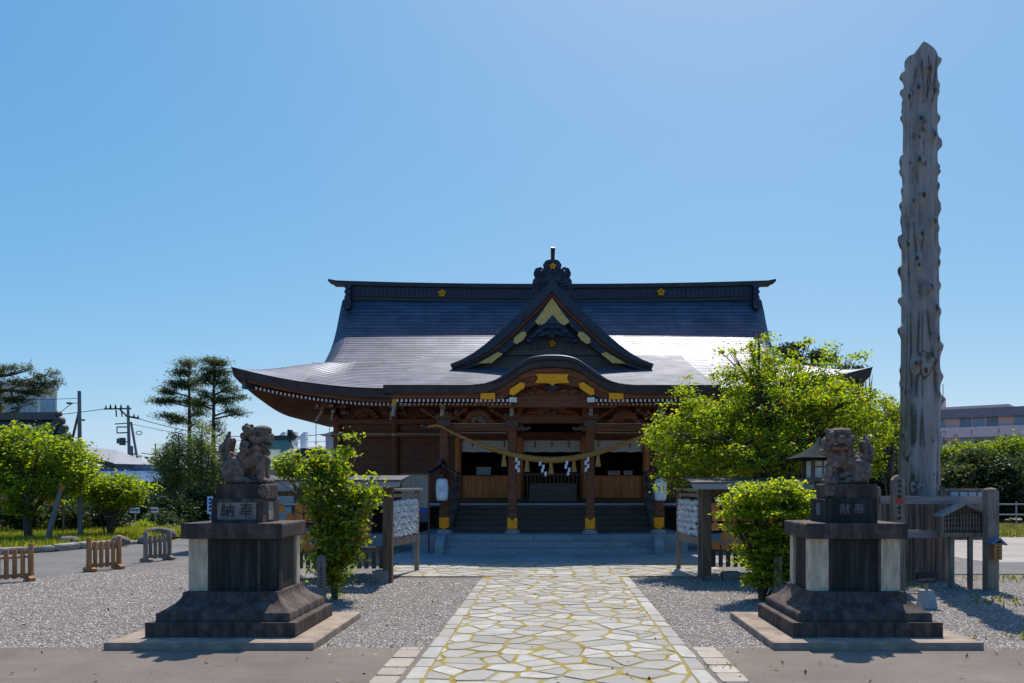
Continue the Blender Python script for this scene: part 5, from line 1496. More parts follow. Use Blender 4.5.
mb = MB(FN); Y = 13.25; mb.bx(wx(948, Y), wx(986, Y), Y, Y+.03, wz(540, Y), wz(489, Y)); mb.bx(wx(944, Y), wx(990, Y), Y-.03, Y+.06, wz(491, Y), wz(488.5, Y)); bk = mb.build('backboard', wood_grey, bevel=.006)
for k in range(4):
    mb = MB(FN); x0 = wx(950+9*k, Y); x1 = wx(957.5+9*k, Y); mb.bx(x0, x1, Y-.03, Y-.002, wz(499, Y), wz(492, Y)); mb.build('white_panel', simple('dull_white_panel', (.42,.44,.50), (.36,.38,.44), 4, .7, 0, 0), bk)
# wooden notice with little gabled roof on two legs
NT_ = thing('gabled_notice', 'small grey wooden notice board with gabled roof on two thin legs', 'notice board', (wx(962, 12.9), 12.9, 0))
Y = 12.9
for px in (951.5, 970): mb = MB(NT_); x = wx(px, Y); mb.bx(x-.032, x+.032, Y-.03, Y+.03, -.05, wz(535, Y)); mb.build('leg', wood_grey)
mb = MB(NT_); mb.prism([pp(941,533,Y), pp(984,533,Y), pp(984,513,Y), pp(962,505,Y), pp(941,513,Y)], Y-.02, Y+.02); mb.build('board', wood_rack)
mb = MB(NT_)
for k in range(13): x = wx(944+k*3.1, Y); mb.bx(x-.006, x+.006, Y-.05, Y-.022, wz(531, Y), wz(514, Y))
for z in (518, 523, 528): mb.bx(wx(943, Y), wx(983, Y), Y-.046, Y-.03, wz(z, Y)-.006, wz(z, Y)+.006)
mb.build('lattice', wood_grey)
qq = random.Random(4)
for k in range(9):
    mb = MB(NT_)
    for j in range(7): mb.bx(wx(945+k*4.2, Y), wx(946.6+k*4.2, Y), Y-.0225, Y-.019, wz(516+2*j+qq.random(), Y)-.012, wz(516+2*j, Y))
    mb.build('brush_line', inkm)
mb = MB(NT_)
for a, b in (((937,516.5),(962.5,503.5)), ((962,503.5),(989,516.5))):
    A = at(*a, Y); B = at(*b, Y); mb.beam(A+Vector((0,.02,0)), B+Vector((0,.02,0)), .30, .035)
mb.build('notice_roof', wood_greyh)
mb = MB(NT_); mb.bx(wx(938.5, Y), wx(986.5, Y), Y-.06, Y+.06, wz(536.5, Y), wz(532.5, Y)); mb.bx(wx(940, Y), wx(942.5, Y), Y-.05, Y+.05, wz(533, Y), wz(513, Y)); mb.bx(wx(983, Y), wx(985.5, Y), Y-.05, Y+.05, wz(533, Y), wz(513, Y)); mb.build('board_frame', wood_grey)
# small box lantern on the right post
LB = thing('box_lantern', 'small orange wooden box with blue tin roof fixed to the right fence post', 'lantern', (wx(997, 12.55), 12.55, wz(560, 12.55)))
Y = 12.55; mb = MB(LB); mb.bx(wx(992, Y), wx(1000, Y), Y-.06, Y+.08, wz(559.5, Y), wz(543, Y)); bx_ = mb.build('box', simple('lantern_wood', (.42,.19,.06), (.3,.13,.04), 6, .7, 0, .1))
mb = MB(LB); qq = random.Random(2)
for k in range(4): z = wz(546+3.2*k, Y); mb.bx(wx(995, Y), wx(997.5, Y), Y-.063, Y-.059, z-.02, z-.008); mb.bx(wx(995.6, Y), wx(996.3, Y), Y-.064, Y-.059, z-.03, z)
mb.build('brush_marks', inkm, bx_)
mb = MB(LB)
for a, b in (((988,543.5),(996.5,538)), ((996,538),(1003,544.5))): mb.beam(at(*a, Y), at(*b, Y), .24, .02)
mb.build('tin_roof', simple('blue_tin', (.10,.22,.42), (.08,.16,.32), 5, .4, .2, 0))
# tall pointed stake with brush writing and red seal
SK = thing('wooden_stake', 'tall round-topped wooden stake with brush writing and red mark before the log', 'stake', (wx(897.5, 12.6), 12.6, 0))
Y = 12.6; mb = MB(SK); w = wx(903.5, Y)-wx(897.5, Y); x = wx(897.7, Y)
mb.prism([(x-w, -.05), (x+w, -.05), (x+w, wz(480, Y)), (x+w*.6, wz(476.5, Y)), (x, wz(475, Y)), (x-w*.6, wz(476.5, Y)), (x-w, wz(480, Y))], Y-.05, Y+.05); st = mb.build('post', wood_grey)
mb = MB(SK); qq = random.Random(12)
for k, py in enumerate((480, 484.5, 490, 495.5, 506.5, 511, 517, 523)):
    for j in range(4):
        z = wz(py, Y)-.012*j; mb.bx(x-.05+qq.uniform(0,.03), x+.05-qq.uniform(0,.03), Y-.053, Y-.049, z-.006, z)
    mb.bx(x-.008+qq.uniform(-.02,.02), x+.008, Y-.054, Y-.049, wz(py, Y)-.05, wz(py, Y)+.01)
mb.build('brush_marks', inkm, st)
mb = MB(SK); mb.bx(x-.052, x+.052, Y-.056, Y-.05, wz(503.5, Y), wz(498, Y)); mb.build('red_seal', simple('seal_red', (.50,.06,.03), (.4,.05,.03), 8, .7, 0, 0), st)
# floodlight on concrete block
FLo = thing('floodlight', 'black floodlight on a tapered pale concrete block on the gravel', 'floodlight', (wx(926.5, 10.9), 10.9, 0))
Y = 10.9; mb = MB(FLo); x = wx(926.5, Y)
a, b, h = .105, .072, wz(590, Y); mb.hexa([(x-a,Y-a,-.02),(x+a,Y-a,-.02),(x+a,Y+a,-.02),(x-a,Y+a,-.02),(x-b,Y-b,h),(x+b,Y-b,h),(x+b,Y+b,h),(x-b,Y+b,h)]); mb.build('concrete_base', conc, bevel=.008)
mb = MB(FLo); mb.tube([(x, Y, h-.02), (x, Y, wz(583, Y))], .022, 10); mb.build('peg', simple('peg_wood', (.42,.30,.16), (.3,.2,.1), 8, .7, 0, 0))
mb = MB(FLo); zc = wz(574.5, Y); mb.hexa([(x-.125,Y-.06,zc-.055),(x+.125,Y-.06,zc-.04),(x+.125,Y+.04,zc-.07),(x-.125,Y+.04,zc-.085),(x-.125,Y-.05,zc+.045),(x+.125,Y-.05,zc+.05),(x+.125,Y+.05,zc+.03),(x-.125,Y+.05,zc+.025)]); mb.build('lamp_housing', blackm, bevel=.012)
mb = MB(FLo); mb.tube([(x-.135, Y, zc-.01), (x-.135, Y, zc-.09), (x, Y, zc-.105), (x+.135, Y, zc-.09), (x+.135, Y, zc-.01)], .008, 6); mb.build('bracket', blackm)

# ------------------------------------------------------------------ low wooden barriers along the side path
def barrier(mat, name='wooden_barrier'):
    Bq = thing(name, '', 'barrier', (0,0,0), 0, 'low wooden barriers along the side path', world=False)
    n = 6; L = .60
    for k in range(n):
        x = -L/2+L*k/(n-1); big = k in (0, n-1); mb = MB(); r_ = .046 if big else .036; h = .62 if big else .54
        mb.tube([(x, 0, .05), (x, 0, h-.02), (x, 0, h)], [r_, r_, r_*.8], 10); mb.build('picket', mat, Bq)
    mb = MB(); mb.beam((-L/2-.04, 0, .10), (L/2+.04, 0, .10), .07, .06); mb.build('sill', mat, Bq, bevel=.008)
    mb = MB(); mb.tube([(-L/2, .01, .40), (L/2, .01, .40)], .018, 8); mb.build('rail', mat, Bq)
    for s in (-1, 1): mb = MB(); mb.prism([(-.15,0),(.15,0),(.15,.05),(.06,.085),(-.06,.085),(-.15,.05)], s*L/2-.045-s*.02, s*L/2+.045-s*.02, 'x'); mb.build('foot', mat, Bq, bevel=.006)
    return Bq
b1 = barrier(wood_orange); b1.location = (-8.93, 13.72, 0); b1.rotation_euler.z = R(50); b1['label'] = 'orange brown wooden barrier cut by the left edge of the photo'
copy_thing(b1, (-8.46, 15.72, 0), R(62), 'orange brown wooden barrier in front of the lawn corner rocks')
b3 = barrier(wood_grey); b3.location = (-8.35, 17.62, 0); b3.rotation_euler.z = R(84); b3['label'] = 'grey wooden barrier third along the path'; b3.rotation_euler.z = R(66)
copy_thing(b3, (-8.02, 19.5, 0), R(70), 'grey wooden barrier farthest along the path, partly behind the left pedestal')
# ------------------------------------------------------------------ trees and shrubs
leaf_shrub = leafmat('shrub_leaf', (.040,.075,.010), (.15,.215,.014), (.60,.70,.012), .54, .45, (.34,.10,.015), .035)
leaf_bush = leafmat('maple_leaf', (.060,.10,.010), (.20,.26,.014), (.78,.86,.012), .60, .45, (.34,.03,.03), .012)
leaf_tree = leafmat('plum_leaf', (.050,.075,.008), (.18,.23,.010), (.66,.78,.008), .62, .42, (.32,.14,.01), .05)
leaf_gard = leafmat('garden_leaf', (.050,.085,.010), (.17,.24,.014), (.66,.78,.014), .54, .5)
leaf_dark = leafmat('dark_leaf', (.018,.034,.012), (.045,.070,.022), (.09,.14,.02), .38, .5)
leaf_far = leafmat('far_leaf', (.025,.042,.014), (.070,.095,.022), (.16,.20,.025), .42, .55)
leaf_farl = leafmat('far_leaf_bright', (.07,.11,.012), (.15,.20,.02), (.46,.56,.02), .55, .55)
leaf_bamb = leafmat('bamboo_leaf', (.07,.10,.02), (.16,.18,.04), (.42,.46,.06), .52, .5)
needle = leafmat('pine_needle', (.032,.050,.018), (.095,.115,.032), (.22,.24,.04), .42, .5)
leaf_purple = leafmat('purple_blossom', (.16,.12,.24), (.26,.20,.38), (.28,.2,.4), .4, .6)
def pb(px, py, Y, rx, rz, ry=None):
    c = at(px, py, Y); a = rx*Y/F; return (c.x, c.y, c.z, a, a if ry is None else ry, rz*Y/F)
def sample_blobs(blobs, n, q, shell=.55):
    vol = np.array([b[3]*b[4]*b[5] for b in blobs])**.8; idx = q.choice(len(blobs), n, p=vol/vol.sum())
    B = np.array(blobs)[idx]; d = q.normal(size=(n, 3)); d /= np.linalg.norm(d, axis=1)[:, None]
    r_ = (shell+(1-shell)*q.random(n))*q.uniform(.75, 1.08, n); r_ = np.where(q.random(n) < .3, q.random(n)**.5, r_)
    return B[:, :3]+d*r_[:, None]*B[:, 3:6]
def tree(name, label, base, trunk, blobs, ncl, per, size, cr, mat, bk, seed, group=None, limbs=16, cat='tree', flat=.55, aspect=.5, up=.35, zmin=None, twr=.010, extra=None, part='crown', trunkname='trunk'):
    Tr = thing(name, label, cat, base, 0, group); q = np.random.default_rng(seed)
    C = sample_blobs(blobs, ncl, q)
    if zmin is not None: C[:, 2] = np.maximum(C[:, 2], zmin)
    cen = np.repeat(C, per, 0); k = q.uniform(.5, 1.3, ncl).repeat(per)[:, None]
    cen = cen+q.normal(size=cen.shape)*np.array([cr, cr, cr*flat])*k
    if zmin is not None: cen[:, 2] = np.maximum(cen[:, 2], zmin*.6)
    quads_obj(part, leaf_arr(cen, size, up, seed, aspect), mat, Tr, Tr['_o'])
    if extra is not None:
        n, m2, s2 = extra; E = C[q.choice(ncl, n)]; E = np.repeat(E, 8, 0)+q.normal(size=(n*8, 3))*cr*.5; quads_obj('blossom', leaf_arr(E, s2, up, seed+1, .8), m2, Tr, Tr['_o'])
    mb = MB(Tr); pts = [Vector(p[:3]) for p in trunk]; rad = [p[3] for p in trunk]
    mb.tube(pts, rad, 10)
    top = C[q.choice(ncl, min(limbs, ncl), replace=False)]
    for p in top:
        p = Vector(p); j = int(q.integers(max(0, len(pts)-3), len(pts))); a = pts[j]; m = a.lerp(p, .5)+Vector((q.normal()*.05, q.normal()*.05, abs(q.normal())*.12))*(p-a).length
        r0 = rad[j]*.5; mb.tube([a, a.lerp(m, .55)+Vector((0, 0, .03)), m, p], [r0, r0*.75, r0*.5, max(.004, twr*.5)], 6)
        for b in range(3):
            e = p+Vector(q.normal(size=3))*cr*1.6; mb.tube([m, m.lerp(e, .6), e], [r0*.4, r0*.25, .004], 5)
    mb.build(trunkname, bk, Tr); return Tr
# shrub left of the path, behind the pedestal
Y = 11.7
tree('shrub', 'tall leafy green shrub with reddish tips behind the left pedestal', (wx(335, Y), Y, 0),
     [(wx(335,Y),Y,-.05,.05),(wx(334,Y),Y,.3,.04),(wx(331,Y),Y+.05,.75,.035),(wx(326,Y),Y,1.1,.03)],
     [pb(330,500,Y,35,32,.42), pb(298,466,Y,25,13,.32), pb(284,468,Y,10,9,.2), pb(348,515,Y,22,28,.34), pb(330,545,Y,20,28,.32), pb(368,497,Y,14,15,.25), pb(330,468,Y,20,16,.28), pb(343,450,Y,6,10,.13), pb(350,436,Y,5,6,.09), pb(366,478,Y,7,5,.12), pb(334,572,Y,13,20,.22), pb(352,545,Y,12,22,.2), pb(318,450,Y,7,6,.12)],
     330, 28, .072, .085, leaf_shrub, bark, 31, limbs=40, cat='shrub', part='foliage', trunkname='stem')
Y = 11.6
tree('bush', 'rounded bright yellow green maple bush left of the right pedestal', (wx(762, Y), Y, 0),
     [(wx(762,Y),Y,-.05,.05),(wx(760,Y),Y,.3,.045),(wx(757,Y),Y,.65,.035)],
     [pb(770,491,Y,40,7,.45), pb(752,501,Y,36,6,.45), pb(793,500,Y,28,7,.4), pb(742,515,Y,26,5,.35), pb(776,513,Y,42,8,.5), pb(803,512,Y,18,5,.35), pb(738,528,Y,18,4,.25), pb(770,531,Y,40,10,.45), pb(798,532,Y,20,8,.4), pb(772,549,Y,38,14,.45), pb(776,566,Y,34,14,.42), pb(764,580,Y,24,9,.35), pb(790,572,Y,20,12,.35), pb(786,483,Y,16,3,.2), pb(752,487,Y,12,3,.2)],
     640, 30, .060, .07, leaf_bush, bark, 32, limbs=40, cat='bush', flat=.34, up=.8, part='foliage', trunkname='stem')
Y = 15.3
tree('leafy_tree', 'large spreading yellow green tree covering the right end of the shrine roof', (wx(775, Y), Y, 0),
     [(wx(775,Y),Y,-.05,.17),(wx(773,Y),Y,.8,.14),(wx(776,Y),Y,1.4,.12),(wx(770,Y),Y,2.0,.10),(wx(772,Y),Y,2.6,.07)],
     [pb(775,405,Y,62,38,1.7), pb(705,425,Y,40,30,1.0), pb(668,435,Y,20,26,.6), pb(835,412,Y,48,34,1.6), pb(880,425,Y,24,24,.7), pb(760,452,Y,85,30,1.8), pb(765,365,Y,40,20,.8), pb(700,462,Y,36,20,.8), pb(850,455,Y,38,26,.9), pb(735,380,Y,26,18,.6), pb(820,375,Y,24,16,.6), pb(665,468,Y,14,12,.4), pb(685,400,Y,16,16,.5), pb(750,346,Y,8,7,.3), pb(845,362,Y,14,8,.3), pb(893,404,Y,8,10,.25), pb(652,448,Y,8,22,.3), pb(668,488,Y,14,10,.35), pb(692,482,Y,20,12,.4), pb(690,378,Y,5,9,.2), pb(722,352,Y,6,9,.2), pb(736,345,Y,4,8,.2), pb(830,350,Y,5,10,.2), pb(862,356,Y,8,5,.2), pb(878,392,Y,5,9,.2), pb(806,348,Y,5,9,.2), pb(903,428,Y,5,8,.2), pb(768,340,Y,4,8,.2)],
     1120, 44, .060, .092, leaf_tree, bark, 33, limbs=60, twr=.014)
# garden trees on the left
G_ = 'small trees in the garden'
Y = 22.5
tree('garden_tree', 'broad bright green garden tree at the left edge propped by a slanted pole', (wx(30, Y), Y, 0),
     [(wx(30,Y),Y,-.05,.12),(wx(27,Y),Y,.6,.10),(wx(30,Y),Y,1.3,.08),(wx(36,Y),Y,1.8,.06)],
     [pb(28,448,Y,48,24,1.3), pb(70,462,Y,28,20,.9), pb(5,470,Y,36,26,1.1), pb(48,485,Y,42,16,1.0), pb(-15,450,Y,40,30,1.2), pb(18,505,Y,18,12,.5), pb(78,478,Y,20,14,.6)],
     520, 34, .105, .15, leaf_gard, bark, 34, G_, limbs=36)
Y = 24.0
tree('garden_tree', 'small low garden tree with drooping yellow green leaves beside the lamp pole', (wx(112, Y), Y, 0),
     [(wx(108,Y),Y,-.05,.07),(wx(112,Y),Y,.5,.06),(wx(118,Y),Y,.9,.05)],
     [pb(110,484,Y,28,11,.8), pb(138,490,Y,20,8,.6), pb(90,494,Y,18,12,.6), pb(118,500,Y,26,9,.7)],
     210, 32, .10, .13, leaf_gard, bark, 35, G_, limbs=20, flat=.4)
Y = 25.5
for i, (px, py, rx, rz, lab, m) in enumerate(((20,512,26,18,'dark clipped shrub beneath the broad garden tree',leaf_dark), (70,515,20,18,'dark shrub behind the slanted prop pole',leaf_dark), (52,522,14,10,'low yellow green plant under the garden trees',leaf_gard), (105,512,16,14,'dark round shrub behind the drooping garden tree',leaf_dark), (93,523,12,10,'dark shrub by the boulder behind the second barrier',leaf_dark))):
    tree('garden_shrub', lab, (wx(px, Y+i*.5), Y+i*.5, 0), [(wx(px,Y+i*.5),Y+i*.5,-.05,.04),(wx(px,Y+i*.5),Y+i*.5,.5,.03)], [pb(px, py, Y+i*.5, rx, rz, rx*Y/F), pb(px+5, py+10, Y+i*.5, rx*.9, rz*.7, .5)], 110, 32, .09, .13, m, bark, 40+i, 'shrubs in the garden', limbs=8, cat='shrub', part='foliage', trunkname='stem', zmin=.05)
# reddish clipped azaleas by the path bend
leaf_red = leafmat('azalea_leaf', (.10,.045,.03), (.17,.09,.05), (.22,.12,.04), .4, .5)
for px, py, rx, rz, Y, lab, m in ((118,527,9,5.5,29,'low reddish clipped azalea at the bend of the path',leaf_red), (143,527,9,6,30,'low yellow green clipped azalea at the bend of the path',leaf_gard)):
    tree('azalea', lab, (wx(px, Y), Y, 0), [(wx(px,Y),Y,-.05,.03),(wx(px,Y),Y,.15,.02)], [pb(px, py, Y, rx, rz, .35)], 70, 30, .06, .08, m, bark, 50+px, 'clipped azaleas', limbs=5, cat='shrub', part='foliage', trunkname='stem', zmin=.03)
# hedge-like dark bushes in the middle distance
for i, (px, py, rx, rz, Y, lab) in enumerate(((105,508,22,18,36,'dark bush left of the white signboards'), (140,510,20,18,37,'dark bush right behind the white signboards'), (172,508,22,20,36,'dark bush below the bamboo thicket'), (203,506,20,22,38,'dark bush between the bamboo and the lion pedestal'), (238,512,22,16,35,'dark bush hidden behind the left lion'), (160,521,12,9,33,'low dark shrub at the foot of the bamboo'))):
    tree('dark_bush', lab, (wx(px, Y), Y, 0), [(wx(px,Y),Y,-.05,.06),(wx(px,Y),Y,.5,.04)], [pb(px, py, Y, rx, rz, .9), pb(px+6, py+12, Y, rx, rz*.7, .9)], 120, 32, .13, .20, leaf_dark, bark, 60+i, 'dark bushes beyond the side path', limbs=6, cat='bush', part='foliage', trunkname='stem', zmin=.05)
# bamboo thicket: loose pale culms
for i, (px, pt) in enumerate(((164,440), (176,428), (188,432), (199,420), (222,436), (230,448), (206,440), (171,455))):
    Y = 38+(i % 3)*.8; z = wz(pt, Y)
    tree('bamboo', ('slender pale bamboo stem number by position', '')[0] if False else ['leftmost bamboo stem left of the tall conifers', 'second bamboo stem beneath the left conifer', 'bamboo stem right before the left conifer trunk', 'tallest bamboo stem between the two conifer trunks', 'bamboo stem right of the right conifer trunk', 'rightmost bamboo stem beside the left lion', 'short bamboo stem close to the right conifer trunk', 'short leaning bamboo stem above the blue roof'][i], (wx(px, Y), Y, 0),
         [(wx(px,Y),Y,-.05,.045),(wx(px+2,Y),Y,z*.5,.04),(wx(px+3,Y),Y,z*.95,.015)], [pb(px+2, pt+16, Y, 8, 18, .5), pb(px+1, pt+45, Y, 10, 24, .6), pb(px-3, pt+25, Y, 7, 16, .5)], 95, 22, .17, .22, leaf_bamb, bark_grey, 70+i, 'bamboo stems beneath the conifers', limbs=10, aspect=.22, flat=.8, cat='bamboo', trunkname='culm')
# two tall conifers with flat tiers
def conifer(label, px, pyt, pyb, Y, tiers, seed, lean=0):
    C = [pb(a, b, Y, rx, rz, rx*Y/F*.8) for a, b, rx, rz in tiers]; z = wz(pyt, Y)
    Tr = thing('tall_conifer', label, 'tree', (wx(px, Y), Y, 0), 0, 'tall conifers behind the left lion'); q = np.random.default_rng(seed)
    P = sample_blobs(C, 340, q, .2)+q.normal(size=(340, 3))*np.array([.08,.08,.05]); cen = np.repeat(P, 28, 0)+q.normal(size=(340*28, 3))*np.array([.19, .19, .085])
    quads_obj('crown', leaf_arr(cen, .19, .5, seed, .16), needle, Tr, Tr['_o'])
    mb = MB(Tr); trunk = [Vector((wx(px+lean*t, Y), Y, -.05+(z+.05)*t)) for t in np.linspace(0, 1, 9)]
    mb.tube(trunk, list(np.linspace(.17, .03, 9)), 10)
    for c in C:
        zz = c[2]-.15; t = min(.98, max(.3, zz/z)); a = Vector((wx(px+lean*t, Y), Y, zz-.1)); e = Vector(c[:3]); mb.tube([a, a.lerp(e, .6)+Vector((0,0,.05)), e, e+(e-a)*.4], [.05, .04, .025, .008], 6)
    mb.build('trunk', bark, Tr)
conifer('tall conifer with flat tiers of needles, the left one of the pair', 190, 362, 500, 43, [(187,364,8,4),(182,373,11,4),(178,384,11,4),(168,392,9,3.5),(163,402,11,3),(172,400,9,3.5),(168,416,11,3.5),(177,420,9,4),(192,402,10,5),(198,413,9,5),(190,385,9,5),(195,424,6,4)], 81, -1)
conifer('taller conifer with long bare trunk directly behind the left lion', 213, 357, 500, 41, [(208,362,12,4),(220,363,8,3.5),(213,372,15,4.5),(204,380,12,4.5),(221,382,11,4.5),(230,390,11,4),(238,397,8,3.5),(222,400,13,5),(205,395,9,5),(234,411,11,4.5),(243,414,4,3),(200,405,9,5),(217,424,6,6),(226,373,8,3),(222,434,5,5)], 82, 1)
# pine reaching in from the upper left
Y = 24.0
PN = thing('pine_tree', 'dark pine reaching in from the upper left over the garden', 'tree', (wx(-75, Y), Y, 0)); q = np.random.default_rng(91)
TI = [(-5,371,20,6),(12,368,8,4),(27,369,6,4.5),(38,377,7,5),(52,374,6,5),(57,381,6,5),(45,386,13,5),(28,384,14,5),(32,393,18,4.5),(8,383,16,6),(-10,390,18,7),(15,400,16,4),(20,410,6,4),(28,405,6,4),(-12,408,20,5),(-50,372,30,10),(-80,380,30,12),(-60,400,30,10),(-45,350,24,8)]
C = [pb(a, b, Y, rx, rz, rx*Y/F*.8) for a, b, rx, rz in TI]
P = sample_blobs(C, 620, q, .3); cen = np.repeat(P, 34, 0)+q.normal(size=(620*34, 3))*np.array([.085, .085, .05])
quads_obj('crown', leaf_arr(cen, .135, .6, 91, .13), needle, PN, PN['_o'])
mb = MB(PN); mb.tube([at(-75, 545, Y), at(-72, 480, Y), at(-66, 420, Y), at(-55, 370, Y), at(-48, 345, Y)], [.2,.18,.15,.10,.04], 12)
mb.tube([at(-62, 398, Y), at(-25, 394, Y), at(10, 390, Y), at(30, 393, Y), at(48, 388, Y)], [.09,.07,.05,.035,.015], 8)
mb.tube([at(-58, 380, Y), at(-20, 378, Y), at(10, 375, Y), at(27, 371, Y)], [.08,.06,.04,.015], 8); mb.tube([at(10, 390, Y), at(15, 402, Y), at(22, 409, Y)], [.03,.02,.01], 6)
for c in C:
    e = Vector(c[:3]); a = e+Vector((-.5, 0, -.12)); mb.tube([a, e], [.022, .008], 5)
mb.build('trunk', bark, PN)
# trees on the right beyond the lot
RT = [(905,470,26,38,33,leaf_dark,'dark green tree directly behind the giant log'), (872,462,24,34,31,leaf_dark,'dark green tree behind the right lion between tree and log'),
      (948,478,22,34,37,leaf_far,'dark rounded tree right of the giant log'), (972,470,24,36,38,leaf_far,'green tree behind the gabled notice'), (1000,474,25,36,37,leaf_dark,'darkest tree above the right fence post'), (1026,470,24,38,38,leaf_far,'green tree cut by the right edge of the photo'), (1060,470,26,38,38,leaf_far,'green tree just beyond the right edge')]
for i, (px, py, rx, rz, Y, m, lab) in enumerate(RT):
    tree('lot_tree', lab, (wx(px, Y), Y, 0), [(wx(px,Y),Y,-.05,.16),(wx(px,Y),Y,1.2,.13),(wx(px,Y),Y,2.2,.08)], [pb(px, py+14, Y, rx, rz*.72, 1.2), pb(px-8, py+30, Y, rx*.9, rz*.5, 1.1), pb(px+9, py+30, Y, rx*.8, rz*.5, 1.1), pb(px+4+5*(i%3-1), py-6-4*(i%2), Y, rx*.6, rz*.35, .8)], 330, 32, .15, .2, m, bark, 100+i, 'trees beyond the car park', limbs=14, zmin=.3)
for i, (px, py, rx, rz, Y, lab) in enumerate(((942,455,20,10,44,'bright yellow green treetop right beside the giant log'), (968,453,18,10,45,'bright yellow green treetop below the middle of the pink building'), (993,452,18,12,45,'bright yellow green treetop below the balcony of the pink building'), (1018,450,20,13,44,'bright yellow green treetop at the right photo edge'))):
    tree('sunlit_tree', lab, (wx(px, Y), Y, 0), [(wx(px,Y),Y,-.05,.15),(wx(px,Y),Y,1.6,.12),(wx(px,Y),Y,2.8,.08)], [pb(px, py, Y, rx, rz, 1.1), pb(px, py+22, Y, rx, 20, 1.1)], 190, 30, .17, .22, leaf_farl, bark, 120+i, 'sunlit trees below the pink building', limbs=10)
tree('wisteria', 'hazy purple blossoming tree peeking out left of the giant log', (wx(892, 27), 27, 0), [(wx(892,27),27,-.05,.1),(wx(892,27),27,1.5,.08),(wx(892,27),27,2.8,.05)], [pb(892,420,27,10,12,.4), pb(886,440,27,12,14,.5)], 70, 26, .12, .14, leaf_far, bark, 130, limbs=8, extra=(60, leaf_purple, .09))
for i, (px, py, rx, rz, Y, lab) in enumerate(((792,352,14,11,40,'dark round treetop showing behind the roof corner'), (822,358,14,10,41,'dark treetop behind the roof right of the round one'), (850,372,14,10,42,'lower dark treetop behind the eave tip'))):
    tree('rear_tree', lab, (wx(px, Y), Y, 0), [(wx(px,Y),Y,-.05,.25),(wx(px,Y),Y,3,.2),(wx(px,Y),Y,6,.1)], [pb(px, py, Y, rx, rz, .7), pb(px, py+24, Y, rx*1.3, 20, .9), pb(px, py+60, Y, rx*1.2, 26, .9)], 240, 32, .14, .17, leaf_dark, bark, 140+i, 'dark trees behind the shrine', limbs=12)
# far wood closing the horizon
def far_wood(label, x0, x1, y0, y1, n, h, seed):
    q = np.random.default_rng(seed); N = n; P = np.stack([q.uniform(x0, x1, N), q.uniform(y0, y1, N), np.zeros(N)], 1); P[:, 2] = h*(.15+.85*q.random(N)**.7)*(0.75+.25*np.sin(P[:, 0]*.9))
    cen = np.repeat(P, 24, 0)+q.normal(size=(N*24, 3))*np.array([.5, .5, .35]); cen[:, 2] = np.maximum(cen[:, 2], .05)
    o = quads_obj('distant_wood', leaf_arr(cen, .42, .35, seed), leaf_far); tag(o, label, 'wood', kind='stuff')
far_wood('distant dark wood closing the view on the left beyond the side path', -75, 0, 52, 58, 2500, 3.0, 151)
far_wood('distant dark wood closing the view on the right beyond the car park', 0, 80, 50, 56, 2900, 4.2, 152)

# slanted prop and lamp pole in the garden
PR = thing('prop_pole', 'slanted grey prop pole leaning into the broad garden tree', 'pole', (wx(47, 22), 22, 0))
mb = MB(PR); mb.tube([at(46, 545, 22), at(62, 485, 22)], [.075, .06], 10); mb.build('pole_shaft', steel_pole)
mb = MB(PR); p = at(61.5, 487, 22); mb.tube([p+Vector((-.02,0,-.06)), p+Vector((.02,0,.06))], [.085,.085], 10); mb.build('rope_binding', strawm)
UP = thing('lamp_pole', 'grey concrete lamp pole with short brace rising behind the garden trees', 'utility pole', (wx(80, 23.2), 23.2, 0)); Y = 23.2
mb = MB(UP); mb.tube([(wx(80.5, Y), Y, -.05), (wx(79.3, Y), Y, wz(391, Y))], [.07, .045], 12); mb.build('pole_shaft', steel_pole)
mb = MB(UP); mb.tube([at(78.5, 413, Y), at(71, 445, Y), at(63, 480, Y)], [.03,.035,.035], 8); mb.build('brace', simple('rusty_brace', (.14,.08,.06), (.09,.05,.04), 5, .8, 0, 0))
mb = MB(UP); mb.tube([at(79, 403.5, Y), at(73, 403, Y), at(67, 407, Y), at(60, 413, Y)], [.012,.012,.01,.008], 6); c = at(69.5, 403.2, Y); mb.ell(c, (.10, .06, .035), 10, 6); c = at(83.5, 420, Y); mb.ell(c, (.06,.04,.03), 8, 6); mb.tube([at(79.5, 418, Y), c], .01, 6); mb.build('street_light', steel_pole)
UQ = thing('utility_pole', 'dark utility pole with crossarms, transformer and brace beyond the blue roofed house', 'utility pole', (wx(130, 72), 72, 0)); Y = 72
mb = MB(UQ); mb.tube([(wx(130.5, Y), Y, -.05), (wx(128, Y), Y, wz(405.5, Y))], [.17, .11], 10); mb.build('pole_shaft', steel_pole)
mb = MB(UQ); mb.tube([at(131, 422, Y), at(137.5, 460, Y), at(142, 490, Y)], [.10,.11,.11], 8); mb.build('brace', steel_pole)
def arm(pts, r_, nm='crossarm'): mb = MB(UQ); mb.tube([at(a, b, Y) for a, b in pts], r_, 6); return mb.build(nm, blackm)
arm([(104,409),(131,408.5)], .07); arm([(120,409.5),(128,417)], .08); arm([(126,416),(139,418.5)], .09); arm([(115,424),(132,423)], .05); arm([(117,427),(129,427)], .06); arm([(117,427),(117,433)], .05); arm([(117,433),(129,432.5)], .06)
mb = MB(UQ)
for px, py in ((106,409),(110.5,408),(115.5,408),(121,408),(134,417.5),(138,418.8)): c = at(px, py-.5, Y); mb.tube([c+Vector((0,0,-.06)), c+Vector((0,0,.28))], [.1,.03], 8)
for px in (116, 121.5): mb.tube([at(px, 410, Y), at(px+.6, 417, Y)], [.07,.05], 6)
mb.build('insulator', blackm)
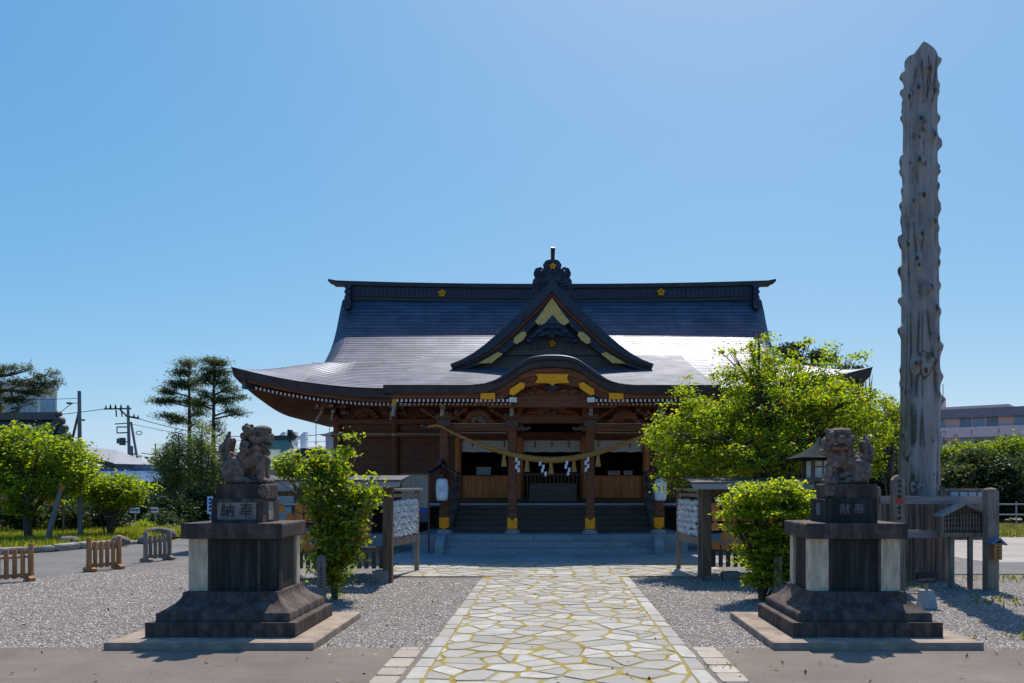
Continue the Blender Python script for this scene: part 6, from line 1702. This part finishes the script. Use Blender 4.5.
mb = MB(UQ); c = at(122.5, 441.5, Y); mb.tube([c+Vector((0,0,-.32)), c+Vector((0,0,.32))], .26, 14); c = at(117.8, 441, Y); mb.tube([c+Vector((0,0,-.22)), c+Vector((0,0,.22))], .1, 10); mb.tube([at(117, 441, Y), at(129, 442, Y)], .06, 6); mb.build('transformer', simple('transformer_grey', (.09,.10,.115), (.07,.08,.09), 4, .5, .2, 0))
mb = MB(UQ); mb.tube([at(130.5, 446, Y), at(130.5, 457, Y)], .22, 10); mb.build('meter_box', simple('box_grey', (.16,.18,.21), (.13,.15,.17), 4, .6, 0, 0))
mb = MB(UQ); q2 = [(139+3*math.cos(a), 433+1.8*math.sin(a)) for a in np.linspace(0, 2*math.pi, 17)]; mb.tube([at(a, b, Y) for a, b in q2], .035, 5); mb.build('cable_coil', blackm)
def wire(name, lab, a, b, sag, r_=.022):
    a = Vector(a); b = Vector(b); mb = MB(); pts = [a.lerp(b, t)-Vector((0, 0, sag*4*t*(1-t))) for t in np.linspace(0, 1, 24)]; mb.tube(pts, r_, 5); return tag(mb.build(name, blackm), lab, 'cable', 'overhead power cables')
wire('power_cable', 'power cable running from the far pole left past the lamp pole', at(104, 409, 72), at(-200, 420, 62), .6, .03)
wire('power_cable', 'power cable running from the far pole right behind the conifers', at(139, 418.8, 72), at(345, 431, 66), 1.0, .03)
wire('power_cable', 'lower thin cable running right to the shrine eave beneath the main one', at(132, 424, 72), at(345, 440, 70), .7, .02)
wire('power_cable', 'thin cable running from the lamp pole top to the left', at(79.5, 398, 23.2), at(-60, 392, 26), .12, .008)
AN = thing('thin_mast', 'thin dark mast with one side arm beside the bamboo', 'mast', (wx(155.5, 60), 60, 0)); mb = MB(AN); mb.tube([(wx(155.5,60),60,-.05), at(155.5, 444, 60)], [.06,.04], 6); mb.build('mast_shaft', blackm); mb = MB(AN); mb.tube([at(141,453,60), at(155.5,455,60), at(160,455.5,60)], .03, 5); mb.build('side_arm', blackm)

# ------------------------------------------------------------------ background buildings
def facade(T, A, B, z0, z1, m, name='wall', depth=10, n=None):
    A = Vector((*A, 0)); B = Vector((*B, 0)); d = (B-A).normalized(); nb = Vector((-d.y, d.x, 0)); 
    if nb.y < 0: nb = -nb
    mb = MB(T); vs = []
    for z in (z0, z1):
        for p in (A, B, B+nb*depth, A+nb*depth): vs.append((p.x, p.y, z))
    mb.hexa(vs); return mb.build(name, m)
def on_facade(T, A, B, u0, u1, z0, z1, m, name, out=.05, par=None, thick=.05):
    A = Vector((*A, 0)); B = Vector((*B, 0)); d = (B-A).normalized(); nb = Vector((d.y, -d.x, 0))
    if nb.y > 0: nb = -nb
    P0 = A.lerp(B, u0)+nb*out; P1 = A.lerp(B, u1)+nb*out; mb = MB(T); vs = []
    for z in (z0, z1):
        for p in (P0, P1, P1-nb*thick, P0-nb*thick): vs.append((p.x, p.y, z))
    mb.hexa(vs); return mb.build(name, m, par)
pinkw = simple('pink_render', (.88,.58,.54), (.78,.50,.47), 2, .85, 0, 0); purp = simple('dark_fascia', (.27,.22,.25), (.23,.19,.22), 2, .8, 0, 0)
winb = simple('window_glass', (.10,.19,.30), (.05,.10,.18), .8, .15, 0, 0, spec=.8); winl = simple('window_curtain', (.35,.45,.55), (.25,.34,.44), .9, .3, 0, 0); winf = simple('window_frame', (.45,.45,.46), (.4,.4,.41), 2, .6, 0, 0)
Yb = 104; A = (wx(860, 112), 112); B = (wx(1130, 94), 94)
PBd = thing('apartment_block', 'long pink apartment block with ribbon balconies and dark eave band above the treetops', 'building', (A[0], A[1], 0))
facade(PBd, A, B, -.05, 10.4, pinkw, depth=14)
on_facade(PBd, A, B, -.005, 1.005, 9.95, 11.05, purp, 'eave_band', 1.0, None, 4); on_facade(PBd, A, B, -.005, .60, 11.05, 11.4, pinkw, 'roof_parapet', .9, None, 4)
for fl, (zs0, zs1) in enumerate(((7.55, 8.8), (4.3, 5.4), (1.2, 2.3))):
    on_facade(PBd, A, B, 0, 1, zs0, zs1, pinkw, 'balcony_parapet', .9, None, .3)
    for k in range(9):
        u = .06+.1*k; on_facade(PBd, A, B, u, u+.004, zs0+.35, zs0+.85, purp, 'drain_slot', .92)
for fl, (za, zb) in enumerate(((8.75, 9.9), (5.4, 7.45), (2.3, 4.2))):
    for k in range(20):
        u = .012+.05*k
        if k % 4 == 3: continue
        w_ = on_facade(PBd, A, B, u, u+.042, za, zb, winb if (k*7+fl) % 3 else winl, 'window', .06)
        for j in range(3): on_facade(PBd, A, B, u+.014*j, u+.014*j+.002, za, zb, winf, 'frame_bar', .09, w_)
mbx0 = wx(936, 108); mb = MB(PBd); mb.bx(mbx0-.5, wx(946, 108), 108, 112, 11, wz(398, 108)); mb.build('roof_tower', simple('tower_pink', (.55,.42,.38), (.48,.37,.33), 2, .85, 0, 0))
mb = MB(PBd); mb.tube([at(943, 400, 109), at(943, 384, 109)], .05, 6); mb.build('roof_antenna', blackm)
# pale block, upper left
A = (wx(-120, 74), 74); B = (wx(57, 82), 82); PL = thing('office_block', 'pale office block with blue windows behind the pine at the left', 'building', (B[0], B[1], 0))
palew = simple('pale_render', (.80,.77,.76), (.72,.69,.69), 2, .85, 0, 0)
facade(PL, A, B, -.05, 11.1, palew, depth=9)
for fl, (za, zb) in enumerate(((8.0, 10.0), (4.0, 6.0))):
    for u0, u1 in ((.15,.30), (.36,.56), (.60,.665), (.69,.875), (.90,.985)):
        w_ = on_facade(PL, A, B, u0, u1, za, zb, winl, 'window', .05)
        n = max(2, int((u1-u0)/.035))
        for j in range(n+1): on_facade(PL, A, B, u0+(u1-u0)*j/n-.002, u0+(u1-u0)*j/n+.002, za, zb, winf, 'frame_bar', .09, w_)
on_facade(PL, A, B, -.01, 1.01, 10.95, 11.3, palew, 'parapet', .3, None, 1)
on_facade(PL, A, B, -.0, 1.0, 6.6, 7.0, winf, 'floor_band', .12)
# traditional tiled roof in front of it
tile = roofmat('dark_roof_tile', (.05,.055,.07), .1, .5, .3, .3); tilep = simple('tile_ornament', (.055,.06,.075), (.09,.09,.10), 4, .55, 0, .2)
def gable_roof(T, x0, x1, y0, y1, ze, zr, mat_, name='tiled_roof', th=.14, sag=.15):
    """ridge along x; eaves at y0 and y1"""
    ym = (y0+y1)/2; o_ = []
    for sgn in (0, 1):
        rows, uvs = [], []
        for k in range(13):
            t = k/12; y = (y0+(ym-y0)*t) if sgn == 0 else (y1+(ym-y1)*t); z = ze+(zr-ze)*(t-sag*math.sin(math.pi*t)*.5); rows.append([(x0, y, z), (x1, y, z)]); uvs.append([(x0, t*4), (x1, t*4)])
        me = bpy.data.meshes.new(name); off = Vector(T['_o']); me.from_pydata([tuple(Vector(p)-off) for r_ in rows for p in r_], [], [(i*2, i*2+1, i*2+3, i*2+2) for i in range(12)])
        fl = [u for r_ in uvs for u in r_]; uvl = me.uv_layers.new(name='UVMap')
        for lp in me.loops: uvl.data[lp.index].uv = fl[lp.vertex_index]
        me.materials.append(mat_); o = bpy.data.objects.new(name, me); COL.objects.link(o); o.parent = T
        md = o.modifiers.new('thick', 'SOLIDIFY'); md.thickness = th; o_.append(o)
    return o_
TB = thing('tiled_hall', 'traditional hall with dark tiled roof and ridge ornament behind the left garden tree', 'building', (wx(10, 40), 40, 0))
x0, x1 = wx(-160, 38), wx(66, 38)
gable_roof(TB, x0, x1, 36.2, 39.0, wz(452, 36.2), wz(419, 37.6), tile)
mb = MB(TB); mb.bx(x0+.6, x1-.5, 36.6, 38.6, -.05, wz(452, 36)+.1); mb.build('wall', wood_t)
mb = MB(TB); mb.bx(x0, x1-.2, 37.4, 37.8, wz(420, 37.6), wz(412.5, 37.6)); mb.build('roof_ridge', tilep)
mb = MB(TB)
for px, py, r_ in ((58,414,3.5),(60,421,5),(55,426,5),(64,428,4),(67,436,4),(62,433,5),(69,443,3)): c = at(px, py, 37.4); mb.ell(c, (r_*.046, .25, r_*.046), 10, 6)
mb.build('ridge_ornament', tilep, bevel=0)
# wooden trellis screen under the garden tree
TS = thing('trellis_screen', 'brown wooden trellis screen at the left edge under the garden tree', 'screen', (wx(8, 26), 26, 0)); Y = 26
mb = MB(TS)
for k in range(11): x = wx(-28+4.2*k, Y); mb.bx(x-.025, x+.025, Y, Y+.04, .0, wz(487, Y))
for k in range(8): z = wz(489+5.4*k, Y); mb.bx(wx(-29, Y), wx(16, Y), Y+.042, Y+.07, z-.02, z+.02)
mb.build('lattice', wood_orange)
for px in (-29, 17): mb = MB(TS); x = wx(px, Y); mb.bx(x-.07, x+.07, Y-.05, Y+.09, -.05, wz(484, Y)); mb.build('post', wood_rack)
mb = MB(TS); mb.bx(wx(-31, Y), wx(19, Y), Y-.06, Y+.1, wz(486, Y), wz(483.5, Y)); mb.build('top_rail', wood_rack)
OS = thing('orange_sign', 'small orange hanging board between the garden tree trunks', 'sign', (wx(62, 24.3), 24.3, 0)); Y = 24.3
mb = MB(OS); mb.bx(wx(60.5, Y), wx(64, Y), Y, Y+.03, wz(505, Y), wz(493, Y)); mb.build('sign_board', simple('orange_board', (.55,.16,.03), (.45,.12,.03), 5, .7, 0, 0)); mb = MB(OS); x = wx(62.2, Y); mb.bx(x-.02, x+.02, Y+.031, Y+.07, -.05, wz(493, Y)); mb.build('post', wood_rack)
# house with grey metal roof and blue lower tiled roof
HS = thing('blue_house', 'pale blue house with grey metal roof and lower blue tiled lean-to', 'house', (wx(120, 48), 48, 0))
bluew = simple('blue_wall', (.22,.28,.36), (.18,.23,.30), 2, .8, 0, 0); metr = simple('grey_metal_roof', (.30,.30,.32), (.24,.24,.26), 2, .5, .3, 0); btile = roofmat('blue_roof_tile', (.10,.17,.30), .15, .35, .3, .3)
mb = MB(HS); vs = [at(60,470,47), at(154,466.5,47), at(150,463,56), at(60,452,56)]
mb.bx(wx(60, 48), wx(150, 48), 48, 58, -.05, wz(466, 48)); mb.build('wall', bluew)
mb = MB(HS)
r1 = [at(40,462,46.8), at(113,464.5,46.8), at(156,465.5,46.8)]
a = at(55,449,52); b_ = at(90,446.5,52)
mb.add([at(84,456,46.6), at(113,464.5,46.6), at(157,465.5,50), at(118,450.5,53), at(86,446.5,53)], [(0,1,2,3,4)], False)
mb.add([at(30,464,46.6), at(84,456,46.6), at(86,446.5,53), at(30,452,53)], [(0,1,2,3)], False)
o = mb.build('metal_roof', metr); sd = o.modifiers.new('thick', 'SOLIDIFY'); sd.thickness = .15
mb = MB(HS); mb.beam(at(84,457,46.5), at(113,465.5,46.5), .12, .28); mb.beam(at(113,465.5,46.5), at(157,466.5,50), .12, .2); mb.build('roof_edge_board', simple('brown_edge', (.12,.08,.07), (.09,.06,.05), 3, .7, 0, 0))
LT = gable_roof(HS, wx(88, 44), wx(183, 44), 42, 47.9, wz(482, 42.5), wz(471, 46), btile, 'lean_to_roof')
mb = MB(HS); mb.bx(wx(92, 44), wx(179, 44), 42.8, 47.8, -.05, wz(481, 43)); mb.build('lean_to_wall', simple('teal_wall', (.10,.14,.15), (.08,.11,.12), 2, .8, 0, 0))
for px in (118, 146, 166): mb = MB(HS); mb.bx(wx(px, 42.7), wx(px+12, 42.7), 42.74, 42.79, wz(499, 42.7), wz(487, 42.7)); mb.build('window', winb)
# green roofed pavilion behind the lion and shrub
GP = thing('green_pavilion', 'small pavilion with pale green copper roof behind the left shrub', 'building', (wx(268, 31), 31, 0)); Y = 31
cop = simple('green_copper', (.25,.32,.24), (.17,.24,.19), 3, .6, .1, .2, 20); 
mb = MB(GP); rows = []
zr, ze = wz(439, Y), wz(466, 29.3); xc = wx(281, Y)
for t in np.linspace(0, 1, 10):
    hw = .30+(1.40-.30)*(t**1.15); z = zr+(ze-zr)*(t**.8); d = .15+1.4*(t**1.15)
    rows.append([(xc-hw, Y-d, z), (xc+hw, Y-d, z), (xc+hw, Y+d, z), (xc-hw, Y+d, z), (xc-hw, Y-d, z)])
for i in range(4): mb.loft([[r_[i], r_[i+1]] for r_ in rows], True)
mb.build('pavilion_roof', cop)
mb = MB(GP); mb.bx(xc-.4, xc+.4, Y-.2, Y+.2, zr-.05, zr+.12); mb.beam((xc+.36, Y, zr+.2), (xc+.52, Y, zr+.02), .3, .25); mb.bx(xc+.28, xc+.4, Y-.15, Y+.15, zr+.1, zr+.34); mb.build('roof_ridge', simple('green_dark', (.06,.09,.08), (.04,.06,.05), 3, .6, 0, 0))
mb = MB(GP); mb.bx(xc-1.05, xc+1.05, Y-1.0, Y+1.0, -.05, ze+.1); mb.build('wall', simple('white_plaster', (.55,.56,.58), (.48,.49,.5), 2, .8, 0, 0))
# far pale building with roof cowls
CB = thing('cowl_building', 'far low building with brown roof and pale ventilation cowls left of the shrine', 'building', (wx(310, 62), 62, 0)); Y = 62
mb = MB(CB); mb.bx(wx(272, Y), wx(352, Y), Y, Y+9, -.05, wz(452, Y)); mb.build('wall', palew)
mb = MB(CB); mb.hexa([(wx(268,Y),Y-.5,wz(457,Y)),(wx(356,Y),Y-.5,wz(457,Y)),(wx(356,Y),Y+9,wz(446,Y)),(wx(268,Y),Y+9,wz(446,Y)),(wx(268,Y),Y-.5,wz(456,Y)),(wx(356,Y),Y-.5,wz(456,Y)),(wx(356,Y),Y+9,wz(445,Y)+.3),(wx(268,Y),Y+9,wz(445,Y)+.3)]); mb.build('sheet_roof', simple('brown_sheet', (.30,.25,.23), (.25,.2,.18), 2, .8, 0, 0))
cw = simple('cowl_white', (.62,.65,.68), (.5,.54,.58), 3, .5, .1, 0)
for px in (281.5, 292.5, 302.5):
    Yk = 64; mb = MB(CB); x = wx(px+1, Yk); z = wz(443.5, Yk); w = .27
    mb.bx(x-w*.6, x+w, Yk-w, Yk+w, z-.6, z+.35); mb.prism([(x-w-.2, z+.3), (x+w, z+.3), (x+w, z+.88), (x+w*.3, z+.86), (x-w*.6, z+.62)], Yk-w-.02, Yk+w+.02); mb.build('roof_cowl', cw)
WB = thing('white_annex', 'white wall with pointed eave peeking out beside the shrine left corner', 'building', (wx(330, 52), 52, 0)); Y = 52
mb = MB(WB); mb.bx(wx(325.5, Y), wx(350, Y), Y, Y+6, -.05, wz(434, Y)); mb.build('wall', simple('annex_white', (.60,.56,.54), (.5,.47,.46), 2, .85, 0, 0)); mb = MB(WB); mb.prism([pp(321,435.5,Y), pp(350,435.5,Y), pp(350,430,Y), pp(334,431.5,Y)], Y-.3, Y+6.3); mb.build('annex_roof', simple('annex_grey', (.42,.40,.40), (.36,.35,.35), 2, .8, 0, 0))
BT = thing('rounded_shed', 'small dark shed with rounded navy roof behind the shrub left of the shrine', 'shed', (wx(312, 27), 27, 0)); Y = 27
mb = MB(BT); mb.tube([(wx(313, Y), Y-1, wz(461, Y)), (wx(313, Y), Y+1, wz(461, Y))], .38, 24); mb.build('rounded_roof', simple('navy_sheet', (.035,.05,.10), (.03,.04,.08), 3, .5, .2, 0)); mb = MB(BT); xq = wx(313, Y); mb.bx(xq-.34, xq+.34, Y-.9, Y+.9, -.05, wz(461, Y)); mb.build('wall', wood_dark); mb = MB(BT); mb.bx(xq-.2, xq+.2, Y-.93, Y-.902, .0, 1.6); mb.build('door', wood_rack)
for px, Y in ((316, 66), (329.5, 66)):
    M_ = thing('thin_antenna', 'thin antenna mast '+('left, over the cowl building' if px < 320 else 'right, close to the shrine corner'), 'antenna', (wx(px, Y), Y, 0)); mb = MB(M_); mb.tube([(wx(px, Y), Y, -.05), at(px, 411 if px > 320 else 414, Y)], [.05, .025], 6); mb.build('mast_shaft', steel_pole); mb = MB(M_); c = at(px, 443, Y); mb.tube([c-Vector((.15,0,0)), c+Vector((.15,0,0))], .03, 6); mb.build('cross_bar', steel_pole)

# ------------------------------------------------------------------ small signs
def sign(px, py0, py1, w, Y, label, blue=False):
    S = thing('small_sign', label, 'sign', (wx(px, Y), Y, 0), 0, 'small signs on posts'); x = wx(px, Y); hw = w/2*Y/F
    mb = MB(S); mb.bx(x-hw, x+hw, Y, Y+.03, wz(py1, Y), wz(py0, Y)); bd = mb.build('sign_board', simple('sign_white', (.72,.74,.78), (.66,.68,.72), 4, .6, 0, 0) if not blue else simple('sign_pale_blue', (.40,.62,.78), (.36,.56,.72), 4, .6, 0, 0))
    mb = MB(S); mb.bx(x-.025, x+.025, Y+.031, Y+.07, -.05, wz(py0, Y)-.01); mb.build('post', steel_pole)
    mb = MB(S); qq = random.Random(int(px))
    if blue:
        for k in range(4): z = wz(py0+2.7+3.7*k, Y); mb.bx(x-hw*.45, x+hw*.45, Y-.006, Y-.001, z-.03, z+.012); mb.bx(x-hw*.2, x+hw*.5, Y-.006, Y-.001, z-.005, z+.03)
    else:
        for k in range(5): xx = x-hw*.75+hw*1.5*k/4; mb.bx(xx-hw*.13, xx+hw*.13, Y-.006, Y-.001, wz((py0+py1)/2+1, Y), wz((py0+py1)/2-1.2, Y))
        if px < 110: mb.bx(x-hw*.8, x+hw*.8, Y-.006, Y-.001, wz(py1-1, Y), wz(py1-1.6, Y))
    mb.build('lettering', simple('sign_ink', (.05,.06,.12), (.04,.05,.1), 4, .8, 0, 0), bd)
sign(134.5, 507.5, 513, 9.5, 31, 'wider white sign on a thin post left of the dark bushes')
sign(154.5, 507.5, 512.5, 6.5, 32, 'narrower white sign on a thin post further right along the bushes')
sign(210, 496.5, 514, 5.5, 20, 'narrow pale blue vertical sign beside the left lion pedestal', True)
# wooden roofed garden lantern behind the right lion
WL = thing('roofed_lantern', 'dark wooden lantern house with curved roof and pale paper window behind the right lion', 'lantern', (wx(820, 12.6), 12.6, 0)); Y = 12.6
mb = MB(WL); rows = []
xc = wx(823, Y); zt, ze = wz(437, Y), wz(459, Y)
for t in np.linspace(0, 1, 9):
    hw = .05+.42*t**1.1; z = zt+(ze-zt)*(t**.62)+.03*max(0, t-.8)*5*.3; rows.append([(xc-hw, Y-hw, z), (xc+hw, Y-hw, z), (xc+hw, Y+hw, z), (xc-hw, Y+hw, z), (xc-hw, Y-hw, z)])
for i in range(4): mb.loft([[r_[i], r_[i+1]] for r_ in rows], True)
mb.add([(xc-.45,Y-.45,ze-.02),(xc+.45,Y-.45,ze-.02),(xc+.45,Y+.45,ze-.02),(xc-.45,Y+.45,ze-.02)], [(0,1,2,3)], False); mb.build('lantern_roof', simple('shaded_verdigris', (.035,.05,.05), (.02,.028,.028), 4, .95, 0, .1, spec=.05))  # dark green copper, darkened further: tree shade put into the colour
mb = MB(WL)
for sx in (-1, 1):
    for sy in (-1, 1): mb.bx(xc+sx*.22-.025, xc+sx*.22+.025, Y+sy*.22-.025, Y+sy*.22+.025, wz(478, Y), ze)
mb.bx(xc-.28, xc+.28, Y-.28, Y+.28, wz(481, Y), wz(478, Y)); mb.bx(xc-.1, xc+.1, Y-.1, Y+.1, -.05, wz(481, Y)); mb.build('lantern_frame', wood_dark)
mb = MB(WL); mb.bx(xc-.195, xc+.195, Y-.20, Y+.20, wz(477.8, Y), ze-.03); pw = mb.build('paper_window', simple('window_paper', (.62,.63,.58), (.55,.56,.52), 4, .8, 0, 0)); mb = MB(WL)
for x in (-.065, .065): mb.bx(xc+x-.008, xc+x+.008, Y-.212, Y-.201, wz(477.5, Y), ze-.03)
mb.bx(xc-.19, xc+.19, Y-.214, Y-.201, wz(467, Y)-.008, wz(467, Y)+.008); mb.build('window_bar', wood_dark, pw)
# long low fence across the car park
CF = thing('lot_fence', 'long low metal fence before the far trees beyond the car park', 'fence', (wx(960, 32), 32, 0)); mb = MB(CF); Y = 32
for z in (.45, .85): mb.tube([(12, Y+.6, z), (40, Y-1, z)], .03, 6)
mb.build('rail', simple('fence_metal', (.35,.36,.36), (.3,.31,.31), 4, .5, .3, 0))
for k in range(15): mb = MB(CF); x = 12+2*k; y = Y+.6-1.6*k/14; mb.tube([(x, y, -.05), (x, y, .95)], .035, 6); mb.build('post', simple('fence_metal', (.35,.36,.36), (.3,.31,.31), 4, .5, .3, 0) if k == 0 else bpy.data.materials['fence_metal'])
